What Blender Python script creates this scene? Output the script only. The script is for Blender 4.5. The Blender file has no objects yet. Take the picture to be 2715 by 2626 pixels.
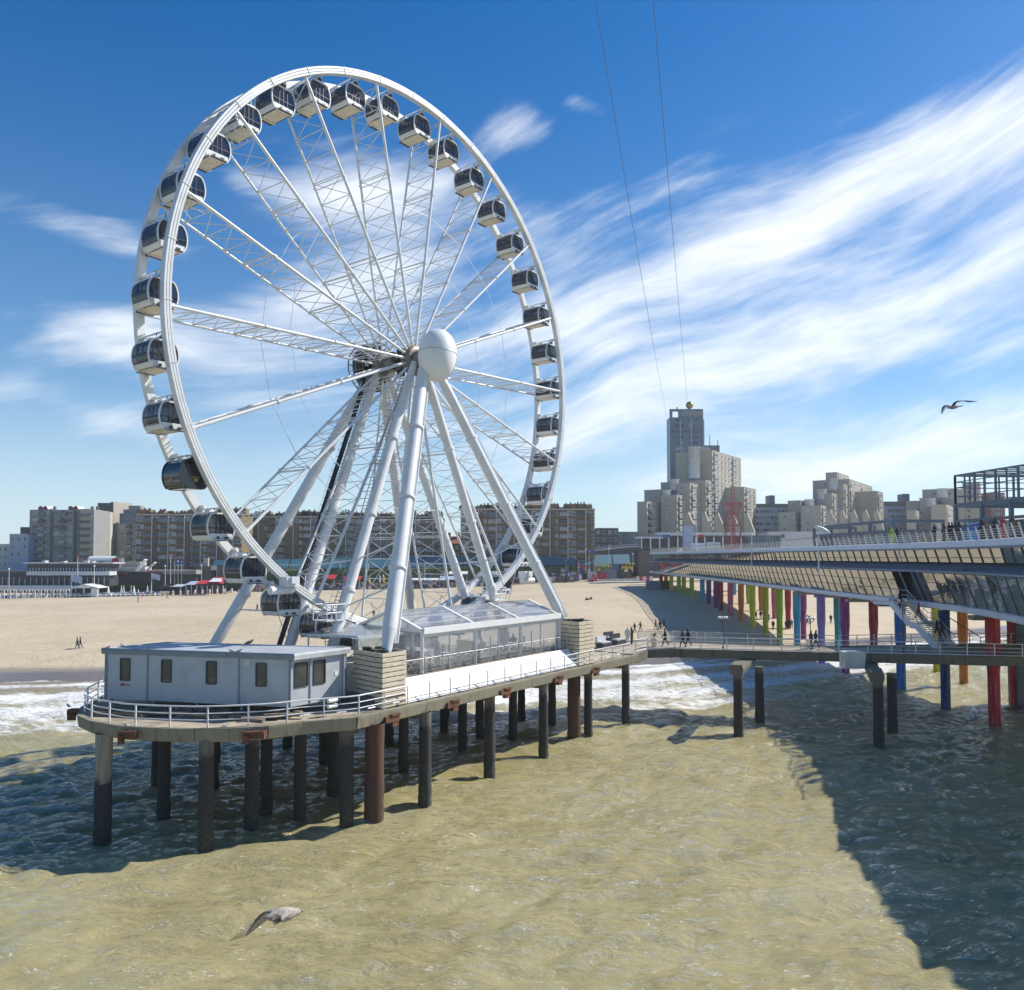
import bpy, bmesh, math, random
import numpy as np
from mathutils import Vector, Matrix
R = math.radians
S = bpy.context.scene
COL = S.collection
random.seed(7); RNG = np.random.RandomState(11)

# ------------------------------------------------------------------ camera
FPX, HOR, PCX, PCY, CAMZ = 2150.0, 1478.0, 1357.5, 1390.0, 14.5
TILT = math.atan((HOR - PCY) / FPX)
cam_d = bpy.data.cameras.new('camera'); cam = bpy.data.objects.new('camera', cam_d); COL.objects.link(cam)
cam_d.sensor_fit = 'HORIZONTAL'; cam_d.sensor_width = 36.0; cam_d.lens = 36.0 * FPX / 2715.0
cam_d.shift_y = (PCY - 1313.0) / 2715.0
cam_d.clip_start = 0.5; cam_d.clip_end = 6000
cam.location = (0, 0, CAMZ); cam.rotation_euler = (R(90) + TILT, 0, 0)
S.camera = cam
S.render.resolution_x, S.render.resolution_y = 1024, 990

# ------------------------------------------------------------------ sun, sky
SUN_EL, SUN_AZ = 41.0, 23.0          # azimuth counter-clockwise from +X
sd = bpy.data.lights.new('sun', 'SUN'); sun = bpy.data.objects.new('sun', sd); COL.objects.link(sun)
sd.energy = 5.0; sd.angle = R(0.53); sd.color = (1.0, 0.955, 0.88)
sv = Vector((math.cos(R(SUN_EL)) * math.cos(R(SUN_AZ)), math.cos(R(SUN_EL)) * math.sin(R(SUN_AZ)), math.sin(R(SUN_EL))))
sun.rotation_euler = sv.to_track_quat('Z', 'Y').to_euler(); sun.location = (60, 60, 80)

world = bpy.data.worlds.new('World'); S.world = world; world.use_nodes = True
S.view_settings.view_transform = 'Standard'; S.view_settings.look = 'None'
S.view_settings.exposure = 0.34; S.view_settings.gamma = 1.0; S.view_settings.use_curve_mapping = False

class NT:
    """small node-tree writer"""
    def __init__(s, tree): s.t = tree; s.n = tree.nodes; s.l = tree.links
    def node(s, typ, **kw):
        n = s.n.new(typ)
        for k, v in kw.items():
            if k == 'inp':
                for kk, vv in v.items():
                    if isinstance(vv, bpy.types.NodeSocket): s.l.new(vv, n.inputs[kk])
                    else: n.inputs[kk].default_value = vv
            else: setattr(n, k, v)
        return n
    def math(s, op, a, b=0.0, c=0.0, clamp=False):
        n = s.n.new('ShaderNodeMath'); n.operation = op; n.use_clamp = clamp
        for i, v in enumerate((a, b, c)):
            if isinstance(v, bpy.types.NodeSocket): s.l.new(v, n.inputs[i])
            else: n.inputs[i].default_value = v
        return n.outputs[0]
    def ss(s, x, a, b):     # smoothstep
        n = s.n.new('ShaderNodeMapRange'); n.interpolation_type = 'SMOOTHSTEP'
        s.l.new(x, n.inputs[0]); n.inputs[1].default_value = a; n.inputs[2].default_value = b
        return n.outputs[0]
    def mix(s, f, a, b, blend='MIX'):
        n = s.n.new('ShaderNodeMix'); n.data_type = 'RGBA'; n.blend_type = blend
        for i, v in ((0, f), (6, a), (7, b)):
            if isinstance(v, bpy.types.NodeSocket): s.l.new(v, n.inputs[i])
            elif i == 0: n.inputs[0].default_value = v
            else: n.inputs[i].default_value = (*v, 1) if len(v) == 3 else v
        return n.outputs[2]
    def noise(s, vec, scale, detail=4.0, rough=0.55, dist=0.0, dims='3D'):
        n = s.n.new('ShaderNodeTexNoise'); n.noise_dimensions = dims
        if vec is not None: s.l.new(vec, n.inputs['Vector'])
        n.inputs['Scale'].default_value = scale; n.inputs['Detail'].default_value = detail
        n.inputs['Roughness'].default_value = rough; n.inputs['Distortion'].default_value = dist
        return n.outputs[0]
    def comb(s, x, y, z=0.0):
        n = s.n.new('ShaderNodeCombineXYZ')
        for i, v in enumerate((x, y, z)):
            if isinstance(v, bpy.types.NodeSocket): s.l.new(v, n.inputs[i])
            else: n.inputs[i].default_value = v
        return n.outputs[0]

def build_sky():
    t = NT(world.node_tree); t.n.clear()
    sky = t.node('ShaderNodeTexSky', sky_type='NISHITA', sun_disc=False)
    sky.sun_elevation = R(SUN_EL); sky.sun_rotation = R(90 - SUN_AZ)
    sky.altitude = 20; sky.air_density = 1.0; sky.dust_density = 0.25; sky.ozone_density = 1.6
    hsv = t.node('ShaderNodeHueSaturation', inp={'Hue': 0.505, 'Saturation': 1.5, 'Value': 1.02, 'Color': sky.outputs[0]})
    tc = t.node('ShaderNodeTexCoord'); sep = t.node('ShaderNodeSeparateXYZ', inp={0: tc.outputs['Generated']})
    X, Y, Z = sep.outputs
    az = t.math('ARCTAN2', X, Y)                     # 0 straight inland, + to the right
    el = t.math('ARCSINE', Z)
    # thin high cloud: streaks climbing to the right, bent by a slow warp
    base = t.comb(az, t.math('MULTIPLY', el, 1.25), 0.0)
    warp = t.noise(base, 2.1, 2, 0.5)
    warp2 = t.noise(t.comb(t.math('ADD', az, 7.3), el, 2.0), 2.1, 2, 0.5)
    a2 = t.math('ADD', az, t.math('MULTIPLY', t.math('SUBTRACT', warp, 0.5), 0.22))
    e2 = t.math('ADD', el, t.math('MULTIPLY', t.math('SUBTRACT', warp2, 0.5), 0.16))
    ca, sa = math.cos(R(17)), math.sin(R(17))
    us = t.math('ADD', t.math('MULTIPLY', a2, ca), t.math('MULTIPLY', e2, sa))
    vs = t.math('SUBTRACT', t.math('MULTIPLY', e2, ca), t.math('MULTIPLY', a2, sa))
    streak = t.noise(t.comb(t.math('MULTIPLY', us, 2.0), t.math('MULTIPLY', vs, 10.5), 1.7), 1.55, 9, 0.58, 0.1)
    fib = t.noise(t.comb(t.math('MULTIPLY', us, 5.0), t.math('MULTIPLY', vs, 34.0), 4.0), 1.6, 6, 0.6, 0.2)
    puff = t.noise(t.comb(t.math('MULTIPLY', a2, 1.0), t.math('MULTIPLY', e2, 1.7), 5.1), 5.2, 8, 0.56)
    dens = t.math('ADD', t.math('MULTIPLY', streak, 0.62), t.math('ADD', t.math('MULTIPLY', puff, 0.24), t.math('MULTIPLY', fib, 0.17)))
    # where the cloud banks stand over the sea front (azimuth, elevation, half sizes, slope, amount)
    def bank(a0, e0, ra, re, slope, amt):
        da = t.math('SUBTRACT', az, a0); de = t.math('SUBTRACT', t.math('SUBTRACT', el, e0), t.math('MULTIPLY', da, slope))
        q = t.math('ADD', t.math('POWER', t.math('ABSOLUTE', t.math('DIVIDE', da, ra)), 2.0), t.math('POWER', t.math('ABSOLUTE', t.math('DIVIDE', de, re)), 2.0))
        return t.math('MULTIPLY', t.math('EXPONENT', t.math('MULTIPLY', q, -1.0)), amt)
    banks = [(-0.165, 0.43, 0.115, 0.040, 0.0, 0.50), (-0.17, 0.33, 0.12, 0.09, 0.15, 0.36), (-0.32, 0.425, 0.09, 0.016, -0.05, 0.34), (-0.30, 0.30, 0.14, 0.035, 0.05, 0.24),
             (-0.475, 0.345, 0.095, 0.020, -0.10, 0.44), (-0.47, 0.245, 0.11, 0.030, -0.02, 0.56), (-0.46, 0.15, 0.10, 0.022, -0.2, 0.42), (-0.33, 0.20, 0.12, 0.03, 0.1, 0.20),
             (0.0, 0.492, 0.048, 0.022, 0.1, 0.46), (0.09, 0.515, 0.04, 0.012, -0.4, 0.26), (0.05, 0.42, 0.12, 0.05, 0.2, 0.10),
             (0.36, 0.370, 0.28, 0.080, 0.20, 0.58), (0.54, 0.40, 0.20, 0.07, 0.3, 0.46), (0.22, 0.29, 0.26, 0.055, 0.12, 0.46), (0.42, 0.285, 0.26, 0.035, 0.20, 0.46), (0.33, 0.215, 0.32, 0.034, 0.14, 0.58), (0.38, 0.12, 0.40, 0.075, 0.0, 0.56), (0.40, 0.33, 0.25, 0.03, 0.18, 0.30), (0.05, 0.16, 0.14, 0.04, 0.1, 0.40), (0.12, 0.40, 0.12, 0.06, 0.5, 0.20), (-0.22, 0.27, 0.20, 0.05, 0.1, 0.20), (-0.42, 0.20, 0.16, 0.06, 0.0, 0.14), (0.401, 0.397, 0.040, 0.0016, -0.17, 0.55)]
    tot = None
    for b in banks:
        g = bank(*b); tot = g if tot is None else t.math('ADD', tot, g)
    # elsewhere in the sky: the same broken cirrus
    away = t.ss(t.math('ABSOLUTE', az), 0.66, 0.95)
    tot = t.math('ADD', tot, t.math('MULTIPLY', away, t.math('MULTIPLY', t.ss(t.noise(base, 1.3, 2, 0.5), 0.52, 0.75), 0.18)))
    tot = t.math('MINIMUM', tot, 0.60)
    dens = t.math('ADD', tot, t.math('MULTIPLY', t.math('SUBTRACT', dens, 0.515), 2.7))
    cl = t.math('MULTIPLY', t.ss(dens, 0.10, 0.98), t.ss(tot, 0.0, 0.22))
    cl = t.math('MULTIPLY', cl, t.ss(el, -0.02, 0.04))
    hz = t.math('MULTIPLY', t.math('SUBTRACT', 1.0, t.ss(el, -0.05, 0.24)), 0.62)       # pale air low over the land
    hz2 = t.math('MULTIPLY', t.math('SUBTRACT', 1.0, t.ss(el, 0.0, 0.62)), 0.16)
    c1 = t.mix(t.math('ADD', hz, hz2), hsv.outputs[0], (5.2, 6.9, 8.6))
    c2 = t.mix(t.math('MULTIPLY', cl, 0.93), c1, (8.6, 9.0, 9.4))
    bg = t.node('ShaderNodeBackground', inp={'Color': c2, 'Strength': 0.100})
    out = t.node('ShaderNodeOutputWorld', inp={'Surface': bg.outputs[0]})
build_sky()

# ------------------------------------------------------------------ where things stand: photo pixel + distance or height -> place
_c, _s = math.cos(TILT), math.sin(TILT)
def ray(u, v):
    a, b = (u - PCX) / FPX, -(v - PCY) / FPX
    return Vector((a, _c - b * _s, _s + b * _c))
def at(u, v, y):
    r = ray(u, v); return Vector((0, 0, CAMZ)) + r * (y / r.y)
def onz(u, v, z):
    r = ray(u, v); return Vector((0, 0, CAMZ)) + r * ((z - CAMZ) / r.z)

# ------------------------------------------------------------------ mesh helpers
ORG = {}
def V(*a): return Vector(a)
class MB:
    def __init__(s): s.v = []; s.f = []; s.m = []; s.sm = []
    def add(s, vs, fs, mi=0, smooth=False):
        o = len(s.v); s.v += [tuple(p) for p in vs]
        for f in fs: s.f.append(tuple(i + o for i in f)); s.m.append(mi); s.sm.append(smooth)
        return s
    def box(s, c, size, mi=0, rz=0.0, ax=None):
        if ax is None:
            ex, ey, ez = Vector((math.cos(rz), math.sin(rz), 0)), Vector((-math.sin(rz), math.cos(rz), 0)), Vector((0, 0, 1))
        else: ex, ey, ez = ax
        c = Vector(c); ex, ey, ez = ex * size[0] / 2, ey * size[1] / 2, ez * size[2] / 2
        vs = [c + i * ex + j * ey + k * ez for k in (-1, 1) for j in (-1, 1) for i in (-1, 1)]
        return s.add(vs, [(0, 2, 3, 1), (4, 5, 7, 6), (0, 1, 5, 4), (2, 6, 7, 3), (1, 3, 7, 5), (0, 4, 6, 2)], mi)
    def bb(s, x0, x1, y0, y1, z0, z1, mi=0):
        return s.box(((x0 + x1) / 2, (y0 + y1) / 2, (z0 + z1) / 2), (abs(x1 - x0), abs(y1 - y0), abs(z1 - z0)), mi)
    def bar(s, p0, p1, w, h, mi=0, up=None):      # square bar
        p0, p1 = Vector(p0), Vector(p1); d = p1 - p0; L = d.length
        if L < 1e-6: return s
        d = d / L; up = Vector(up) if up is not None else Vector((0, 0, 1))
        if abs(d.dot(up)) > 0.98: up = Vector((1, 0, 0))
        ex = d.cross(up).normalized(); ez = ex.cross(d).normalized()
        return s.box((p0 + p1) / 2, (w, L, h), mi, ax=(ex, d, ez))
    def tube(s, p0, p1, r0, r1=None, n=8, mi=0, cap=True, smooth=True):
        r1 = r0 if r1 is None else r1
        p0, p1 = Vector(p0), Vector(p1); d = (p1 - p0)
        if d.length < 1e-6: return s
        d.normalize(); up = Vector((0, 0, 1)) if abs(d.z) < 0.95 else Vector((1, 0, 0))
        ex = d.cross(up).normalized(); ey = d.cross(ex)
        vs = []
        for p, r in ((p0, r0), (p1, r1)):
            vs += [p + ex * (r * math.cos(2 * math.pi * i / n)) + ey * (r * math.sin(2 * math.pi * i / n)) for i in range(n)]
        s.add(vs, [(i, n + i, n + (i + 1) % n, (i + 1) % n) for i in range(n)], mi, smooth)
        if cap:
            s.add(vs, [tuple(range(n)), tuple(range(2 * n - 1, n - 1, -1))], mi, False)
        return s
    def path(s, pts, r, n=6, mi=0, closed=False):
        pts = [Vector(p) for p in pts]; k = len(pts)
        for i in range(k if closed else k - 1): s.tube(pts[i], pts[(i + 1) % k], r, n=n, mi=mi, cap=not closed)
        return s
    def lathe(s, prof, n=16, c=(0, 0, 0), ax=None, mi=0, smooth=True, cap=True, a0=0.0):
        c = Vector(c); ex, ey, ez = ax if ax else (V(1, 0, 0), V(0, 1, 0), V(0, 0, 1))
        vs = []
        for r, z in prof:
            vs += [c + ex * (r * math.cos(a0 + 2 * math.pi * i / n)) + ey * (r * math.sin(a0 + 2 * math.pi * i / n)) + ez * z for i in range(n)]
        fs = [(k * n + i, k * n + (i + 1) % n, (k + 1) * n + (i + 1) % n, (k + 1) * n + i) for k in range(len(prof) - 1) for i in range(n)]
        s.add(vs, fs, mi, smooth)
        if cap: s.add(vs, [tuple(range(n - 1, -1, -1)), tuple(range((len(prof) - 1) * n, len(prof) * n))], mi, False)
        return s
    def prism(s, poly, ext, mi=0):
        p = [Vector(q) for q in poly]; n = len(p); e = Vector(ext)
        vs = p + [q + e for q in p]
        return s.add(vs, [tuple(range(n - 1, -1, -1)), tuple(range(n, 2 * n))] + [(i, (i + 1) % n, n + (i + 1) % n, n + i) for i in range(n)], mi)
    def quad(s, a, b, c, d, mi=0): return s.add([a, b, c, d], [(0, 1, 2, 3)], mi)
    def mesh(s, name, mats, org=None):
        me = bpy.data.meshes.new(name)
        v = s.v if org is None else [(p[0] - org[0], p[1] - org[1], p[2] - org[2]) for p in s.v]
        me.from_pydata(v, [], s.f)
        for m in (mats if isinstance(mats, (list, tuple)) else [mats]): me.materials.append(m)
        me.polygons.foreach_set('material_index', s.m); me.polygons.foreach_set('use_smooth', s.sm)
        me.update(); return me
    def build(s, name, mats, parent=None, fix=False):
        org = ORG.get(parent.name) if parent is not None else None
        me = s.mesh(name, mats, org)
        if fix:
            bm = bmesh.new(); bm.from_mesh(me); bmesh.ops.recalc_face_normals(bm, faces=bm.faces); bm.to_mesh(me); bm.free()
        o = bpy.data.objects.new(name, me); COL.objects.link(o)
        if parent is not None:
            o.parent = parent
            if org is not None: ORG[o.name] = org
        return o

def tag(o, label=None, cat=None, group=None, kind=None):
    if label: o['label'] = label
    if cat: o['category'] = cat
    if group: o['group'] = group
    if kind: o['kind'] = kind
    return o
def thing(name, loc, label, cat, group=None, rz=0.0):
    o = bpy.data.objects.new(name, None); o.empty_display_size = 0.3; COL.objects.link(o)
    o.location = loc; o.rotation_euler = (0, 0, rz)
    if rz == 0.0: ORG[o.name] = Vector(loc)
    return tag(o, label, cat, group)
def local(name, label, cat, group=None):          # template authored about its own origin
    o = bpy.data.objects.new(name, None); o.empty_display_size = 0.3; COL.objects.link(o)
    return tag(o, label, cat, group)
def put(me_or_o, name, parent=None, loc=(0, 0, 0), rot=(0, 0, 0), sc=(1, 1, 1)):
    me = me_or_o.data if isinstance(me_or_o, bpy.types.Object) else me_or_o
    o = bpy.data.objects.new(name, me); COL.objects.link(o)
    if parent is not None:
        o.parent = parent; org = ORG.get(parent.name)
        if org is not None: loc = Vector(loc) - org; ORG[o.name] = org
    o.location = loc; o.rotation_euler = rot; o.scale = sc
    return o
def dup(root, loc, rz=0.0, label=None, group=None):
    def cp(o, par):
        c = o.copy(); COL.objects.link(c)
        if par is not None: c.parent = par
        for ch in [x for x in KIDS.get(o.name, [])]: cp(ch, c)
        return c
    if root.name not in KIDS:
        def walk(o):
            KIDS[o.name] = list(o.children)
            for ch in o.children: walk(ch)
        walk(root)
    r = cp(root, None); r.location = loc; r.rotation_euler = (0, 0, rz)
    if label: r['label'] = label
    if group: r['group'] = group
    return r
KIDS = {}

# ------------------------------------------------------------------ materials
def pnode(m):
    return m.node_tree.nodes['Principled BSDF']
def mk(name, col, rough=0.6, metal=0.0, var=0.12, scale=1.5, bump=0.0, bscale=None, spec=0.5, alpha=1.0, dirt=None, dirt_amt=0.0, dscale=0.6, stretch=None):
    m = bpy.data.materials.new(name); m.use_nodes = True; t = NT(m.node_tree); p = pnode(m)
    geo = t.node('ShaderNodeNewGeometry'); pos = geo.outputs['Position']
    if stretch:
        mp = t.node('ShaderNodeMapping', inp={'Vector': pos, 'Scale': stretch}); pos = mp.outputs[0]
    n = t.noise(pos, scale, 5, 0.6)
    lo = tuple(max(0, c * (1 - var)) for c in col); hi = tuple(min(1, c * (1 + var)) for c in col)
    c = t.mix(t.ss(n, 0.3, 0.7), lo, hi)
    if dirt is not None:
        d = t.noise(pos, dscale, 7, 0.65)
        c = t.mix(t.math('MULTIPLY', t.ss(d, 0.48, 0.72), dirt_amt), c, dirt)
    t.l.new(c, p.inputs['Base Color'])
    rr = t.math('ADD', rough - 0.06, t.math('MULTIPLY', n, 0.12), clamp=True); t.l.new(rr, p.inputs['Roughness'])
    p.inputs['Metallic'].default_value = metal; p.inputs['Specular IOR Level'].default_value = spec
    if alpha < 1: p.inputs['Alpha'].default_value = alpha
    if bump:
        b = t.node('ShaderNodeBump', inp={'Strength': bump, 'Distance': 0.05, 'Height': t.noise(pos, bscale or scale * 6, 5, 0.6)})
        t.l.new(b.outputs[0], p.inputs['Normal'])
    return m
M = {}
M['white'] = mk('white_paint', (0.68, 0.69, 0.69), 0.34, var=0.05, dirt=(0.55, 0.52, 0.45), dirt_amt=0.35, dscale=0.9)
M['whiteclean'] = mk('white_board', (0.74, 0.74, 0.73), 0.45, var=0.04)
M['offwhite'] = mk('grey_white_paint', (0.55, 0.57, 0.58), 0.45, var=0.08, dirt=(0.35, 0.32, 0.28), dirt_amt=0.4)
M['steel'] = mk('galvanised_steel', (0.42, 0.43, 0.44), 0.42, 0.6, var=0.15)
M['dark'] = mk('dark_machinery', (0.035, 0.035, 0.038), 0.45, 0.3, var=0.3)
M['brownhub'] = mk('greasy_metal', (0.24, 0.215, 0.18), 0.5, 0.3, var=0.35, scale=5, dirt=(0.07, 0.06, 0.05), dirt_amt=0.8, dscale=3)
M['beigefloor'] = mk('gondola_underside', (0.62, 0.56, 0.43), 0.5, var=0.08)
M['tint'] = mk('tinted_glass', (0.018, 0.026, 0.048), 0.05, var=0.2, alpha=0.74, spec=0.8)
M['tint2'] = mk('black_gloss', (0.010, 0.010, 0.014), 0.06, var=0.2, spec=0.8)
M['gold'] = mk('gold_print', (0.33, 0.25, 0.10), 0.4, 0.3, var=0.1)
M['seat'] = mk('seat_fabric', (0.25, 0.24, 0.24), 0.8)
M['rubber'] = mk('black_rubber', (0.02, 0.02, 0.02), 0.7)
M['egg'] = mk('white_fabric_cover', (0.76, 0.76, 0.73), 0.42, var=0.03)
M['asphalt'] = mk('asphalt', (0.06, 0.06, 0.062), 0.9)
M['timber'] = mk('pale_timber', (0.60, 0.53, 0.40), 0.75, var=0.22, scale=2.5, stretch=(1, 1, 6), dirt=(0.28, 0.22, 0.14), dirt_amt=0.5, dscale=1.2, bump=0.2)
M['decktop'] = mk('deck_concrete', (0.37, 0.31, 0.225), 0.85, var=0.25, scale=0.7, dirt=(0.14, 0.12, 0.10), dirt_amt=0.7, dscale=0.4, bump=0.2)
M['rust'] = mk('rusty_steel', (0.15, 0.065, 0.035), 0.85, 0.2, var=0.45, scale=4, dirt=(0.04, 0.03, 0.028), dirt_amt=0.7, dscale=2, bump=0.4)
M['junk'] = mk('weathered_planks', (0.20, 0.16, 0.11), 0.9, var=0.5, scale=1.3, bump=0.3)
M['cabin'] = mk('cabin_panel', (0.44, 0.47, 0.49), 0.5, var=0.05, scale=0.6, dirt=(0.27, 0.28, 0.27), dirt_amt=0.55, dscale=0.9)
M['cabintrim'] = mk('cabin_trim', (0.20, 0.24, 0.28), 0.45, var=0.08)
M['roofsheet'] = mk('roof_membrane', (0.40, 0.43, 0.47), 0.5, var=0.1, scale=0.8, dirt=(0.3, 0.3, 0.3), dirt_amt=0.4)
M['frame'] = mk('anthracite_frame', (0.035, 0.04, 0.045), 0.4, var=0.1)
M['pane'] = mk('window_glass', (0.05, 0.05, 0.045), 0.06, var=0.3, spec=0.7)
M['red'] = mk('red_paint', (0.50, 0.03, 0.035), 0.5, var=0.15)
M['blacktext'] = mk('black_print', (0.02, 0.02, 0.022), 0.6)
M['bluegrey'] = mk('bluegrey_metal_roof', (0.17, 0.21, 0.28), 0.42, 0.2, var=0.12, scale=0.8)
M['pierwhite'] = mk('pier_white_cladding', (0.62, 0.65, 0.72), 0.45, var=0.05, scale=0.5, dirt=(0.45, 0.45, 0.45), dirt_amt=0.3)
M['piersoffit'] = mk('pier_soffit', (0.26, 0.26, 0.25), 0.8, var=0.2)
M['mullion'] = mk('green_grey_mullion', (0.10, 0.12, 0.12), 0.5, 0.3, var=0.15)
M['palerail'] = mk('cream_rail_paint', (0.66, 0.64, 0.56), 0.45, var=0.05)
M['woodrail'] = mk('hardwood_rail', (0.13, 0.085, 0.06), 0.6, var=0.25)
M['towerred'] = mk('faded_red_steel', (0.30, 0.045, 0.055), 0.6, var=0.15)
M['yellow'] = mk('yellow_paint', (0.62, 0.45, 0.03), 0.5)
M['blue'] = mk('blue_cloth', (0.03, 0.13, 0.45), 0.7)
M['teal'] = mk('teal_metal_roof', (0.05, 0.15, 0.19), 0.5, var=0.15)
M['grass'] = mk('dune_grass', (0.075, 0.11, 0.03), 0.95, var=0.5, scale=0.6, bump=0.5)
M['dune'] = mk('dune_scrub', (0.17, 0.15, 0.075), 0.95, var=0.45, scale=0.4, bump=0.5)
M['brownbrick'] = mk('yellow_brown_brick', (0.205, 0.145, 0.070), 0.9, var=0.12, scale=0.5)
M['brownbrick2'] = mk('dark_brown_brick', (0.155, 0.110, 0.062), 0.9, var=0.12, scale=0.5)
M['greyconc'] = mk('grey_concrete_block', (0.27, 0.26, 0.25), 0.9, var=0.08, scale=0.4)
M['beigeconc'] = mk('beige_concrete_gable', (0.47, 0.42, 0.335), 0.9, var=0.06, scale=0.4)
M['darkconc'] = mk('dark_concrete', (0.12, 0.115, 0.11), 0.9, var=0.1)
M['sandstone'] = mk('sand_beige_cladding', (0.47, 0.415, 0.325), 0.9, var=0.06, scale=0.3)
M['glassblue'] = mk('blue_grey_curtain_wall', (0.13, 0.155, 0.21), 0.35, 0.2, var=0.12, scale=0.15)
M['pblue'] = mk('pale_blue_render', (0.36, 0.42, 0.56), 0.85, var=0.06)
M['winglass'] = mk('reflecting_house_glass', (0.09, 0.12, 0.15), 0.12, 0.2, var=0.35, scale=0.35)
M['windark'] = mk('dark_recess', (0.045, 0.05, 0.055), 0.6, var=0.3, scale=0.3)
M['redroof'] = mk('red_roof_tiles', (0.30, 0.10, 0.06), 0.9)
M['darkred'] = mk('dark_red_dome', (0.12, 0.015, 0.03), 0.4)
M['greysteel'] = mk('slate_painted_steel', (0.10, 0.13, 0.16), 0.5, 0.2, var=0.1)
M['greenwall'] = mk('light_green_glass_wall', (0.33, 0.42, 0.36), 0.3)
M['skin'] = mk('skin', (0.45, 0.28, 0.20), 0.7)
M['gull_w'] = mk('gull_white_feather', (0.55, 0.52, 0.47), 0.8, var=0.2, scale=9)
M['gull_g'] = mk('gull_grey_brown_feather', (0.31, 0.275, 0.235), 0.8, var=0.4, scale=14, stretch=(3, 1, 1))
M['gull_m'] = mk('gull_mottled_feather', (0.36, 0.32, 0.27), 0.85, var=0.35, scale=22, dirt=(0.14, 0.11, 0.09), dirt_amt=0.7, dscale=14)
M['gull_d'] = mk('gull_dark_feather', (0.05, 0.045, 0.045), 0.8, var=0.4, scale=12)
M['beak'] = mk('gull_beak', (0.10, 0.06, 0.04), 0.5)
M['cable'] = mk('dark_cable', (0.03, 0.035, 0.045), 0.5)
M['lampwhite'] = mk('lamp_globe', (0.75, 0.75, 0.73), 0.3)

def tent_clear():
    m = bpy.data.materials.new('clear_tent_film'); m.use_nodes = True; t = NT(m.node_tree); t.n.clear()
    geo = t.node('ShaderNodeNewGeometry')
    w = t.noise(geo.outputs['Position'], 1.4, 4, 0.6, 1.0)
    b = t.node('ShaderNodeBump', inp={'Strength': 0.25, 'Distance': 0.05, 'Height': w})
    gl = t.node('ShaderNodeBsdfGlossy', inp={'Color': (0.85, 0.88, 0.92, 1), 'Roughness': 0.12, 'Normal': b.outputs[0]})
    tr = t.node('ShaderNodeBsdfTransparent', inp={'Color': (0.86, 0.88, 0.90, 1)})
    df = t.node('ShaderNodeBsdfDiffuse', inp={'Color': (0.72, 0.74, 0.77, 1)})
    a = t.node('ShaderNodeMixShader', inp={0: t.math('ADD', 0.15, t.math('MULTIPLY', w, 0.14)), 1: tr.outputs[0], 2: df.outputs[0]})
    fr = t.node('ShaderNodeFresnel', inp={'IOR': 1.45, 'Normal': b.outputs[0]})
    c = t.node('ShaderNodeMixShader', inp={0: t.math('ADD', fr.outputs[0], 0.05, clamp=True), 1: a.outputs[0], 2: gl.outputs[0]})
    t.node('ShaderNodeOutputMaterial', inp={'Surface': c.outputs[0]}); return m
M['tentfilm'] = tent_clear()
def pier_glass():
    m = bpy.data.materials.new('reflective_pier_glass'); m.use_nodes = True; t = NT(m.node_tree); p = pnode(m)
    geo = t.node('ShaderNodeNewGeometry'); n = t.noise(geo.outputs['Position'], 0.25, 3)
    t.l.new(t.mix(n, (0.40, 0.395, 0.35), (0.52, 0.51, 0.455)), p.inputs['Base Color'])
    p.inputs['Metallic'].default_value = 0.85; p.inputs['Roughness'].default_value = 0.04
    w = t.noise(geo.outputs['Position'], 0.9, 2)
    b = t.node('ShaderNodeBump', inp={'Strength': 0.05, 'Distance': 0.05, 'Height': w}); t.l.new(b.outputs[0], p.inputs['Normal'])
    return m
M['pierglass'] = pier_glass()

def pile_mat(name, col, algae=True, tide=2.6, dark=(0.022, 0.021, 0.02)):
    """concrete or painted pile: dark growth below the tide mark, a green fringe at the water"""
    m = bpy.data.materials.new(name); m.use_nodes = True; t = NT(m.node_tree); p = pnode(m)
    geo = t.node('ShaderNodeNewGeometry'); pos = geo.outputs['Position']; sep = t.node('ShaderNodeSeparateXYZ', inp={0: pos})
    n = t.noise(pos, 1.6, 6, 0.65); n2 = t.noise(pos, 6, 5, 0.6)
    mp = t.node('ShaderNodeMapping', inp={'Vector': pos, 'Scale': (3, 3, 0.25)}); ns = t.noise(mp.outputs[0], 1.5, 5, 0.6)
    base = t.mix(t.ss(ns, 0.3, 0.7), tuple(c * 0.75 for c in col), tuple(min(1, c * 1.2) for c in col))
    h = t.math('ADD', sep.outputs[2], t.math('MULTIPLY', t.math('SUBTRACT', n, 0.5), 1.6))
    if not algae:                                                  # sun-faded and salt-streaked paint
        base = t.mix(t.math('MULTIPLY', t.ss(ns, 0.42, 0.75), 0.42), base, (0.34, 0.32, 0.29)); base = t.mix(t.math('MULTIPLY', t.ss(n2, 0.60, 0.70), 0.5), base, (0.11, 0.08, 0.06))
    wet = t.math('SUBTRACT', 1.0, t.ss(h, tide - 0.25, tide + 0.3))
    c = t.mix(wet, base, t.mix(n2, dark, tuple(d * 2.2 for d in dark)))
    if algae:
        ga = t.math('MULTIPLY', t.math('SUBTRACT', 1.0, t.ss(h, 0.4, 2.0)), t.ss(n2, 0.45, 0.65))
        c = t.mix(t.math('MULTIPLY', ga, 0.7), c, (0.075, 0.085, 0.018))
    t.l.new(c, p.inputs['Base Color']); p.inputs['Roughness'].default_value = 0.85
    b = t.node('ShaderNodeBump', inp={'Strength': 0.35, 'Distance': 0.06, 'Height': n2}); t.l.new(b.outputs[0], p.inputs['Normal'])
    return m
M['pile'] = pile_mat('stained_concrete_pile', (0.15, 0.135, 0.11), tide=4.6)
M['pilepale'] = pile_mat('pale_concrete_pile', (0.29, 0.26, 0.20), tide=3.1)
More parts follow.
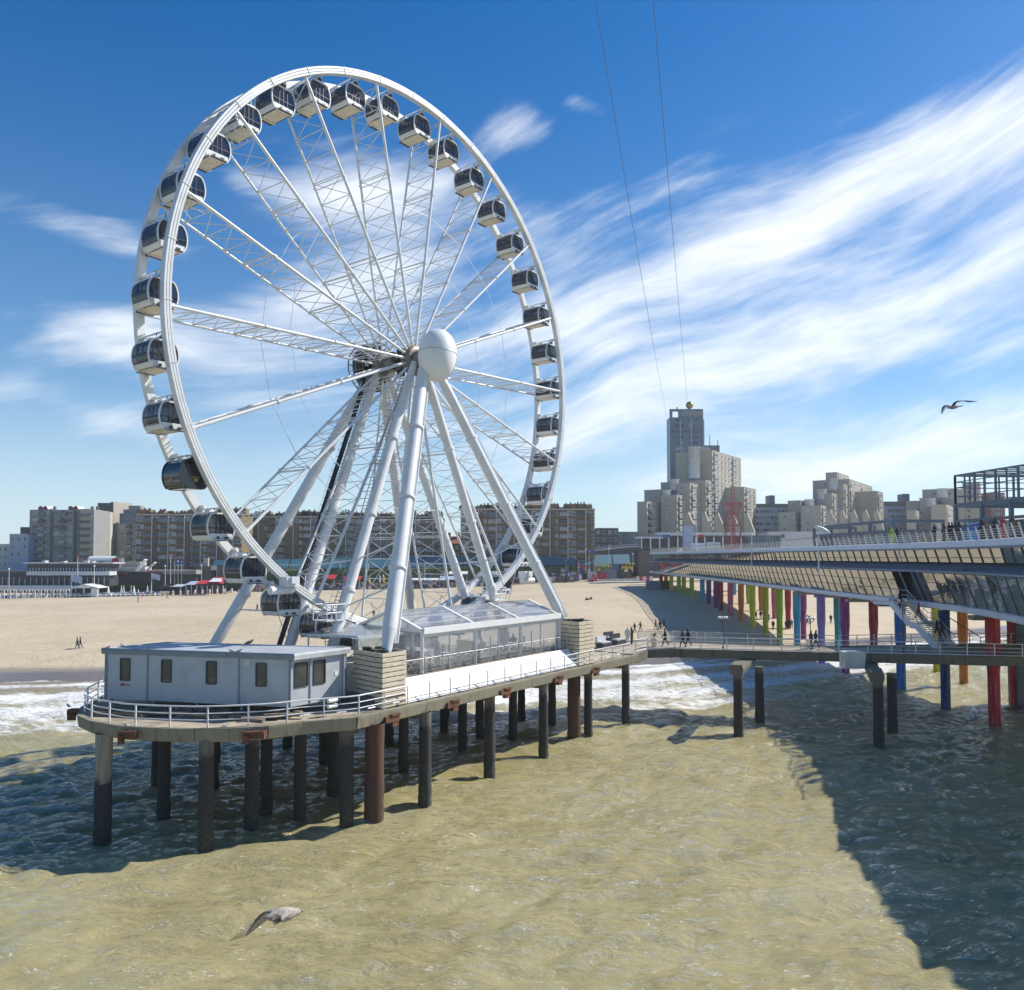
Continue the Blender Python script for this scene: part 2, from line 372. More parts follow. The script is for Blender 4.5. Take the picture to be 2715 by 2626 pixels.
M['pilerust'] = pile_mat('rusty_steel_pile', (0.088, 0.042, 0.028), tide=1.2, dark=(0.05, 0.022, 0.016))
def fascia_mat(k=1.0):
    m = bpy.data.materials.new('weathered_fascia_concrete'); m.use_nodes = True; t = NT(m.node_tree); p = pnode(m)
    geo = t.node('ShaderNodeNewGeometry'); pos = geo.outputs['Position']
    mp = t.node('ShaderNodeMapping', inp={'Vector': pos, 'Scale': (2.5, 2.5, 0.4)}); ns = t.noise(mp.outputs[0], 1.2, 7, 0.65)
    n = t.noise(pos, 0.7, 5, 0.6)
    c = t.mix(n, (0.30 * k, 0.27 * k, 0.19 * k), (0.44 * k, 0.40 * k, 0.30 * k)); c = t.mix(t.math('MULTIPLY', t.ss(ns, 0.5, 0.75), 0.7), c, (0.09 * k, 0.08 * k, 0.055 * k))
    t.l.new(c, p.inputs['Base Color']); p.inputs['Roughness'].default_value = 0.9
    b = t.node('ShaderNodeBump', inp={'Strength': 0.3, 'Distance': 0.05, 'Height': t.noise(pos, 9, 5)}); t.l.new(b.outputs[0], p.inputs['Normal'])
    return m
M['fascia'] = fascia_mat(0.68); M['fascia_shaded'] = fascia_mat(0.42)  # second copy is darker: shade on walkway edges and cross heads put into the colour

# ================================================================== SETTING
def smooth(x, a, b):
    t = np.clip((x - a) / (b - a), 0, 1); return t * t * (3 - 2 * t)
def shore_y(x):
    return np.interp(x, [-1600, -300, -60, 0, 17, 60, 140, 1600], [-300, 20, 96, 106, 110, 138, 190, 1100])
def beach_z(x, y):
    d = (np.asarray(y) - shore_y(np.asarray(x))) * 0.9
    up = (1 - np.exp(-np.maximum(d, 0) / 46.0)) * np.interp(x, [-154, -92, -27, 33, 80], [1.75, 2.6, 3.8, 6.2, 7.0])
    return np.where(d > 0, up + 0.05, d * 0.06 + 0.05)

def ocean_tile(N, L, peak, wdir, rms, seed, chop=0.9, kmin=0.0):
    r = np.random.RandomState(seed)
    k1 = 2 * np.pi * np.fft.fftfreq(N, L / N); kx, ky = np.meshgrid(k1, k1, indexing='ij')
    k = np.hypot(kx, ky); k[0, 0] = 1
    w = np.array(wdir) / np.hypot(*wdir); cosf = (kx * w[0] + ky * w[1]) / k
    kp = 2 * np.pi / peak
    P = np.exp(-0.75 * (kp / k) ** 2) / k ** 3.4 * (0.06 + 0.94 * cosf ** 4) * np.exp(-(k * 0.05) ** 2)
    P[0, 0] = 0; P[k < kmin] = 0
    a = np.sqrt(P) * (r.normal(size=(N, N)) + 1j * r.normal(size=(N, N)))
    H = np.fft.ifft2(a).real; sc = rms / H.std()
    dx = np.fft.ifft2(-1j * kx / k * a).real * sc * chop; dy = np.fft.ifft2(-1j * ky / k * a).real * sc * chop
    return H * sc, dx, dy, L
def samp(T, L, x, y):
    N = T.shape[0]; u = (x / L * N) % N; v = (y / L * N) % N
    i = np.floor(u).astype(int); j = np.floor(v).astype(int); a = u - i; b = v - j
    i %= N; j %= N; i1 = (i + 1) % N; j1 = (j + 1) % N
    return T[i, j] * (1 - a) * (1 - b) + T[i1, j] * a * (1 - b) + T[i, j1] * (1 - a) * b + T[i1, j1] * a * b
def fractal(N, beta, seed):
    r = np.random.RandomState(seed); k1 = np.fft.fftfreq(N) * N; kx, ky = np.meshgrid(k1, k1, indexing='ij'); k = np.hypot(kx, ky); k[0, 0] = 1
    a = k ** (-beta) * (r.normal(size=(N, N)) + 1j * r.normal(size=(N, N))); a[0, 0] = 0
    f = np.fft.ifft2(a).real; return f / f.std()

def grid_obj(name, X, Y, Z, mat, attrs=None):
    n, m = X.shape
    co = np.stack([X, Y, Z], -1).reshape(-1, 3).astype(np.float32)
    i, j = np.meshgrid(np.arange(n - 1), np.arange(m - 1), indexing='ij'); a = (i * m + j).ravel()
    q = np.stack([a, a + m, a + m + 1, a + 1], 1).astype(np.int32)
    me = bpy.data.meshes.new(name); me.vertices.add(len(co)); me.vertices.foreach_set('co', co.ravel())
    me.loops.add(q.size); me.loops.foreach_set('vertex_index', q.ravel())
    me.polygons.add(len(q)); me.polygons.foreach_set('loop_start', np.arange(0, q.size, 4, dtype=np.int32)); me.polygons.foreach_set('loop_total', np.full(len(q), 4, dtype=np.int32))
    me.polygons.foreach_set('use_smooth', np.ones(len(q), bool))
    me.update(calc_edges=True)
    for k, v in (attrs or {}).items():
        at_ = me.attributes.new(k, 'FLOAT', 'POINT'); at_.data.foreach_set('value', v.ravel().astype(np.float32))
    me.materials.append(mat)
    o = bpy.data.objects.new(name, me); COL.objects.link(o); return o

def water_mat():
    m = bpy.data.materials.new('silty_sea_water'); m.use_nodes = True; t = NT(m.node_tree); p = pnode(m)
    geo = t.node('ShaderNodeNewGeometry'); pos = geo.outputs['Position']
    foam_a = t.node('ShaderNodeAttribute', attribute_name='foam').outputs['Fac']
    silt = t.noise(pos, 0.09, 5, 0.6, 0.6); silt2 = t.noise(pos, 0.7, 5, 0.6, 0.8)
    body = t.mix(t.ss(silt, 0.3, 0.7), (0.275, 0.236, 0.102), (0.350, 0.312, 0.165))
    body = t.mix(t.math('MULTIPLY', t.ss(silt2, 0.35, 0.75), 0.45), body, (0.39, 0.345, 0.185))
    shallow = t.node('ShaderNodeAttribute', attribute_name='shallow').outputs['Fac']
    body = t.mix(shallow, body, (0.26, 0.205, 0.14))
    mfo = t.node('ShaderNodeMapping', inp={'Vector': pos, 'Rotation': (0, 0, R(-22)), 'Scale': (0.50, 1.35, 1.0)}); fn = t.noise(mfo.outputs[0], 0.95, 8, 0.66, 1.6); fn2 = t.noise(pos, 7.0, 5, 0.65, 0.5)
    fo = t.math('ADD', foam_a, t.math('ADD', t.math('MULTIPLY', t.math('SUBTRACT', fn, 0.5), 1.5), t.math('MULTIPLY', t.math('SUBTRACT', fn2, 0.5), 0.6)))
    fo = t.ss(fo, 0.50, 0.92)
    mf = t.node('ShaderNodeMapping', inp={'Vector': pos, 'Rotation': (0, 0, R(-30)), 'Scale': (0.7, 2.0, 1.0)})
    fl = t.math('MULTIPLY', t.ss(t.noise(mf.outputs[0], 0.75, 4, 0.6, 0.5), 0.555, 0.64), t.ss(t.noise(mf.outputs[0], 7.0, 4, 0.65, 0.6), 0.55, 0.64))  # white flecks: whitecap foam plus sun glints painted into the colour
    fo = t.math('MAXIMUM', fo, t.math('MULTIPLY', fl, 0.85))
    c = t.mix(t.math('MULTIPLY', fo, 0.92), body, (0.80, 0.80, 0.78))
    mp = t.node('ShaderNodeMapping', inp={'Vector': pos, 'Rotation': (0, 0, R(-28)), 'Scale': (0.8, 2.3, 1.0)})
    h1 = t.noise(mp.outputs[0], 1.15, 5, 0.55, 0.5); h2 = t.noise(mp.outputs[0], 4.6, 5, 0.6, 0.5); h3 = t.noise(pos, 13.0, 3, 0.6, 0.2)
    hh = t.math('ADD', h1, t.math('ADD', t.math('MULTIPLY', h2, 0.34), t.math('MULTIPLY', h3, 0.07))); hh = t.math('ADD', hh, t.math('MULTIPLY', fo, 0.35))
    b = t.node('ShaderNodeBump', inp={'Strength': t.math('ADD', 0.45, t.math('MULTIPLY', t.ss(t.noise(pos, 0.07, 4, 0.6, 1.0), 0.35, 0.65), 0.75), clamp=True), 'Distance': 0.46, 'Height': hh})
    # light that enters the silty water is scattered about before it comes out: softer normals for the body colour
    nm = t.node('ShaderNodeMix', data_type='VECTOR', inp={0: t.math('SUBTRACT', 0.50, t.math('MULTIPLY', fo, 0.3)), 4: b.outputs[0], 5: (0, 0, 1)})
    nn = t.node('ShaderNodeVectorMath', operation='NORMALIZE', inp={0: nm.outputs[1]})
    df = t.node('ShaderNodeBsdfDiffuse', inp={'Color': c, 'Normal': nn.outputs[0]})
    gl = t.node('ShaderNodeBsdfGlossy', inp={'Color': (1, 1, 1, 1), 'Roughness': 0.07, 'Normal': b.outputs[0]})
    fr = t.node('ShaderNodeFresnel', inp={'IOR': 1.333, 'Normal': b.outputs[0]})
    mx = t.node('ShaderNodeMixShader', inp={0: t.math('MULTIPLY', fr.outputs[0], t.math('SUBTRACT', 1.0, t.math('MULTIPLY', fo, 0.9))), 1: df.outputs[0], 2: gl.outputs[0]})
    t.l.new(mx.outputs[0], t.n['Material Output'].inputs['Surface']); t.n.remove(p)
    return m
def sand_mat():
    m = bpy.data.materials.new('beach_sand'); m.use_nodes = True; t = NT(m.node_tree); p = pnode(m)
    geo = t.node('ShaderNodeNewGeometry'); pos = geo.outputs['Position']; sep = t.node('ShaderNodeSeparateXYZ', inp={0: pos})
    n = t.noise(pos, 0.035, 6, 0.6, 0.5); n2 = t.noise(pos, 1.1, 6, 0.65)
    mp = t.node('ShaderNodeMapping', inp={'Vector': pos, 'Rotation': (0, 0, R(-28)), 'Scale': (0.25, 1.6, 1)}); n3 = t.noise(mp.outputs[0], 0.22, 6, 0.62, 0.8)
    dry = t.mix(t.ss(n, 0.35, 0.65), (0.475, 0.388, 0.255), (0.535, 0.445, 0.310))
    dry = t.mix(t.math('MULTIPLY', t.ss(n3, 0.52, 0.75), 0.45), dry, (0.36, 0.28, 0.17))
    dry = t.mix(t.math('MULTIPLY', t.ss(n2, 0.56, 0.72), 0.25), dry, (0.33, 0.26, 0.16))
    h = t.math('ADD', sep.outputs[2], t.math('MULTIPLY', t.math('SUBTRACT', n3, 0.5), 0.35))
    wet = t.math('SUBTRACT', 1.0, t.ss(h, 0.25, 0.62))
    c = t.mix(wet, dry, (0.17, 0.125, 0.09)); t.l.new(c, p.inputs['Base Color'])
    t.l.new(t.math('SUBTRACT', 0.95, t.math('MULTIPLY', wet, 0.78)), p.inputs['Roughness'])
    vo = t.node('ShaderNodeTexVoronoi', inp={'Vector': pos, 'Scale': 1.1}); fp = t.math('SUBTRACT', 1.0, t.ss(vo.outputs['Distance'], 0.10, 0.30)); path_ = t.ss(t.noise(mp.outputs[0], 0.10, 4, 0.6, 1.2), 0.50, 0.62)
    fp = t.math('MULTIPLY', fp, path_); c = t.mix(t.math('MULTIPLY', fp, 0.28), c, (0.30, 0.235, 0.145)); t.l.new(c, p.inputs['Base Color'])
    hb = t.math('ADD', t.math('MULTIPLY', fp, -0.5), t.noise(pos, 0.8, 6, 0.65)); hb = t.math('ADD', hb, t.math('MULTIPLY', t.noise(pos, 0.16, 4, 0.6), 2.0))
    b = t.node('ShaderNodeBump', inp={'Strength': 0.55, 'Distance': 0.35, 'Height': hb}); t.l.new(b.outputs[0], p.inputs['Normal'])
    return m

PILE_XY = [(-21.1, 42.4), (-15.3, 41.0), (-14, 44.1), (-8.9, 44.4), (-7.5, 45), (-5.1, 48.2), (-1.5, 54.8), (2.3, 59.8), (18.5, 66.9), (28.2, 62.9), (31.1, 66.9), (21.5, 70.9), (41.3, 70), (41.5, 78.3), (42.7, 89.6)]
def build_setting():
    gx = np.arange(-76, 84.01, 0.24); far = np.array([3, 8, 16, 30, 60, 120, 250, 500, 900, 1500.0])
    gx = np.concatenate([gx[0] - far[::-1], gx, gx[-1] + far])
    gy = np.concatenate([np.arange(13, 40, 0.14), np.arange(40, 70, 0.22), np.arange(70, 150, 0.36)])
    gy = np.concatenate([gy[0] - far[::-1], gy, gy[-1] + np.array([6, 20, 60.0])])
    X, Y = np.meshgrid(gx, gy, indexing='ij')
    ds = (shore_y(X) - Y) * 0.9                                  # metres out from the water line
    A = ocean_tile(512, 92.0, 8.0, (-0.55, 1.0), 0.16, 3, 0.6); B = ocean_tile(256, 21.0, 1.9, (-0.35, 1.0), 0.024, 5, 0.4)
    inside = smooth(X, -90, -70) * (1 - smooth(X, 78, 95)) * smooth(Y, 0, 13) * (1 - smooth(Y, 140, 155))
    amp = (0.25 + 0.75 * smooth(ds, 2, 28)) * inside
    H = samp(A[0], A[3], X, Y) * amp + samp(B[0], B[3], X, Y) * (0.4 + 0.6 * smooth(ds, 0, 14)) * inside
    DX = samp(A[1], A[3], X, Y) * amp + samp(B[1], B[3], X, Y) * inside
    DY = samp(A[2], A[3], X, Y) * amp + samp(B[2], B[3], X, Y) * inside
    F1 = fractal(512, 1.55, 21); F2 = fractal(512, 1.3, 22)
    f1 = samp(F1, 110.0, X, Y); f2 = samp(F2, 37.0, X * 0.7, Y * 1.5)
    wob = samp(fractal(256, 2.2, 5), 260.0, X, Y) * 3.0
    ridge = np.zeros_like(X)
    for c, wd, hh in ((7, 1.5, 0.22), (15, 1.9, 0.30), (24, 2.2, 0.26), (36, 3.0, 0.15)):
        u = ds - c - wob; ridge += hh * np.exp(-(u / wd) ** 2) * (0.6 + 0.4 * np.tanh(f1))
    ridge *= inside
    surf = 0.95 * smooth(ds, -1.5, 2) * (1 - smooth(ds, 22, 40)) + 0.10 * (1 - smooth(ds, 34, 60))
    lines = sum(np.exp(-((ds - c - wob + 0.8) / w) ** 2) for c, w in ((3, 1.0), (7, 2.2), (15, 3.6), (23, 4.2), (31, 3.0)))
    foam = surf * (0.35 + 0.75 * np.clip(lines, 0, 1.1)) + 0.22 * np.tanh(f1) * (ds < 45) + 0.06 * f2
    crest = samp(A[0], A[3], X, Y) / 0.16
    foam = foam + 0.17 * smooth(crest + 0.35 * f2, 1.6, 2.8) - 0.06
    foam = np.where(ds > 50, np.minimum(foam, 0.22), foam)
    for px, py in PILE_XY:                                          # slop round each pile
        dd = np.hypot(X - px, Y - py); foam = foam + 0.30 * np.exp(-((dd - 0.55) / 0.35) ** 2) * (0.5 + 0.5 * np.tanh(f2))
    Z = H + ridge - 0.02
    Z = np.where(ds < -6, -0.6, Z)
    o = grid_obj('sea_water', X + DX, Y + DY, Z, water_mat(), {'foam': foam, 'shallow': 1 - smooth(ds + wob * 0.5, -1, 16)}); tag(o, kind='structure')
    # the beach, from under the surf up to the sea front
    d = np.concatenate([np.arange(-40, 60, 1.0), np.arange(60, 330, 2.5)])
    bx = np.concatenate([np.linspace(-700, -200, 30), np.arange(-190, 190, 1.6), np.linspace(200, 900, 30)])
    BX, BD = np.meshgrid(bx, d, indexing='ij'); BY = shore_y(BX) + BD / 0.9
    BZ = beach_z(BX, BY)
    nb = samp(fractal(256, 1.9, 9), 120.0, BX, BY)
    BZ = BZ + nb * 0.10 * smooth(BD, 8, 40) + 0.04 * samp(fractal(256, 1.2, 8), 40.0, BX, BY) * smooth(BD, 3, 20)
    o = grid_obj('beach_sand', BX, BY, BZ, sand_mat()); tag(o, kind='structure')
    g = MB(); g.quad(V(-2500, 345, 6.0), V(2500, 345, 6.0), V(2500, 5500, 6.0), V(-2500, 5500, 6.0)); tag(g.build('ground', M['dune']), kind='structure')
build_setting()
def bz(x, y): return float(beach_z(np.array([x]), np.array([y]))[0])

# ================================================================== FERRIS WHEEL
WC = V(-6.99, 59.65, 29.19); PHI = R(53.09)
ED = V(math.cos(PHI), math.sin(PHI), 0); EN = V(math.sin(PHI), -math.cos(PHI), 0); EZ = V(0, 0, 1)
def W(r, a, k): return WC + ED * (r * math.cos(a)) + EZ * (r * math.sin(a)) + EN * k
DU = V(0.569, 0.822, 0); DN = V(0.822, -0.569, 0); DM = V(0.45, 57.31, 0)          # pier frame: along, outwards
def D(s, t, z): return DM + DU * s + DN * t + V(0, 0, z)
GD = 6.6                                                                           # first gondola angle

def build_wheel():
    wh = thing('ferris_wheel', (WC.x, WC.y, 6.0), 'giant white ferris wheel standing on the pier over the sea', 'ferris wheel')
    N = 180
    def rim(k0, k1, r0, r1, grooves):
        # closed profile in (r, k) swept round the axle
        prof = [(r0, k0), (r1, k0)]
        if grooves:
            prof = [(r0, k0 - .05), (r0 + .02, k0), (r0 + .13, k0), (r0 + .135, k0 - .07), (r0 + .165, k0 - .07), (r0 + .17, k0), (r0 + .30, k0), (r0 + .305, k0 - .07), (r0 + .335, k0 - .07), (r0 + .34, k0), (r1 - .02, k0), (r1, k0 - .05)]
        prof += [(r1, k1), (r0, k1)]
        b = MB(); m = len(prof); vs = []
        for i in range(N):
            a = 2 * math.pi * i / N
            vs += [W(r, a, k) for r, k in prof]
        b.add(vs, [(i * m + j, i * m + (j + 1) % m, ((i + 1) % N) * m + (j + 1) % m, ((i + 1) % N) * m + j) for i in range(N) for j in range(m)], 0, False)
        for i in range(36):                                    # bolted flange joints
            a = R(i * 10 + 1.6); p = W((r0 + r1) / 2, a, (k0 + k1) / 2)
            er = ED * math.cos(a) + EZ * math.sin(a); et = -ED * math.sin(a) + EZ * math.cos(a)
            b.box(p, (r1 - r0 + .05, .05, abs(k1 - k0) + .05), ax=(er, et, EN))
        return b.build('rim', M['white'], wh, fix=True)
    rim(0.02, -0.40, 19.52, 20.0, True); rim(-2.85, -3.22, 19.52, 20.0, False)
    # cross beams carrying the gondola pivots
    for i in range(36):
        a = R(GD + 10 * i); b = MB()
        b.tube(W(19.86, a, -0.3), W(19.86, a, -2.95), 0.055, n=6)
        b.tube(W(19.62, a, -0.3), W(19.62, a, -0.75), 0.10, n=8); b.tube(W(19.62, a, -2.5), W(19.62, a, -2.95), 0.16, n=8)
        b.build('cross_beam', M['white'], wh)
    # spokes: two chords and a flat lattice between them
    for i in range(18):
        a = R(2.4 + 20 * i); b = MB()
        f0, f1 = W(0.95, a, -0.35), W(19.55, a, -0.2); r0, r1 = W(0.95, a, -3.55), W(19.55, a, -3.03)
        b.tube(f0, f1, .105, n=8); b.tube(r0, r1, .085, n=8)
        nb = 12; ts = [0.055 + (0.985 - 0.055) * j / nb for j in range(nb + 1)]
        F = [f0.lerp(f1, q) for q in ts]; Q = [r0.lerp(r1, q) for q in ts]
        for j in range(nb + 1):
            b.tube(F[j], Q[j], .034, n=5, cap=False)
            if j < nb:
                b.tube(F[j], Q[j + 1], .027, n=5, cap=False); b.tube(Q[j], F[j + 1], .027, n=5, cap=False)
        for q in (0.36, 0.66):                                  # double rungs at the flange joints
            for e in (-.008, .008): b.tube(f0.lerp(f1, q + e), r0.lerp(r1, q + e), .034, n=5, cap=False)
            d = (f1 - f0).normalized()
            b.tube(f0.lerp(f1, q) - d * .06, f0.lerp(f1, q) + d * .06, .16, n=8); b.tube(r0.lerp(r1, q) - d * .06, r0.lerp(r1, q) + d * .06, .14, n=8)
        # short struts near the rim
        b.tube(F[-1].lerp(Q[-1], .5), F[-2].lerp(Q[-2], .25), .025, n=5, cap=False); b.tube(F[-1].lerp(Q[-1], .5), F[-2].lerp(Q[-2], .75), .025, n=5, cap=False)
        b.build('spoke', M['white'], wh)
    for kk, rr in ((-0.26, 11.4), (-3.27, 11.4)):               # ring of tie rods
        for i in range(18):
            MB().tube(W(rr, R(2.4 + 20 * i), kk), W(rr, R(22.4 + 20 * i), kk), .024, n=5, cap=False).build('tie_rod', M['white'], wh)
    ax = (ED, EZ, -EN)                                          # lathe axis runs away from the viewer along the axle
    b = MB(); b.lathe([(.62, -1.2), (.62, 5.6)], 20, WC, ax); b.build('axle', M['brownhub'], wh, fix=True)
    for k in (0.35, 3.55):
        b = MB(); b.lathe([(.7, k - .32), (1.02, k - .30), (1.06, k), (1.02, k + .30), (.7, k + .32)], 24, WC, ax)
        for i in range(18):
            p = W(1.02, R(2.4 + 20 * i), -k); b.box(p, (.30, .16, .34), 0, ax=(ED * math.cos(R(2.4 + 20 * i)) + EZ * math.sin(R(2.4 + 20 * i)), EN, -ED * math.sin(R(2.4 + 20 * i)) + EZ * math.cos(R(2.4 + 20 * i))))
        b.build('hub_flange', M['brownhub'], wh, fix=True)
    b = MB()
    for i in range(10):
        a = R(36 * i); b.box(W(.85, a, -2.0 + .5 * (i % 2)), (.4, .5, .3), ax=(ED, EN, EZ))
    b.build('hub_machinery', M['dark'], wh)
    # rear service drum: open cage of rings, bars and boxes
    b = MB()
    for k in (3.95, 4.7, 5.55):
        b.path([W(1.85, R(15 * i), -k) for i in range(24)], .05, 6, closed=True)
        for i in range(12): b.tube(W(.6, R(30 * i), -k), W(1.85, R(30 * i), -k), .03, n=5, cap=False)
    for i in range(24): b.tube(W(1.85, R(15 * i), -3.95), W(1.85, R(15 * i), -5.55), .03, n=5, cap=False)
    b.build('drum_cage', M['brownhub'], wh)
    b = MB(); b.lathe([(1.5, 4.3), (1.75, 4.4), (1.75, 5.2), (1.5, 5.3)], 28, WC, ax)
    for i in range(9):
        a = R(40 * i + 12); b.box(W(1.35, a, -4.15), (.55, .35, .4), 0, ax=(ED * math.cos(a) + EZ * math.sin(a), EN, -ED * math.sin(a) + EZ * math.cos(a)))
    b.build('drum_body', M['dark'], wh, fix=True)
    b = MB()
    for i in range(14):
        a = R(25.7 * i + 5); b.box(W(1.25 + .3 * (i % 3) / 2, a, -3.98), (.28, .14, .22), 0, ax=(ED * math.cos(a) + EZ * math.sin(a), EN, -ED * math.sin(a) + EZ * math.cos(a)))
    b.build('drum_fittings', M['offwhite'], wh)
    # big white rugby-ball shaped cover on the front of the hub
    tl = R(-5); ez = (EZ * math.cos(tl) - ED * math.sin(tl)).normalized(); ex = (ED * math.cos(tl) + EZ * math.sin(tl)).normalized()
    cc = WC + EN * 1.95 + EZ * (-0.02)
    prof = []
    for i in range(97):
        u = -1 + 2 * i / 96; r = 1.40 * max(0.0, 1 - abs(u) ** 2.15) ** 0.5
        prof.append((max(.012, r * (1 + 0.006 * (i % 2))), 1.95 * u))
    egg = MB().lathe(prof, 48, cc, (ex, EN, ez)).build('hub_cover', M['egg'], wh, fix=True)
    sm = MB()
    sm.path([cc + ez * .12 + (ex * math.cos(R(7.5 * i)) + EN * math.sin(R(7.5 * i))) * 1.402 for i in range(48)], .03, 5, closed=True)
    sm.build('seam', M['steel'], egg)
    lc = MB(); la = R(52)
    for i in range(26):
        z = -1.55 + i * .055; r = 1.40 * max(0, 1 - abs(z / 1.95) ** 2.15) ** .5
        c1 = cc + ez * z
        p = [c1 + (ex * math.cos(la + q) + EN * math.sin(la + q)) * (r + .012) for q in (-.10, 0, .10)]
        lc.tube(p[0], p[1], .027, n=5); lc.tube(p[1], p[2], .027, n=5)
    lc.build('lacing', M['egg'], egg)
    # eight legs
    def foot(s, k, z): return WC + ED * s + EN * k + V(0, 0, z - WC.z)
    legs = [('front outer left', 1.15, V(-7.38, 47.9, 8.8), -.55, .46), ('front outer right', 1.15, V(4.3, 66.2, 9.1), .45, .40),
            ('in', .1, foot(-10, 1.57, 6.9), -.5, .36), ('in', .1, foot(10.5, .7, 6.6), .5, .36),
            ('rear', -4.3, foot(-11.4, -10, 6.3), -.45, .40), ('rear', -4.3, foot(10.5, -10, 6.3), .45, .40),
            ('in', -3.7, foot(-10, -2.9, 6.3), -.5, .36), ('in', -3.7, foot(10.5, -2, 6.3), .5, .36)]
    L = []
    for nm, k, ft, so, rad in legs:
        top = W(0, 0, k) + ED * so + EZ * (-.35)
        b = MB(); d = (ft - top); 
        b.tube(top, top + d * .10, rad * .62, rad * .92, 14); b.tube(top + d * .10, top + d * .93, rad * .92, rad, 14)
        b.tube(top + d * .93, ft, rad, rad * .55, 14)
        for q in (.27, .52, .75): b.tube(top + d * (q - .004), top + d * (q + .004), rad * 1.22, n=14)
        lg = b.build('leg', M['white'], wh); L.append((lg, top, ft, rad))
    for i in (0, 1):                                              # square cable duct along the front outer legs
        lg, top, ft, rad = L[i]; d = ft - top
        off = ED * (.34 if i == 0 else .30) + EN * .25
        b = MB()
        for q in (-.12, .12): b.bar(top + d * .13 + off + ED * q, top + d * .97 + off * 1.05 + ED * q, .17, .17)
        b.bar(top + d * .13 + off, top + d * .97 + off * 1.05, .10, .10)
        b.build('duct', M['white'], lg)
    for i, (mt, off) in ((2, ('steel', V(-.52, -.1, 0))), (6, ('steel', V(-.50, -.15, 0)))):      # ladders
        lg, top, ft, rad = L[i]; d = ft - top; ax_ = d.normalized(); side = (EN if i == 2 else EN)
        a0, a1 = top + d * .06 + off, top + d * .86 + off; b = MB()
        for q in (-.2, .2): b.tube(a0 + side * q, a1 + side * q, .028, n=5, cap=False)
        n = 70
        for j in range(n): p = a0.lerp(a1, j / n); b.tube(p - side * .2, p + side * .2, .018, n=4, cap=False)
        for j in range(0, n, 2):                                   # safety hoops
            p = a0.lerp(a1, j / n); o2 = off.normalized() * .42
            b.path([p - side * .2, p - side * .28 + o2 * .7, p + o2 * 1.15, p + side * .28 + o2 * .7, p + side * .2], .013, 4)
        for q in (-.28, .28): b.tube(a0 + side * q + off.normalized() * .3, a1 + side * q + off.normalized() * .3, .012, n=4, cap=False)
        b.build('ladder', M['steel'], lg)
        if i == 6: MB().tube(top + d * .05 + V(-.62, -.35, 0), top + d * .93 + V(-.62, -.35, 0), .17, n=8).build('cable_trunk', M['dark'], lg)
    # bracing rods between the legs
    def lp(i, q): return L[i][1].lerp(L[i][2], q)
    for i, j, q in ((2, 0, .66), (3, 1, .66), (6, 4, .66), (7, 5, .66), (2, 6, .66), (3, 7, .66), (4, 6, .80), (0, 2, .80)):
        MB().tube(lp(i, q), lp(j, q), .055, n=6).build('brace', M['white'], wh)
    for i, j in ((4, 6), (0, 2), (1, 3), (5, 7)):
        MB().tube(lp(i, .66), lp(j, .90), .03, n=5).build('brace', M['white'], wh)
    # leg shoes on the deck
    for i in range(2, 8):
        lg, top, ft, rad = L[i]; b = MB()
        b.bar(ft + V(0, 0, .5) + (ft - top).normalized() * -.6, ft - V(0, 0, .2), .95, .75, up=EN); b.bb(ft.x - .8, ft.x + .8, ft.y - .8, ft.y + .8, 5.8, 6.1)
        b.build('shoe', M['white'], lg)
    # drive units where the rims run past the inner legs
    for s_, k in ((-1, .95), (1, .95)):
        a = R(-127 if s_ < 0 else -53); p = W(20.25, a, k - .2); b = MB()
        b.box(p + EN * .25, (.95, .75, .6), ax=(ED, EN, EZ)); b.box(p + EN * .7 + EZ * .1, (.5, .3, .4), ax=(ED, EN, EZ))
        dr = b.build('drive_unit', M['white'], wh)
        c = MB(); c.lathe([(.30, -.14), (.36, -.1), (.36, .1), (.30, .14)], 16, W(20.3, a + R(1.8 * -s_), -.2) + EZ * -.05, (ED, EZ, -EN)); c.build('drive_tyre', M['rubber'], dr, fix=True)
        mt = MB(); mt.tube(p + ED * .3 * -s_ + EZ * -.5 + EN * .1, p + ED * 1.3 * s_ + EZ * .55 * 0 + EZ * -.5 + EN * .1, .26, n=12); mt.build('drive_motor', M['white'], dr)
    # service platforms with guard rails
    for i, q in ((2, .835), (3, .80)):
        c = lp(i, q) + (EN * -.2) + ED * (-.75 if i == 2 else .2); b = MB()
        b.box(c, (1.5, 1.3, .07), ax=(ED, EN, EZ))
        for h in (.5, 1.0):
            pts = [c + ED * x * .75 + EN * y * .65 + EZ * h for x, y in ((-1, -1), (1, -1), (1, 1), (-1, 1))]; b.path(pts, .035, 5, closed=True)
        for x, y in ((-1, -1), (1, -1), (1, 1), (-1, 1), (0, 1), (0, -1)):
            b.tube(c + ED * x * .75 + EN * y * .65, c + ED * x * .75 + EN * y * .65 + EZ, .035, n=5)
        b.tube(c - EZ * .02, c - EZ * .55 + (lp(i, q) - c) * .8, .05, n=6)
        b.build('service_platform', M['white'], wh)
    lb = MB(); c = lp(2, .855) + EN * .3 - ED * 1.2                # loose ladder below the left platform
    for q in (-.18, .18): lb.tube(c + ED * q, c + ED * (q + .35) + EZ * -3.9, .03, n=5)
    for j in range(12): lb.tube(c + ED * (-.18 + .03 * j) + EZ * (-.32 * j - .2), c + ED * (.18 + .03 * j) + EZ * (-.32 * j - .2), .02, n=4)
    lb.build('access_ladder', M['steel'], wh)
    return L

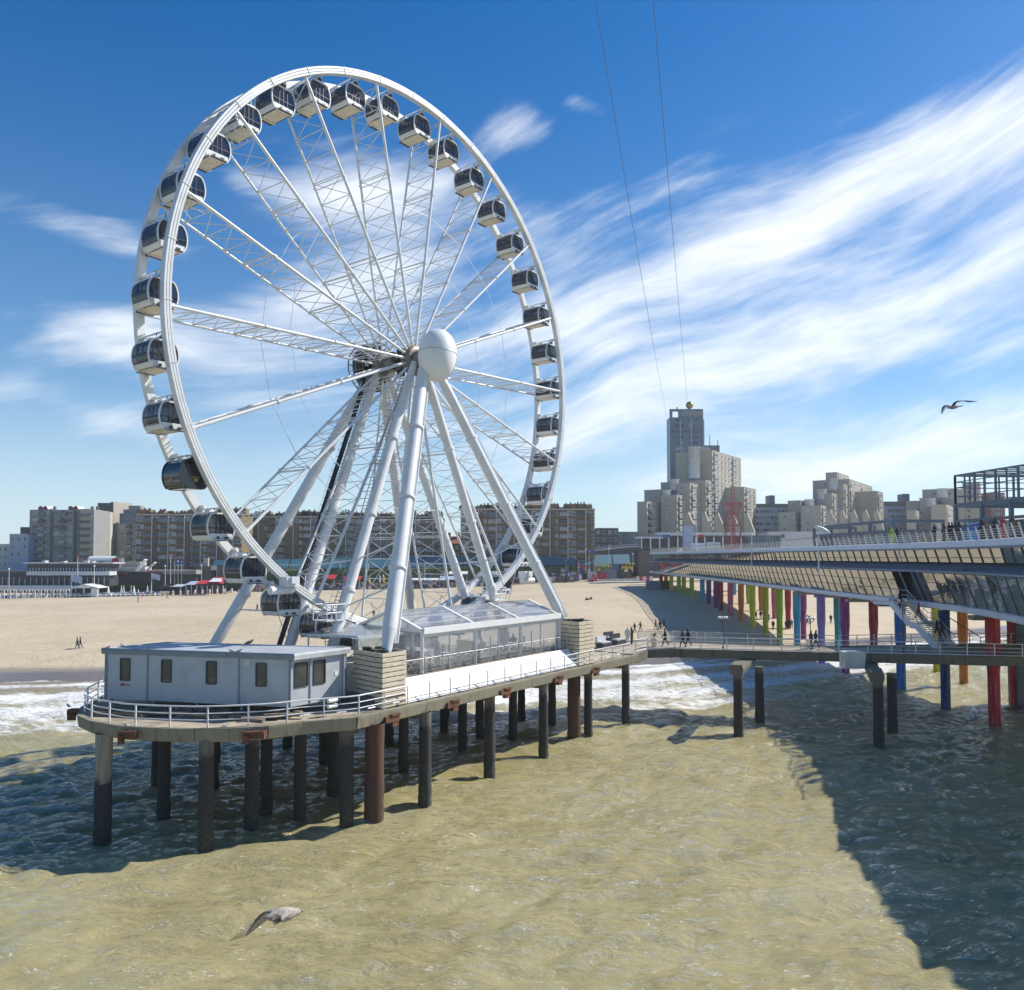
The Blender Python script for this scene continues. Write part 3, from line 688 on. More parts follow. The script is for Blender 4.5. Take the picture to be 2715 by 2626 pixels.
def text_mesh(s, size, name, ext=0.0):
    cu = bpy.data.curves.new(name, 'FONT'); cu.body = s; cu.size = size; cu.align_x = 'CENTER'; cu.align_y = 'CENTER'; cu.extrude = ext
    o = bpy.data.objects.new(name, cu); COL.objects.link(o)
    dg = bpy.context.evaluated_depsgraph_get(); dg.update()
    me = bpy.data.meshes.new_from_object(o.evaluated_get(dg)); bpy.data.objects.remove(o); return me

def prof_x(z):      # half width of the barrel profile at height z (-2.1 .. -0.42)
    q = (z + 1.27) / .86
    return .45 + .51 * math.sqrt(max(0.0, 1 - min(1, abs(q)) ** 2.0))
def make_gondola(vip):
    nm = 'black gloss gondola lettered VIP on the lower left of the wheel' if vip else 'white framed gondola'
    g = local('gondola', nm, 'gondola', None if vip else 'white gondolas hanging on the ferris wheel')
    fr = M['tint2'] if vip else M['white']; LY = .92
    zs = [-2.06 + 1.62 * i / 14 for i in range(15)]
    # end frames: C shaped arcs on both flat faces
    for sy in (-1, 1):
        b = MB(); y = sy * LY
        for sx in (-1, 1):
            for i in range(14):
                b.bar(V(sx * prof_x(zs[i]), y, zs[i]), V(sx * prof_x(zs[i + 1]), y, zs[i + 1]), .075, .10, up=V(0, 1, 0))
        b.bar(V(-.55, y, -2.06), V(.55, y, -2.06), .10, .12); b.bar(V(-.55, y, -.45), V(.55, y, -.45), .09, .09)
        b.bar(V(-.78, y, -1.83), V(.78, y, -1.83), .06, .30)
        o = b.build('end_frame', fr, None); o.parent = g
        # flat glazing with dark uprights
        b = MB(); yy = y - sy * .03
        for i in range(2, 14): b.quad(V(-prof_x(zs[i]) + .02, yy, zs[i]), V(prof_x(zs[i]) - .02, yy, zs[i]), V(prof_x(zs[i + 1]) - .02, yy, zs[i + 1]), V(-prof_x(zs[i + 1]) + .02, yy, zs[i + 1]))
        o = b.build('end_glass', M['tint2'] if vip else M['tint'], None); o.parent = g
        if not vip:
            b = MB()
            for x in (-.34, .0, .34): b.bar(V(x, y - sy * .005, -1.75), V(x * .9, y - sy * .005, -.5), .05, .03, up=V(0, 1, 0))
            o = b.build('door_post', M['dark'], None); o.parent = g
            b = MB(); b.bar(V(-.86, y, -1.32), V(.86, y, -1.32), .03, .05); b.bb(.18, .32, y + sy * .07, y + sy * .12, -2.0, -1.85)
            b.bb(-.45, -.2, y + sy * .07, y + sy * .12, -2.0, -1.88)
            o = b.build('door_fitting', M['dark'], None); o.parent = g
            b = MB(); b.bb(-.55, .55, y + sy * .08, y + sy * .30, -2.13, -2.09); o = b.build('step', M['dark'], None); o.parent = g
    for sx in (-1, 1):                                           # curved sides
        b = MB()
        for i in range(2, 14):
            b.quad(V(sx * prof_x(zs[i]), -LY, zs[i]), V(sx * prof_x(zs[i]), LY, zs[i]), V(sx * prof_x(zs[i + 1]), LY, zs[i + 1]), V(sx * prof_x(zs[i + 1]), -LY, zs[i + 1]))
        for k in range(len(b.sm)): b.sm[k] = True
        o = b.build('side_glass', M['tint2'] if vip else M['tint'], None); o.parent = g
        b = MB()
        for i in range(0, 2): b.quad(V(sx * prof_x(zs[i]), -LY, zs[i]), V(sx * prof_x(zs[i]), LY, zs[i]), V(sx * prof_x(zs[i + 1]), LY, zs[i + 1]), V(sx * prof_x(zs[i + 1]), -LY, zs[i + 1]))
        o = b.build('side_panel', fr, None); o.parent = g
        o = MB().bar(V(sx * prof_x(zs[2]), -LY, zs[2]), V(sx * prof_x(zs[2]), LY, zs[2]), .05, .06).build('side_sill', fr, None); o.parent = g
        o = MB().bar(V(sx * .56, -LY, -.46), V(sx * .56, LY, -.46), .10, .07).build('top_rail', fr, None); o.parent = g
        if not vip:
            b = MB(); b.bar(V(sx * (prof_x(-1.3) - .01), -LY + .05, -1.32), V(sx * (prof_x(-1.3) - .01), LY - .05, -1.32), .03, .12)
            for yy in (-.3, .3):
                for i in range(6, 14): b.bar(V(sx * (prof_x(zs[i]) + .003), yy, zs[i]), V(sx * (prof_x(zs[i + 1]) + .003), yy, zs[i + 1]), .04, .012, up=V(sx, 0, 0))
            o = b.build('side_rail', M['dark'], None); o.parent = g
            b = MB(); b.bb(sx * .45, sx * .72, -.8, .8, -1.75, -1.55); b.bb(sx * .70, sx * .80, -.8, .8, -1.55, -1.2); o = b.build('bench', M['seat'], None); o.parent = g
    b = MB(); b.bb(-.53, .53, -LY, LY, -2.10, -2.04)
    for x in (-.4, -.13, .13, .4):
        for y in (-.8, .8): b.bb(x - .03, x + .03, y - .03, y + .03, -2.115, -2.10, 1)
    o = b.build('floor', [M['tint2'] if vip else M['beigefloor'], M['dark']], None); o.parent = g
    b = MB(); b.prism([V(-.56, -LY, -.44), V(.56, -LY, -.44), V(.45, -LY, -.34), V(-.45, -LY, -.34)], V(0, 2 * LY, 0)); o = b.build('roof', fr, None, fix=True); o.parent = g
    b = MB()                                                      # hanger arms up to the pivot
    for sy in (-1, 1):
        b.bar(V(-.32, sy * .75, -.36), V(0, sy * 1.05, .02), .10, .08); b.bar(V(.32, sy * .75, -.36), V(0, sy * 1.05, .02), .10, .08)
        b.tube(V(0, sy * .85, 0), V(0, sy * 1.2, 0), .11, n=10)
    b.bb(-.3, .3, -.45, .05, -.35, -.17)
    o = b.build('hanger', M['white'] if not vip else M['offwhite'], None); o.parent = g
    b = MB(); b.path([V(.45, .9, -.3), V(.55, 1.05, -.15), V(.62, 1.12, -.2)], .025, 5); b.bb(-.1, .15, .7, 1.0, -.34, -.2); o = b.build('roof_fitting', M['dark'], None); o.parent = g
    if vip:
        tm = text_mesh('VIP', .36, 'vip_text'); tm.materials.append(M['gold'])
        for (p, rot) in ((V(0, LY + .012, -1.62), (R(90), 0, R(180))), (V(prof_x(-1.62) + .03, 0, -1.62), (R(106), 0, R(90)))):
            o = bpy.data.objects.new('lettering', tm); COL.objects.link(o); o.parent = g; o.location = p; o.rotation_euler = rot
        b = MB()                                                   # little row of stars over each word
        for q in (-.28, -.14, 0, .14, .28):
            b.box((q, LY + .012, -1.40), (.05, .01, .05)); b.box((prof_x(-1.4) + .012, q, -1.40), (.01, .05, .05))
        o = b.build('star_row', M['gold'], None); o.parent = g
    return g

ORD = ['', 'first', 'second', 'third', 'fourth', 'fifth', 'sixth', 'seventh', 'eighth', 'ninth', 'tenth', 'eleventh', 'twelfth', 'thirteenth', 'fourteenth', 'fifteenth', 'sixteenth', 'seventeenth', 'eighteenth', 'nineteenth', 'twentieth',
       'twenty first', 'twenty second', 'twenty third', 'twenty fourth', 'twenty fifth', 'twenty sixth', 'twenty seventh', 'twenty eighth', 'twenty ninth', 'thirtieth', 'thirty first', 'thirty second', 'thirty third', 'thirty fourth', 'thirty fifth']
def place_gondolas():
    base = None; grz = math.atan2(ED.y, ED.x)
    for j in range(36):                                            # clockwise as seen, starting from the black one
        ang = 206.6 - 10 * j; a = R(ang); p = W(19.62, a, -1.62)
        if j == 0: g = make_gondola(True); g.location = p; g.rotation_euler = (0, 0, grz + math.pi); g.scale = (.95, .95, .96); continue
        if base is None: base = make_gondola(False); g = base
        else: g = dup(base, p)
        g.location = p; g.rotation_euler = (0, 0, grz + math.pi); g.scale = (.93, .93, .96)
        sec = ('climbing the left side' if j <= 6 else 'on the upper left curve' if j <= 10 else 'at the top of the wheel' if j <= 13 else 'on the upper right curve' if j <= 18 else
               'down the right side' if j <= 24 else 'on the lower right curve' if j <= 28 else 'at the bottom of the wheel' if j <= 31 else 'on the lower left curve')
        if j <= 26: g['label'] = 'white framed gondola, %s clockwise from the black VIP one, %s' % (ORD[j], sec)
        else:
            g['label'] = 'white framed gondola, %s anticlockwise from the black VIP one, %s' % (ORD[36 - j], sec)
LEGS = build_wheel()
place_gondolas()

# ================================================================== WHEEL PIER AND WALKWAY
ZD = 5.9
NEAR = [(-10.93, 42.56), (-12.39, 41.5), (-14.15, 41.0), (-15.75, 40.75), (-17.75, 41.0), (-19.65, 41.45), (-21.85, 42.75), (-23.35, 44.3), (-24.4, 46.6), (-25.0, 49.7)]
def build_pier():
    pr = thing('wheel_pier', (D(0, -8, 0).x, D(0, -8, 0).y, 0), 'concrete pier deck on piles carrying the ferris wheel', 'pier')
    e0 = D(17.6, .5, 0); e1 = D(-16.2, .5, 0)
    out = [e0, e1] + [V(x, y, 0) for x, y in NEAR] + [V(-25.6, 54, 0), V(-24.5, 62, 0), D(-5, -20, 0), D(16, -17, 0), D(19.5, -9, 0)]
    b = MB(); n = len(out)
    b.add([p + V(0, 0, ZD) for p in out] + [p + V(0, 0, ZD - .5) for p in out], [tuple(range(n - 1, -1, -1)), tuple(range(n, 2 * n))], 0)
    b.build('deck_slab', M['decktop'], pr, fix=True)
    for i in range(n):                                             # edge beams, one per straight run
        p, q = out[i], out[(i + 1) % n]; d = (q - p); L = d.length; nb = max(1, int(round(L / 6.0)))
        for j in range(nb):
            a_, c_ = p + d * (j / nb), p + d * ((j + 1) / nb) - d.normalized() * (.03 if nb > 1 else 0)
            nn = V(d.y, -d.x, 0).normalized(); nn = nn if (nn.dot((p + q) / 2 - D(-3, -9, 0)) > 0) else -nn
            bb = MB(); bb.prism([a_ + nn * -.02 + V(0, 0, ZD - .62), a_ + nn * .10 + V(0, 0, ZD - .55), a_ + nn * .18 + V(0, 0, ZD - .02), a_ + nn * .18 + V(0, 0, ZD + .08), a_ + nn * -.12 + V(0, 0, ZD + .08), a_ + nn * -.12 + V(0, 0, ZD - .62)], c_ - a_)
            bb.build('edge_beam', M['fascia'], pr, fix=True)
    def pile_mesh(r, mat, top=ZD - .5, seed=0, collar=False):
        q = random.Random(seed); n = 16; zs = [-2.5, -.6, -.2, .1, .4, .7, 1.0, 1.4, 1.8, 2.2, 2.7, 3.3, 4.2, top]; b = MB(); vs = []
        for z in zs:                                                # mussels and weed thicken the foot unevenly
            k = .10 if z < 1.0 else .06 if z < 2.3 else .018
            vs += [((r * (1.04 if collar and z > 5 else 1) + k * (q.random() - .25)) * math.cos(2 * math.pi * i / n), (r + k * (q.random() - .25)) * math.sin(2 * math.pi * i / n), z + (q.random() - .5) * .12 * (0 < z < top)) for i in range(n)]
        b.add(vs, [(j * n + i, j * n + (i + 1) % n, (j + 1) * n + (i + 1) % n, (j + 1) * n + i) for j in range(len(zs) - 1) for i in range(n)], 0, True); return b.mesh('pile', mat)
    PL = [pile_mesh(.36, M['pile'], seed=i) for i in range(4)]; PS = [pile_mesh(.33, M['pile'], seed=9 + i) for i in range(4)]
    pl, pl_s = PL[0], PS[0]; pl_w = pile_mesh(.40, M['pilepale'], seed=20, collar=True); pl_r = pile_mesh(.52, M['pilerust'], seed=21)
    sp = [(-15.3, 39.94 + 1.1, pl), (-13.98, 44.11, pl), (-14.01, 46.79, pl_s), (-11.95, 46.32, pl_s), (-8.93, 44.37, pl), (-7.34, 55.44, pl_s), (-5.12, 48.25, pl), (-3.75, 61.85, pl_s),
          (-1.5, 54.78, pl), (0.08, 64.82, pl_s), (2.29, 59.76, pl_s), (6.18, 66.32, pl_s), (9.79, 70.39, pl_s), (-13.13, 57.23, pl_s), (-10.96, 50.36, pl), (-9.61, 64.1, pl_s), (-5.6, 67.49, pl_s),
          (-2.56, 64.82, pl_s), (0.84, 73.08, pl_s), (-19.44, 45.86, pl_s), (-18.6, 51, pl_s), (-22.5, 52, pl_s), (-17, 62, pl_s), (-6, 74, pl_s), (-21, 58, pl_s), (3.4, 69.6, pl_s)]
    for i, (x, y, me) in enumerate(sp):
        o = put((PL if me is pl else PS)[i % 4], 'pile', pr, (x, y, 0)); o.rotation_euler = (0, 0, x * 3)
    o = put(pl_w, 'pile', pr, (-21.11, 42.4, 0)); o['label'] = 'pale concrete pile with a dark tide mark at the rounded end'
    for x, y in ((-7.54, 44.97), (4.99, 65.75)):
        o = put(pl_r, 'pile', pr, (x, y, 0)); o['label'] = 'thick rust red steel pile'
    # cross heads on the pile rows
    for s_ in (-15.6, -10.4, -3.2, 3.2, 10.4, 16.2):
        a_, c_ = D(s_, -.1, ZD - .75), D(s_, -13, ZD - .75); MB().bar(a_, c_, .55, .5).build('cross_head', M['fascia_shaded'], pr)
    for s_ in (-13.6, -8.2, -2.6, 4.2, 9.9):                       # rusty repair clamps gripping the edge beam
        c = D(s_, .62, ZD - .42); b = MB(); b.box(c, (1.15, .35, .34), ax=(DU, DN, EZ)); b.box(c + EZ * .2 + DU * .2, (.7, .5, .10), ax=(DU, DN, EZ)); b.box(c - EZ * .28 + DU * .25, (.5, .3, .3), ax=(DU, DN, EZ))
        b.build('repair_clamp', M['rust'], pr)
    for (x, y, w) in ((-19.2, 41.05, .9), (-12.9, 41.05, 1.1), (-24.75, 47.0, 1.4)):
        b = MB(); b.box((x, y, ZD - .28), (w, .5, .34)); b.box((x - w * .3, y - .25, ZD - .5), (w * .3, .2, .4)); b.box((x + w * .25, y - .2, ZD - .12), (w * .5, .3, .12)); b.build('repair_clamp', M['rust'], pr)
    # planks, beams and scrap stored on the deck under the cabin
    for i in range(60):
        x = -22.3 + 10.2 * RNG.rand(); y = 44.2 + 3.0 * RNG.rand() - .17 * (x + 22); L = .8 + 2.2 * RNG.rand()
        o = tag(MB().box((0, 0, 0), (L, .12 + .2 * RNG.rand(), .06 + .14 * RNG.rand())).build('loose_plank', M['junk']), 'weathered plank lying on the deck among the scrap under the cabin', 'plank', 'planks stored under the cabin')
        o.location = (x, y, ZD + .06 + .18 * RNG.rand()); o.rotation_euler = (0, 0, RNG.rand() * .7 - .45)
    # guard rail round the rounded end and along the side
    gr = thing('guard_railing', tuple(D(-16, .3, ZD)), 'white tubular guard rail round the rounded end and side of the wheel pier', 'railing')
    line = [V(-25.0, 52.5, 0), V(-24.95, 49.7, 0)] + [V(x, y, 0) for x, y in reversed(NEAR)] + [D(-16.2, .42, 0), D(17.2, .42, 0)]
    line = [p + (D(-6, -8, 0) - p).normalized() * .15 for p in line]
    def resample(pts, step):
        out = [pts[0]]; acc = 0
        for i in range(len(pts) - 1):
            d = (pts[i + 1] - pts[i]); L = d.length; pos = step - acc
            while pos <= L: out.append(pts[i] + d * (pos / L)); pos += step
            acc = (acc + L) % step
        return out
    post_me = MB().bb(-.035, .035, -.035, .035, 0, 1.06).mesh('post', M['white'])
    ps = resample(line, 1.95)
    for p in ps: put(post_me, 'post', gr, (p.x, p.y, ZD + .08))
    pts = resample(line, .65)
    for h, r in ((1.06, .042), (.70, .028), (.38, .028)):
        MB().path([p + V(0, 0, ZD + .08 + h) for p in pts], r, 6).build('rail', M['white'], gr)
    for i in range(34, len(pts) - 2, 3):                           # strip lights clipped to the lower rail
        MB().tube(pts[i] + V(.05, -.08, ZD + .36), pts[i].lerp(pts[i + 1], .8) + V(.05, -.08, ZD + .36), .045, n=6).build('strip_light', M['lampwhite'], gr)
    # two life buoys canisters on a post
    for z in (.55, .85):
        tag(MB().tube(V(-9.9, 44.0, ZD + z), V(-9.55, 44.5, ZD + z), .11, n=10).build('canister', M['lampwhite']), 'white canister strapped to the guard rail, %s of the pair' % ('lower' if z < .7 else 'upper'), 'canister', 'white canisters on the rail')

def build_walkway():
    wk = thing('walkway_bridge', (26, 73, 0), 'concrete walkway on dark piles linking the wheel pier with the main pier', 'footbridge')
    near = [D(17.6, .5, 0), V(12.3, 73.8, 0), V(14.9, 74.4, 0), V(21.6, 72.8, 0), V(26.3, 71.85, 0), V(30.9, 70.7, 0), V(36.5, 69.4, 0), V(42.7, 68.1, 0), V(52, 66.5, 0)]
    far = [D(19.5, -9, 0), V(12.4, 81.8, 0), V(16.0, 81.2, 0), V(22.5, 78.0, 0), V(26.6, 77.0, 0), V(30.6, 76.3, 0), V(36, 77.5, 0), V(44, 78.5, 0), V(52, 78.5, 0)]
    zt = 6.1; n = len(near)
    for i in range(n - 1):
        b = MB(); a0, a1, c0, c1 = near[i], near[i + 1], far[i], far[i + 1]
        z0 = ZD if i == 0 else zt
        b.add([a0 + V(0, 0, z0), a1 + V(0, 0, zt), c1 + V(0, 0, zt), c0 + V(0, 0, z0), a0 + V(0, 0, z0 - .5), a1 + V(0, 0, zt - .5), c1 + V(0, 0, zt - .5), c0 + V(0, 0, z0 - .5)],
              [(0, 1, 2, 3), (7, 6, 5, 4), (0, 4, 5, 1), (3, 2, 6, 7), (0, 3, 7, 4), (1, 5, 6, 2)]); b.build('deck_slab', M['decktop'], wk, fix=True)
        for P in (near, far):
            p, q = P[i] + V(0, 0, z0), P[i + 1] + V(0, 0, zt); sgn = -1 if P is near else 1
            b = MB(); b.prism([p + V(0, sgn * .02, -.72), p + V(0, sgn * .16, -.66), p + V(0, sgn * .16, .06), p + V(0, sgn * -.14, .06), p + V(0, sgn * -.14, -.72)], q - p)
            b.build('edge_beam', M['fascia_shaded'], wk, fix=True)
    pl = MB().lathe([(.40, -2.5), (.43, -.2), (.39, .3), (.42, .8), (.38, 1.3), (.40, 1.8), (.38, 2.4), (.38, 5.0)], 14).mesh('pile', M['pile'])
    for x, y in ((18.51, 66.9), (21.47, 70.9), (28.18, 62.9), (31.11, 66.9)): put(pl, 'pile', wk, (x, y, 0))
    for (a_, c_) in (((18.25, 66.4), (22.6, 76.8)), ((27.9, 62.4), (33.0, 76.0))):     # cross heads with a tapered nose out to the front piles
        p, q = V(a_[0], a_[1], 0), V(c_[0], c_[1], 0); d = (q - p).normalized(); w = V(-d.y, d.x, 0)
        b = MB(); b.prism([p + w * .48 + V(0, 0, 4.95), p - w * .48 + V(0, 0, 4.95), p - w * .55 + V(0, 0, 5.36), p + w * .55 + V(0, 0, 5.36)], q - p); b.build('cross_head', M['fascia_shaded'], wk, fix=True)
        b = MB(); b.prism([p + w * .55 + V(0, 0, 5.38), p - w * .55 + V(0, 0, 5.38), p - w * .45 + V(0, 0, 5.75), p + w * .45 + V(0, 0, 5.75)], d * 2.6); b.build('cross_head', M['fascia_shaded'], wk, fix=True)
    # railings: grey tubes on the near side, cream posts on the far side
    def rail(pts, nm, lab, mat, step, pm, hts, z0):
        t = thing('walkway_railing', tuple(pts[0] + V(0, 0, z0)), lab, 'railing')
        me = MB().bb(-.035, .035, -.035, .035, 0, 1.08).mesh('post', pm)
        for i in range(len(pts) - 1):
            L = (pts[i + 1] - pts[i]).length; k = max(1, round(L / step))
            for j in range(k): p = pts[i].lerp(pts[i + 1], j / k); put(me, 'post', t, (p.x, p.y, z0))
        for h, r in hts: MB().path([p + V(0, 0, z0 + h) for p in pts], r, 6).build('rail', mat, t)
    rail([p + V(0, .12, 0) for p in near[:]], 'n', 'grey tubular railing along the near edge of the walkway', M['white'], 2.0, M['white'], ((1.08, .04), (.72, .026), (.38, .026), (.10, .05)), 6.14)
    rail([p + V(0, -.15, 0) for p in far[2:]], 'f', 'railing with cream posts along the far edge of the walkway', M['steel'], 2.1, M['palerail'], ((1.05, .035), (.70, .02), (.36, .02)), 6.14)
    # white switch box hung on the outside of the walkway rail
    p = onz(2329, 1740, 6.2); c = V(28.9, 68.6, 5.75)
    bx = thing('switch_box', tuple(c), 'plain white box hung on the walkway above a pair of dark piles', 'box')
    b = MB(); b.prism([c + V(-.9, 0, -.62), c + V(.72, 0, -.62), c + V(.9, 0, .72), c + V(-.9, 0, .72)], V(0, 1.2, 0)); b.build('casing', M['offwhite'], bx, fix=True)
    b = MB(); b.bb(c.x - .95, c.x + .95, c.y - .05, c.y + 1.25, c.z + .725, c.z + .78); b.build('lid', M['white'], bx)
    # lamp posts with clusters of small globes
    for i, (q, lab) in enumerate((((1921, 1726), 'black lamp post with a cluster of white globes beside the walking group'), ((2155, 1729), 'black lamp post with a cluster of globes behind the two people by the lavender pile'), ((2403, 1733), 'slim green lamp post with a small head at the foot of the staircase'))):
        p = onz(q[0], q[1], 6.1) + V(0, .5, 0); t = thing('lamp_post', tuple(p), lab, 'lamp post', 'lamp posts on the walkway')
        h = 2.75 if i < 2 else 4.4
        MB().lathe([(.09, 0), (.09, .3), (.045, .4), (.035, h)], 8, p).build('post', M['frame'], t)
        b = MB(); g = MB()
        for k in range(6):
            a = R(60 * k); e = p + V(.36 * math.cos(a), .36 * math.sin(a), h + .05)
            if i == 2: 
                if k % 3: continue
                e = p + V(-.3 if k else .3, 0, h + .05)
            b.path([p + V(0, 0, h - .25), p + V(.25 * math.cos(a), .25 * math.sin(a), h - .1), e], .022, 5)
            g.lathe([(.02, -.11), (.10, -.07), (.13, 0), (.10, .09), (.02, .13)], 8, e + V(0, 0, .13))
        b.build('arm', M['frame'], t); g.build('globe', M['lampwhite'], t)
build_pier(); build_walkway()

# ================================================================== THINGS ON THE WHEEL PIER
def build_cabin():
    A, B, C = V(-23.29, 46.85, 0), V(-11.98, 44.05, 0), V(-9.65, 47.25, 0); Dd = A + (C - B)
    zb, zt = 6.42, 9.02
    cb = thing('site_cabin', tuple(((A + C) / 2).xy) + (ZD,), 'long blue grey portable cabin on stilts with four windows', 'cabin')
    def wall(p, q, nx, seams, name='wall'):
        d = q - p; L = d.length; e = d / L; nn = V(e.y, -e.x, 0)
        for i in range(len(seams) - 1):
            a_, c_ = p + e * (seams[i] * L + .02), p + e * (seams[i + 1] * L - .02)
            b = MB(); b.prism([a_ + V(0, 0, zb), c_ + V(0, 0, zb), c_ + V(0, 0, zt), a_ + V(0, 0, zt)], nn * -.09); b.build('wall_panel', M['cabin'], cb, fix=True)
        for s_ in seams[1:-1]:
            x = p + e * (s_ * L); MB().bar(x + nn * .02 + V(0, 0, zb - .02), x + nn * .02 + V(0, 0, zt), .09, .05, up=nn).build('joint_strip', M['cabintrim'], cb)
        return e, nn, L
    e1, n1, L1 = wall(A, B, 0, [0, .237, .735, 1]); e2, n2, L2 = wall(B, C, 0, [0, .345, .96, 1]); wall(C, Dd, 0, [0, .5, 1]); wall(Dd, A, 0, [0, 1])
    for p in (A, B, C, Dd): MB().bar(p + V(0, 0, zb - .05), p + V(0, 0, zt), .13, .13).build('corner_post', M['cabintrim'], cb)
    def window(p, e, nn, s0, s1, z0, z1):
        a_, c_ = p + e * s0, p + e * s1; b = MB(); w = .07
        for (u, v) in ((a_ + V(0, 0, z0), a_ + V(0, 0, z1)), (c_ + V(0, 0, z0), c_ + V(0, 0, z1)), (a_ + V(0, 0, z0), c_ + V(0, 0, z0)), (a_ + V(0, 0, z1), c_ + V(0, 0, z1))):
            b.bar(u + nn * .015, v + nn * .015, w, .08, up=nn)
        f = b.build('window', M['frame'], cb)
        g = MB(); g.prism([a_ + V(0, 0, z0), c_ + V(0, 0, z0), c_ + V(0, 0, z1), a_ + V(0, 0, z1)], nn * .018); g.build('pane', M['pane'], f, fix=True)
    zz0, zz1 = 7.50, 8.72
    for s_ in (.110, .342, .588, .852): window(A, e1, n1, L1 * s_ - .30, L1 * s_ + .30, zz0, zz1)
    window(B, e2, n2, .32, 1.18, zz0 - .05, zz1); window(B, e2, n2, 1.62, 2.42, zz0 - .05, zz1)
    # roof tray with an overhanging rim
    cen = (A + C) / 2; grow = lambda p, k: p + (p - cen).normalized() * k
    P = [grow(p, .28) for p in (A, B, C, Dd)]
    b = MB(); b.add([p + V(0, 0, 9.26) for p in P] + [p + V(0, 0, 9.0) for p in P], [(0, 1, 2, 3), (7, 6, 5, 4)]); b.build('roof', M['roofsheet'], cb, fix=True)
    for i in range(4):
        p, q = P[i], P[(i + 1) % 4]; d = (q - p).normalized(); nn = V(d.y, -d.x, 0)
        k = 3 if i % 2 == 0 else 1
        for j in range(k):
            a_, c_ = p.lerp(q, j / k) + d * .012, p.lerp(q, (j + 1) / k) - d * .012
            b = MB(); b.prism([a_ + nn * .02 + V(0, 0, 8.96), a_ + nn * .06 + V(0, 0, 9.2), a_ + nn * .03 + V(0, 0, 9.30), a_ + nn * -.1 + V(0, 0, 9.30), a_ + nn * -.1 + V(0, 0, 8.96)], c_ - a_)
            b.build('roof_edge', M['cabintrim'] if i == 0 else M['offwhite'], cb, fix=True)
    MB().tube(C - e2 * .18 + n2 * .10 + V(0, 0, 6.4), C - e2 * .18 + n2 * .10 + V(0, 0, 9.0), .06, n=8).build('downpipe', M['offwhite'], cb)
    for i in range(5):
        for k in (0, 1):
            p = A.lerp(B, .02 + .24 * i) + (C - B) * (.04 + .92 * k); MB().bb(p.x - .08, p.x + .08, p.y - .08, p.y + .08, ZD, zb + .02).build('stilt', M['cabintrim'], cb)
    MB().add([p + V(0, 0, zb) for p in (A, B, C, Dd)] + [p + V(0, 0, zb + .12) for p in (A, B, C, Dd)], [(3, 2, 1, 0), (4, 5, 6, 7)]).build('floor_slab', M['cabintrim'], cb)
    p = A + e1 * (L1 * .110) + n1 * .012
    bb_ = MB(); bb_.prism([p - e1 * .30 + V(0, 0, 7.16), p - e1 * .05 + V(0, 0, 7.16), p - e1 * .05 + V(0, 0, 7.33), p - e1 * .30 + V(0, 0, 7.33)], n1 * .004)
    sg = bb_.build('maker_plate', M['red'], cb, fix=True)
    tm = text_mesh('Titan', .19, 'titan_text'); tm.materials.append(M['blacktext'])
    o = put(tm, 'lettering', sg, tuple(p + e1 * .17 + n1 * .006 + V(0, 0, 7.245))); o.rotation_euler = (R(90), 0, math.atan2(e1.y, e1.x))
    p = B + e2 * 3.15 + n2 * .012; MB().prism([p + V(0, 0, 7.75), p + e2 * .22 + V(0, 0, 7.75), p + e2 * .22 + V(0, 0, 8.0), p + V(0, 0, 8.0)], n2 * .012).build('notice', M['whiteclean'], cb, fix=True)
    p = A + e1 * L1 * .768 + n1 * .012; MB().prism([p + V(0, 0, 8.55), p + e1 * .3 + V(0, 0, 8.55), p + e1 * .3 + V(0, 0, 8.85), p + V(0, 0, 8.85)], n1 * .01).build('notice', M['offwhite'], cb, fix=True)

def slatted_box(c0, wx, wy, z0, z1, label):
    """timber clad ballast box: boards as separate slats; c0 = front corner, wx back left, wy back right"""
    t = thing('ballast_box', tuple(c0 + V(0, 0, z0)), label, 'timber box', 'timber clad boxes round the front legs')
    e1, e2 = (wx, wy); n = 11; h = (z1 - z0) / n
    q = [c0, c0 + e1, c0 + e1 + e2, c0 + e2]
    core = MB(); cc = sum(q, V(0, 0, 0)) / 4; qq = [p + (cc - p) * .04 for p in q]
    core.prism([p + V(0, 0, z0) for p in qq], V(0, 0, z1 - z0 - .12)); core.build('core', M['dark'], t, fix=True)
    for i in range(4):
        p, r = q[i], q[(i + 1) % 4]; d = (r - p).normalized(); nn = V(d.y, -d.x, 0)
        if nn.dot((p + r) / 2 - cc) < 0: nn = -nn
        for k in range(n):
            b = MB(); jit = .01 * RNG.rand(); b.prism([p + V(0, 0, z0 + k * h + .025), r + V(0, 0, z0 + k * h + .025), r + V(0, 0, z0 + (k + 1) * h - .025), p + V(0, 0, z0 + (k + 1) * h - .025)], nn * (.05 + jit))
            b.build('slat', M['timber'], t, fix=True)
    for i in range(9):                                            # clutter lying on top
        p = c0 + e1 * (.15 + .7 * RNG.rand()) + e2 * (.15 + .7 * RNG.rand()); MB().box((p.x, p.y, z1 - .05), (.3 + .3 * RNG.rand(), .25, .16 + .2 * RNG.rand()), rz=RNG.rand() * 3).build('fitting', M['dark'] if i % 2 else M['junk'], t)

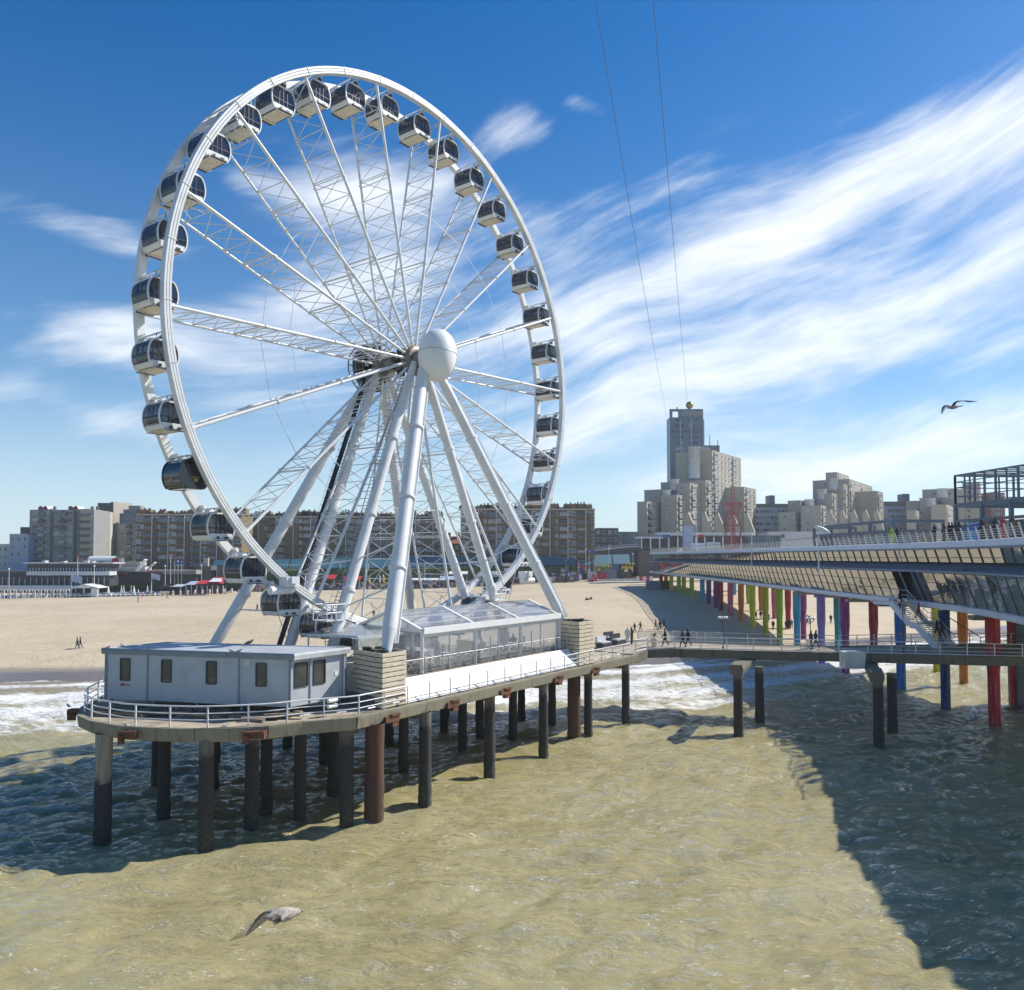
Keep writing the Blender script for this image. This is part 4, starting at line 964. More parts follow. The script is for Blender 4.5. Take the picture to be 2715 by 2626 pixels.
def build_tent():
    zf = 7.25; S0, S1 = -8.6, 7.9; T0, T1 = -1.45, -7.2; ze = 9.9; za = 11.0; Tm = (T0 + T1) / 2
    tn = thing('marquee', tuple(D(S0, Tm, zf)), 'clear plastic marquee with white frame at the foot of the ferris wheel', 'tent')
    pl = thing('boarding_platform', tuple(D(-1, -5, ZD)), 'raised platform under the marquee and wheel', 'platform')
    b = MB(); b.prism([D(-13.6, -.75, ZD + .03), D(11.5, -.75, ZD + .03), D(11.5, -13, ZD + .03), D(-13.6, -13, ZD + .03)], V(0, 0, zf - ZD - .76)); b.build('base', M['darkconc'], pl, fix=True)
    b = MB(); b.prism([D(-12.4, -.85, zf - .18), D(11.5, -.85, zf - .18), D(11.5, -7.4, zf - .18), D(-12.4, -7.4, zf - .18)], V(0, 0, .16)); b.build('floor', M['decktop'], pl, fix=True)
    # sloping white boards along the front of the platform
    nrow = 6
    for k in range(nrow):
        f0, f1 = k / nrow, (k + 1) / nrow
        a_ = lambda s_, f: D(s_, -.05 - .80 * f, ZD + .06 + (zf + .02 - ZD - .06) * f)
        for j in range(4):
            s0, s1 = -12.4 + 21.3 * j / 4, -12.4 + 21.3 * (j + 1) / 4 - .015
            e1 = s1 - (0.7 * (k + .5) / nrow if j == 3 else 0)
            b = MB(); nn = (DN * .85 + V(0, 0, .5)).normalized() * .03; p4 = [a_(s0, f0 + .006), a_(e1, f0 + .006), a_(e1, f1 - .006), a_(s0, f1 - .006)]
            b.add(p4 + [p + nn for p in p4], [(3, 2, 1, 0), (4, 5, 6, 7), (0, 1, 5, 4), (1, 2, 6, 5), (2, 3, 7, 6), (3, 0, 4, 7)]); b.build('white_board', M['whiteclean'], pl)
    b = MB(); b.prism([D(-12.4, -.10, ZD + .05), D(8.9, -.10, ZD + .05), D(8.2, -.95, zf - .05), D(-12.4, -.95, zf - .05)], DN * -.06); b.build('board_backing', M['darkconc'], pl, fix=True)
    bays = [S0, S0 + 5.5, S0 + 11, S1]
    for i, s_ in enumerate(bays):                                  # portal frames
        b = MB()
        b.bar(D(s_, T0, zf), D(s_, T0, ze), .20, .20); b.bar(D(s_, T1, zf), D(s_, T1, ze), .20, .20)
        b.bar(D(s_, T0, ze), D(s_, Tm, za), .22, .16); b.bar(D(s_, T1, ze), D(s_, Tm, za), .22, .16)
        if i in (0, 3): b.bar(D(s_, T0, ze), D(s_, T1, ze), .10, .22)
        b.build('portal_frame', M['whiteclean'], tn)
    for t_ in (T0, T1): MB().bar(D(S0, t_ + (.10 if t_ == T0 else -.1), ze - .02), D(S1, t_ + (.10 if t_ == T0 else -.1), ze - .02), .16, .40).build('eave_gutter', M['whiteclean'], tn)
    for f in (0, .36, .70):
        for t_ in (T0, T1):
            p = lambda s_: D(s_, t_ + (Tm - t_) * (1 - f), ze + (za - ze) * (1 - f) + .02)
            MB().bar(p(S0), p(S1), .07, .06).build('purlin', M['white'], tn)
        if f == 0: continue
    for i in range(3):
        s0, s1 = bays[i] + .08, bays[i + 1] - .08; m = (s0 + s1) / 2
        for t_ in (T0, T1):
            for f0, f1 in ((.02, .35), (.37, .69), (.71, .99)):    # roof sheets
                p = lambda s_, f: D(s_, t_ + (Tm - t_) * (1 - f), ze + (za - ze) * (1 - f) + .05)
                MB().quad(p(s0, f1), p(s1, f1), p(s1, f0), p(s0, f0)).build('roof_sheet', M['tentfilm'], tn)
            MB().bar(D(m, t_, zf), D(m, t_, ze - .12), .10, .10).build('mullion', M['white'], tn)
            MB().bar(D(s0, t_, ze - .32), D(s1, t_, ze - .32), .05, .28).build('wall_header', M['white'], tn)
            for u0, u1 in ((s0, m - .06), (m + .06, s1)):
                MB().quad(D(u0, t_ - .01, zf + .05), D(u1, t_ - .01, zf + .05), D(u1, t_ - .01, ze - .46), D(u0, t_ - .01, ze - .46)).build('wall_sheet', M['tentfilm'], tn)
    for s_ in (S0, S1):
        MB().add([D(s_, T0, ze + .1), D(s_, T1, ze + .1), D(s_, Tm, za - .05)], [(0, 1, 2)]).build('gable_sheet', M['tentfilm'], tn)
        MB().quad(D(s_, T0 - .1, zf), D(s_, T1 + .1, zf), D(s_, T1 + .1, ze - .12), D(s_, T0 - .1, ze - .12)).build('gable_sheet', M['tentfilm'], tn)
    # what shows through: tables, chairs, a counter
    cnt = MB(); cnt.box(D(-1.6, -3.2, zf + .7), (.8, 1.5, 1.4), ax=(DU, DN, EZ)); tag(cnt.build('ticket_booth', M['timber']), 'pale timber ticket booth inside the marquee', 'booth')
    WHERE = ('near the left gable', 'left of the ticket booth', 'right of the ticket booth', 'in the second bay by the front sheet', 'near the right gable', 'at the back of the middle bay')
    for k, (s_, t_) in enumerate(((-6.5, -5), (-4.2, -3.4), (1.5, -5.2), (3.6, -3.3), (6.0, -4.6), (-.4, -6))):
        c = D(s_, t_, zf); t = thing('cafe_table', tuple(c), 'small white round table inside the clear marquee, ' + WHERE[k], 'table', 'tables inside the marquee')
        MB().lathe([(.42, 0), (.42, .03)], 14, c + V(0, 0, .72)).build('tabletop', M['whiteclean'], t); MB().lathe([(.22, 0), (.04, .05), (.03, .72)], 8, c).build('leg', M['steel'], t)
        for a, wh_ in ((0.4, 'far'), (2.6, 'left'), (4.4, 'near')):
            p = c + V(math.cos(a) * .75, math.sin(a) * .75, 0); ch = thing('chair', tuple(p), 'light chair, %s side of the table %s' % (wh_, WHERE[k]), 'chair', 'chairs inside the marquee')
            MB().box(p + V(0, 0, .45), (.42, .42, .04), rz=a).build('seat', M['offwhite'], ch); q = V(math.cos(a), math.sin(a), 0); MB().box(p + q * .2 + V(0, 0, .68), (.04, .40, .42), rz=a).build('backrest', M['offwhite'], ch)
            lg = MB()
            for u in (-.17, .17):
                for v in (-.17, .17): lg.tube(p + q * u + V(-q.y, q.x, 0) * v, p + q * u + V(-q.y, q.x, 0) * v + V(0, 0, .45), .016, n=4)
            lg.build('legs', M['steel'], ch)
    # fence on the platform edge, with curved infill
    fn = thing('platform_fence', tuple(D(-9, -1.0, zf)), 'grey post fence with arched infill along the platform edge before the marquee', 'fence')
    for i in range(13):
        s_ = -12.3 + 1.72 * i; hh = 1.75 if i in (3, 6, 9) else 1.05
        MB().bar(D(s_, -1.0, zf - .1), D(s_, -1.0, zf + hh), .11, .07).build('post', M['steel'], fn)
        if i < 12:
            b = MB()
            for ph in (0, .5):
                b.path([D(s_ + 1.72 * u / 8, -1.0, zf + .12 + .75 * abs(math.sin(math.pi * (u / 8 + ph)))) for u in range(9)], .016, 4)
            b.tube(D(s_, -1.0, zf + .98), D(s_ + 1.72, -1.0, zf + .98), .03, n=6); b.build('infill', M['steel'], fn)
    # boarding fences and stairs at the left of the marquee
    for k, (s0, s1, t_) in enumerate(((-13.2, -9.4, -3.2), (-13.4, -9.2, -6.4), (-12.6, -10, -12))):
        f2 = thing('boarding_fence', tuple(D(s0, t_, zf - .8)), 'grey barred fence %s by the wheel boarding area' % ('nearest the timber box', 'in the middle', 'farthest back')[k], 'fence', 'barred fences at the boarding area')
        b = MB(); n = int((s1 - s0) / .14)
        for j in range(n): b.tube(D(s0 + .14 * j, t_, zf - .75), D(s0 + .14 * j, t_, zf + .35), .014, n=4)
        b.build('bars', M['offwhite'], f2); b = MB(); b.bar(D(s0, t_, zf + .36), D(s1, t_, zf + .36), .05, .05); b.bar(D(s0, t_, zf - .7), D(s1, t_, zf - .7), .05, .05); b.build('rail', M['offwhite'], f2)
    st = thing('boarding_stairs', tuple(D(-11, -4.5, ZD)), 'white metal stairs up to the boarding platform', 'stairs')
    for j in range(8): MB().box(D(-12.6 + .3 * j, -4.8, ZD + .75 + .12 * j), (.28, 1.2, .04), ax=(DU, DN, EZ)).build('step', M['offwhite'], st)
    for t_ in (-4.2, -5.4):
        MB().bar(D(-12.8, t_, ZD + .6), D(-10.1, t_, ZD + 1.7), .06, .22).build('stringer', M['offwhite'], st); MB().tube(D(-12.8, t_, ZD + 1.6), D(-10.1, t_, ZD + 2.7), .03, n=6).build('handrail', M['offwhite'], st)
        for j in range(8): MB().tube(D(-12.8 + .38 * j, t_, ZD + .6 + .157 * j), D(-12.8 + .38 * j, t_, ZD + 1.6 + .157 * j), .018, n=4).build('baluster', M['offwhite'], st)
    # side canopy roof at the left gable
    cp = thing('side_canopy', tuple(D(-12, -5, zf)), 'white sloping canopy joined to the left end of the marquee', 'canopy')
    b = MB(); b.add([D(-9.0, -2.6, ze - .1), D(-9.0, -8.0, ze + .25), D(-12.4, -7.6, ze - .15), D(-12.2, -3.4, ze - .35)], [(0, 1, 2, 3)]); b.build('sheet', M['tentfilm'], cp)
    for p, q in (((-9.0, -2.6), (-12.2, -3.4)), ((-12.2, -3.4), (-12.4, -7.6)), ((-9.0, -8.0), (-12.4, -7.6))):
        MB().bar(D(p[0], p[1], ze - .2), D(q[0], q[1], ze - .3), .08, .16).build('edge_beam', M['white'], cp)
    for s_, t_ in ((-12.2, -3.4), (-12.4, -7.6)): MB().bar(D(s_, t_, ZD), D(s_, t_, ze - .3), .09, .09).build('post', M['white'], cp)
build_cabin(); build_tent()
slatted_box(V(-7.36, 46.15, 0), V(-2.0, 2.2, 0), V(1.13, 1.6, 0), ZD + .05, 9.08, 'pale slatted timber box round the leg foot beside the grey cabin')
slatted_box(V(5.26, 64.2, 0), V(-1.7, 1.75, 0), V(1.35, 1.9, 0), ZD + .05, 9.42, 'pale slatted timber box round the leg foot at the far end of the marquee')
b_ = MB(); b_.prism([V(-9.45, 48.6, ZD + .05), V(-10.6, 49.9, ZD + .05), V(-9.9, 50.9, ZD + .05), V(-8.6, 49.6, ZD + .05)], V(0, 0, 2.2)); lw = tag(b_.build('timber_screen', M['timber'], fix=True), 'low timber screen between the cabin and the slatted box', 'screen')

# ================================================================== MAIN PIER (two glazed storeys on coloured piles)
_fy = [12, 20, 35, 45, 50, 58, 65, 72, 80, 120, 255]
_fx = [28.6, 29.2, 31.4, 32.5, 33.5, 35.9, 37.7, 38.8, 39.3, 40.1, 42.45]
def PF(y, o=0.0, z=0.0): return V(float(np.interp(y, _fy, _fx)) + o, y, z)
def build_main_pier():
    mp = thing('pier_building', (46, 130, 0), 'long two storey glass pier building raised on brightly coloured piles', 'pier')
    Y0, Y1 = 16.0, 252.0
    ys = []; y = Y0
    while y < Y1: ys.append(y); y += 2.2 if y < 150 else 2.6
    ys.append(Y1)
    def strip(prof, name, mat, seg=1, y_from=Y0, y_to=Y1, fix=True, gap=0.0):
        """sheet or solid swept along the pier face; prof is a list of (offset, height); closed profile"""
        yy = [q for q in ys if y_from - .01 <= q <= y_to + .01]
        b = MB(); m = len(prof); vs = []
        for q in yy: vs += [PF(q, o, z) for o, z in prof]
        fs = [(i * m + j, i * m + (j + 1) % m, (i + 1) * m + (j + 1) % m, (i + 1) * m + j) for i in range(len(yy) - 1) for j in range(m)]
        fs += [tuple(range(m)), tuple((len(yy) - 1) * m + j for j in range(m - 1, -1, -1))]
        b.add(vs, fs); return b.build(name, mat, mp, fix=fix)
    BK = 13.5
    strip([(.38, 9.72), (.30, 9.78), (.26, 10.22), (.48, 10.30), (1.9, 10.28), (1.9, 9.72)], 'lower_fascia', M['pierwhite'])
    strip([(1.9, 10.1), (1.9, 9.75), (2.9, 9.35), (BK - 1, 9.35), (BK - 1, 10.1)], 'soffit', M['piersoffit'])
    strip([(-.12, 13.05), (-.16, 13.12), (-.14, 13.24), (.2, 13.34), (1.95, 14.02), (BK, 14.02), (BK, 13.2), (.25, 13.05)], 'middle_roof', M['bluegrey'])
    strip([(1.0, 15.22), (.32, 15.26), (.26, 15.40), (.26, 15.42), (.34, 15.90), (.5, 15.94), (BK, 15.94), (BK, 15.3)], 'upper_band', M['pierwhite'])
    strip([(.30, 15.40), (.20, 15.36), (.20, 15.22), (.30, 15.20)], 'drip_rail', M['bluegrey'])
    strip([(BK - .9, 9.6), (BK - .6, 9.6), (BK - .6, 15.3), (BK - .9, 15.3)], 'back_wall', M['bluegrey'])
    strip([(7.5, 10.1), (7.7, 10.1), (7.7, 15.2), (7.5, 15.2)], 'inner_wall', M['darkconc'])
    strip([(1.0, 10.3), (7.5, 10.3), (7.5, 10.36), (1.6, 10.36)], 'floor', M['darkconc'])
    # seams of the standing-seam middle roof
    b = MB()
    for i, q in enumerate(ys):
        for f in (0, .5):
            if q > 150 and f: continue
            yy = q + f * 2.2; b.bar(PF(yy, .2, 13.37), PF(yy, 1.92, 14.03), .05, .04)
    tag(b.build('roof_seam', M['bluegrey'], mp), kind='stuff')
    # lower glazing: three rows leaning out; top edge at offset 0
    lo = lambda f: (.48 - .48 * f, 10.32 + (13.04 - 10.32) * f)
    SK, SU = -1.3, -.55                                               # the mullions lean: feet nearer the sea end
    far_p, far_m = MB(), MB()
    gap = (78.5, 82.3)                                             # the doorway at the stair head
    for i in range(len(ys) - 1):
        y0, y1 = ys[i], ys[i + 1]
        for k in range(0 if (y1 > gap[0] and y0 < gap[1]) else 3):
            (o0, z0), (o1, z1) = lo(k / 3), lo((k + 1) / 3)
            s0, s1 = SK * (1 - k / 3), SK * (1 - (k + 1) / 3); p = [PF(y0 + .03 + s0, o0, z0 + .02), PF(y1 - .03 + s0, o0, z0 + .02), PF(y1 - .03 + s1, o1, z1 - .02), PF(y0 + .03 + s1, o1, z1 - .02)]
            if 44 < y0 < 132:
                q = MB(); j = .012 * (RNG.rand() - .5); q.quad(p[0] + V(j, 0, 0), p[1] - V(j, 0, 0), p[2] + V(j, 0, 0), p[3] - V(j, 0, 0)); q.build('glass_pane', M['pierglass'], mp)
            else: far_p.quad(*p)
        (o0, z0), (o1, z1) = (1.42, 14.04), (1.27, 15.24)
        p = [PF(y0 + .03 + SU, o0, z0), PF(y1 - .03 + SU, o0, z0), PF(y1 - .03, o1, z1), PF(y0 + .03, o1, z1)]
        if 44 < y0 < 150:
            q = MB(); q.quad(*p); q.build('upper_pane', M['pierglass'], mp)
        else: far_p.quad(*p)
    tag(far_p.build('glass_pane', M['pierglass'], mp), kind='stuff')
    mu = MB()
    for q in ys:
        mu.bar(PF(q + SU, 1.37, 14.03), PF(q, 1.22, 15.25), .06, .08, up=V(0, 1, 0))
        if gap[0] < q < gap[1]: continue
        mu.bar(PF(q + SK, .44, 10.30), PF(q, -.03, 13.06), .06, .08, up=V(0, 1, 0))
    for k in (1, 2):
        o, z = lo(k / 3)
        for i in range(len(ys) - 1):
            if ys[i + 1] > gap[0] and ys[i] < gap[1]: continue
            mu.bar(PF(ys[i], o - .03, z), PF(ys[i + 1], o - .03, z), .05, .04)
    for i in range(len(ys) - 1): mu.bar(PF(ys[i], 1.31, 14.45), PF(ys[i + 1], 1.31, 14.45), .05, .04)
    tag(mu.build('mullion', M['mullion'], mp), kind='stuff')
    # dark doorway and blue door posts at the stair head
    MB().bb(PF(80.5).x + 1.6, PF(80.5).x + 2.2, 77.5, 83.2, 10.35, 13.0).build('doorway', M['windark'], mp)
    for yy in (78.4, 79.6, 82.4): MB().bar(PF(yy - .8, .8, 10.2), PF(yy, -.1, 13.1), .45 if 79 < yy < 82 else .14, .2).build('door_post', M['greysteel'], mp)
    # roof rail: leaning cream posts, five wires, dark hardwood top
    b = MB(); post = MB(); yy = 57.4
    hs = (.22, .40, .58, .76)
    far_posts = MB(); n = 0
    while yy < 250:
        p, q = PF(yy, .48, 15.93), PF(yy, .16, 17.0)
        if yy < 190 and yy > 50: MB().bar(p, q, .07, .13, up=V(0, 1, 0)).build('rail_post', M['palerail'], mp)
        else: far_posts.bar(p, q, .07, .13, up=V(0, 1, 0))
        yy += 1.55
    tag(far_posts.build('rail_post', M['palerail'], mp), kind='stuff')
    yl = [57.2 + 4.4 * i for i in range(45)]
    for h in hs:
        w = MB(); o = .48 - .32 * h / 1.07
        for i in range(len(yl) - 1): w.tube(PF(yl[i], o - .05, 15.93 + h), PF(yl[i + 1], o - .05, 15.93 + h), .020, n=5, cap=False)
        w.build('rail_wire', M['palerail'], mp)
    w = MB()
    for i in range(len(yl) - 1): w.bar(PF(yl[i], .10, 17.04), PF(yl[i + 1], .10, 17.04), .11, .06)
    w.build('top_rail', M['woodrail'], mp)
    # brightly painted piles
    def pile_at(x, y, col, r=.5, pinch=True):
        nm = 'pile_' + col
        if nm not in M:
            rgb = PC[col]; M[nm] = pile_mat(col + '_painted_pile', rgb, algae=False, tide=-.3, dark=tuple(c * .35 for c in rgb))
        prof = [(r * .92, -3), (r * .92, 4.6), (r * 1.12, 5.9), (r * 1.12, 9.4)] if pinch else [(r, -3), (r, 9.4)]
        o = MB().lathe(prof, 16, V(x, y, 0)).build('pile', M[nm], mp); o['label'] = '%s painted pile' % col.replace('_', ' '); return o
    PC = dict(red=(.42, .025, .03), navy=(.012, .055, .24), blue=(0, .13, .46), magenta=(.27, .025, .22), lavender=(.24, .17, .46), cyan=(.02, .30, .48), lime=(.27, .42, .01), olive=(.38, .36, .01), yellow=(.52, .50, .01),
              orange=(.55, .17, .01), pink=(.52, .11, .20), purple=(.13, .015, .15), indigo=(.06, .04, .25), teal=(.02, .22, .26), dark_red=(.26, .01, .02))
    for x, y, col, r in ((41.3, 70.0, 'red', .52), (49.91, 81.08, 'red', .5), (41.53, 78.27, 'navy', .46), (42.69, 89.56, 'blue', .52), (51.31, 92.71, 'orange', .5), (54.36, 104.34, 'yellow', .5)): pile_at(x, y, col, r)
    for xs, col in ((2237, 'magenta'), (2174, 'lavender'), (2110, 'cyan'), (2064, 'lime'), (2027, 'olive'), (1993, 'yellow'), (1963, 'orange'), (1935, 'pink'), (1909, 'dark_red'), (1897, 'purple'), (1878, 'indigo'), (1861, 'cyan'), (1833, 'lime'), (1812, 'olive'), (1799, 'lime'), (1779, 'yellow'), (1765, 'orange'), (1752, 'red')):
        s_ = (xs - PCX) / FPX; y = 40.4 / (s_ - .0174); pile_at(40.4 + .0174 * y, y, col, .5)
    for xs, y, col in ((2312, 104, 'dark_red'), (2218, 118, 'teal'), (2127, 137, 'magenta'), (2087, 147, 'red'), (2051, 158, 'pink'), (2016, 170, 'orange'), (1983, 184, 'lime'), (1945, 205, 'cyan')): pile_at((xs - PCX) / FPX * y, y, col, .5)
    pile_at(36.5, 57.0, 'teal', .5); pile_at(50.5, 70, 'red', .5)
    # grey service core under the pier at the right, brackets under the soffit
    MB().bb(49.8, 55, 76, 82, -2, 9.4).build('service_core', M['greysteel'], mp)
    for yy in (72, 92, 101, 112, 121): MB().bb(PF(yy).x + 1.8, PF(yy).x + 6, yy - .5, yy + .5, 8.95, 9.36).build('bracket', M['piersoffit'], mp)
    # lamp on the middle roof with a curved white head
    lp = thing('roof_lamp', tuple(PF(108, .6, 13.4)), 'tall lamp with a long curved white head on the pier roof', 'lamp post')
    p = at(2170, 1498, 96); t = at(2171, 1414, 96); MB().tube(p + V(0, 0, -1.2), t, .10, .07, 8).build('post', M['pierwhite'], lp)
    hb = MB(); pts = [at(2157, 1398, 96), at(2166, 1399, 96), at(2178, 1403, 96), at(2190, 1409, 96), at(2202, 1415, 96)]
    rr = [.04, .24, .30, .24, .06]
    for i in range(4): hb.tube(pts[i], pts[i + 1], rr[i], rr[i + 1], 10)
    hb.tube(at(2171, 1414, 96), at(2178, 1404, 96), .08, n=6); hb.build('lamp_head', M['whiteclean'], lp)
    for xs, yb, yt, dd in ((1848, 1492, 1418, 190), (1993, 1495, 1420, 135)):
        l2 = thing('roof_lamp', tuple(at(xs, yb, dd)), 'plain grey lamp pole on the pier roof, %s' % ('near the red lattice tower' if xs < 1900 else 'between the lattice tower and the curved lamp'), 'lamp post')
        MB().tube(at(xs, yb + 8, dd), at(xs, yt, dd), .11, .08, 8).build('post', M['pierwhite'], l2); q = at(xs, yt, dd); MB().lathe([(.3, 0), (.35, .1), (.1, .25)], 10, q).build('lamp_head', M['pierwhite'], l2)

def build_stairs():
    st = thing('pier_staircase', (43, 76, 6.1), 'steep grey metal staircase with people from the pier down to the walkway', 'stairs')
    # runs from the doorway (y 82) down towards the camera side and right
    top = V(36.5, 78.6, 10.3); mid0 = V(37.6, 77.0, 8.25); mid1 = V(38.0, 76.45, 8.15); bot = V(39.1, 74.9, 6.14)
    dirx = V(.565, -.825, 0).normalized(); sd = V(.825, .565, 0).normalized(); w = 3.1
    MB().box(V(36.0, 79.4, 10.22) + sd * 1.6, (1.9, 3.4, .16), ax=(dirx, sd, EZ)).build('landing', M['steel'], st)
    for p, q, n in ((top, mid0, 12), (mid1, bot, 11)):
        for i in range(n):
            c = p.lerp(q, (i + .5) / n) + sd * (w / 2); MB().box(c, (.26, w, .05), ax=(dirx, sd, EZ)).build('step', M['palerail'], st)
    MB().box((mid0 + mid1) / 2 + sd * (w / 2), (1.0, w, .06), ax=(dirx, sd, EZ)).build('landing', M['steel'], st)
    for k in (0, 1):
        o = sd * (w * k)
        for p, q in ((top, mid0), (mid0, mid1), (mid1, bot), (top - dirx * 1.7, top)):
            MB().bar(p + o - V(0, 0, .12), q + o - V(0, 0, .12), .09, .55).build('stringer', M['pierwhite'], st)
            for h in (.45, .95): MB().tube(p + o + V(0, 0, h), q + o + V(0, 0, h), .035, n=6).build('handrail', M['white'], st)
            L = (q - p).length; m = max(2, int(L / .55))
            for j in range(m + 1): x = p.lerp(q, j / m) + o; MB().tube(x, x + V(0, 0, .95), .022, n=4).build('baluster', M['white'], st)
    r = thing('ramp_railing', (46, 77, 6.1), 'green grey tube railing beside the foot of the pier staircase', 'railing')
    pts = [V(42.2, 79.4, 8.9), V(44.6, 77.6, 6.9), V(48.0, 79, 6.9), V(50, 79, 6.75), V(54, 79, 6.75)]
    MB().path(pts, .05, 6).build('rail', M['mullion'], r); MB().path([p - V(0, 0, .45) for p in pts[1:]], .035, 6).build('rail', M['mullion'], r)
    for p in pts[1:]: MB().tube(p, p - V(0, 0, .85), .035, n=6).build('post', M['mullion'], r)

def build_roof_frame():
    f = thing('steel_roof_frame', (50, 88, 15.95), 'open grey steel grid frame standing on the pier roof above the glass bar', 'steel frame')
    x0, x1, y0, y1 = 46.6, 57.0, 78.0, 92.5
    # oblique plan: long side along the pier from the far left corner towards the viewer
    A, B = V(47.4, 86.5, 0), V(48.6, 74.0, 0); C, Dd = V(58.6, 75, 0), V(57.4, 87.5, 0)
    zf, zm, zt = 15.95, 20.0, 23.2
    def post(p, z0, z1, w): MB().bar(p + V(0, 0, z0), p + V(0, 0, z1), w, w).build('post', M['greysteel'], f)
    def beam(p, q, w, h): MB().bar(p, q, w, h).build('beam', M['greysteel'], f)
    for i in range(4): 
        p = A.lerp(B, i / 3); post(p, zf, zm, .34); q = Dd.lerp(C, i / 3); post(q, zf, zm, .3)
        beam(p + V(0, 0, zm), q + V(0, 0, zm), .2, .3)
    for p, q in ((A, B), (Dd, C), (A, Dd), (B, C)):
        for z, h in ((zm, .45), (18.35, .30)): beam(p + V(0, 0, z), q + V(0, 0, z), .25, h)
        beam(p + V(0, 0, zt), q + V(0, 0, zt), .16, .18)
        if (p, q) != (A, Dd) or True:
            for z in (20.95, 21.9, 22.5): beam(p + V(0, 0, z), q + V(0, 0, z), .07, .09)
        n = 8 if (p, q) in ((A, B), (Dd, C)) else 6
        for j in range(n + 1): post(p.lerp(q, j / n), zm, zt, .13 if j % 2 else .18)
    for j in range(1, 8): beam(A.lerp(B, j / 8) + V(0, 0, zt), Dd.lerp(C, j / 8) + V(0, 0, zt), .1, .12)
    post(B.lerp(A, .06) + V(.3, 0, 0), zm + 1.6, zt + .25, .5)
    bar = thing('glass_bar', (52, 84, 15.95), 'low glass walled bar under the grey steel frame on the pier roof', 'kiosk')
    a, b_ = A.lerp(B, .34) + V(.5, 0, 0), B + V(.4, .4, 0)
    for j in range(6):
        p, q = a.lerp(b_, j / 6), a.lerp(b_, (j + 1) / 6); n = (q - p).normalized() * .06
        MB().prism([p + n + V(0, 0, 15.98), q - n + V(0, 0, 15.98), q - n + V(0, 0, 18.15), p + n + V(0, 0, 18.15)], V(.08, .02, 0)).build('wall_panel', M['greenwall'] if j % 3 else M['mullion'], bar, fix=True)
    MB().prism([a + V(.3, .3, 15.96), b_ + V(.3, .3, 15.96), C + V(-.4, .4, 15.96), Dd.lerp(C, .34) + V(-.4, 0, 15.96)], V(0, 0, 2.2)).build('inner_block', M['darkconc'], bar, fix=True)
    bn = thing('blue_banner', tuple(A + V(.4, 0, 16)), 'blue and white banner on the front of the glass bar', 'banner')
    p, q = A + V(.35, -.1, 0), A.lerp(B, .33) + V(.3, 0, 0); nn = V(-.03, -.01, 0)
    MB().prism([p + V(0, 0, 16.1), q + V(0, 0, 16.1), q + V(0, 0, 18.2), p + V(0, 0, 17.9)], V(.06, .01, 0)).build('cloth', M['pblue'], bn, fix=True)
    MB().prism([p + nn + V(0, 0, 17.2), p.lerp(q, .75) + nn + V(0, 0, 17.2), q + nn + V(0, 0, 18.05), p + nn + V(0, 0, 17.8)], V(-.01, 0, 0)).build('blue_stripe', M['blue'], bn, fix=True)
    MB().prism([p + nn + V(0, 0, 16.4), p.lerp(q, .9) + nn + V(0, 0, 16.4), p.lerp(q, .6) + nn + V(0, 0, 16.9), p + nn + V(0, 0, 16.8)], V(-.01, 0, 0)).build('pale_stripe', mk('sky_blue_cloth', (.08, .35, .62), .7), bn, fix=True)
    # smaller pavilion frame farther along the roof
    k = thing('roof_pavilion', tuple(at(2260, 1440, 128)), 'small grey pavilion with dark posts and glass on the pier roof behind the curved lamp', 'kiosk')
    A2, B2 = V(52.2, 140, 0), V(53.6, 114, 0); o = V(7.5, .8, 0)
    for i in range(5):
        p = A2.lerp(B2, i / 4); MB().bar(p + V(0, 0, 15.9), p + V(0, 0, 19.7), .4, .4).build('post', M['greysteel'], k); MB().bar(p + o + V(0, 0, 15.9), p + o + V(0, 0, 19.7), .3, .3).build('post', M['greysteel'], k)
    for z, h in ((19.6, .45), (18.2, .4)):
        MB().bar(A2 + V(0, 0, z), B2 + V(0, 0, z), .4, h).build('beam', M['greysteel'], k); MB().bar(A2 + V(0, 0, z), A2 + o + V(0, 0, z), .3, h).build('beam', M['greysteel'], k); MB().bar(B2 + V(0, 0, z), B2 + o + V(0, 0, z), .3, h).build('beam', M['greysteel'], k)
    for i in range(4):
        p, q = A2.lerp(B2, i / 4) + V(.5, 0, 0), A2.lerp(B2, (i + 1) / 4) + V(.5, 0, 0); d = (q - p).normalized() * .3
        MB().prism([p + d + V(0, 0, 15.96), q - d + V(0, 0, 15.96), q - d + V(0, 0, 18.0), p + d + V(0, 0, 18.0)], V(.1, 0, 0)).build('glass_wall', M['greenwall'] if i > 1 else M['windark'], k, fix=True)
    ws = thing('wind_screen', (49, 110, 15.95), 'row of low glass wind screens along the pier roof terrace', 'screen')
    for i in range(7):
        p = V(44.5 + .1 * i, 112 - 3.2 * i, 0); MB().bb(p.x - .03, p.x + .03, p.y - 2.9, p.y, 16.05, 17.5).build('glass_screen', M['tentfilm'], ws); MB().bar(p + V(0, 0, 15.95), p + V(0, 0, 17.5), .07, .07).build('post', M['steel'], ws)

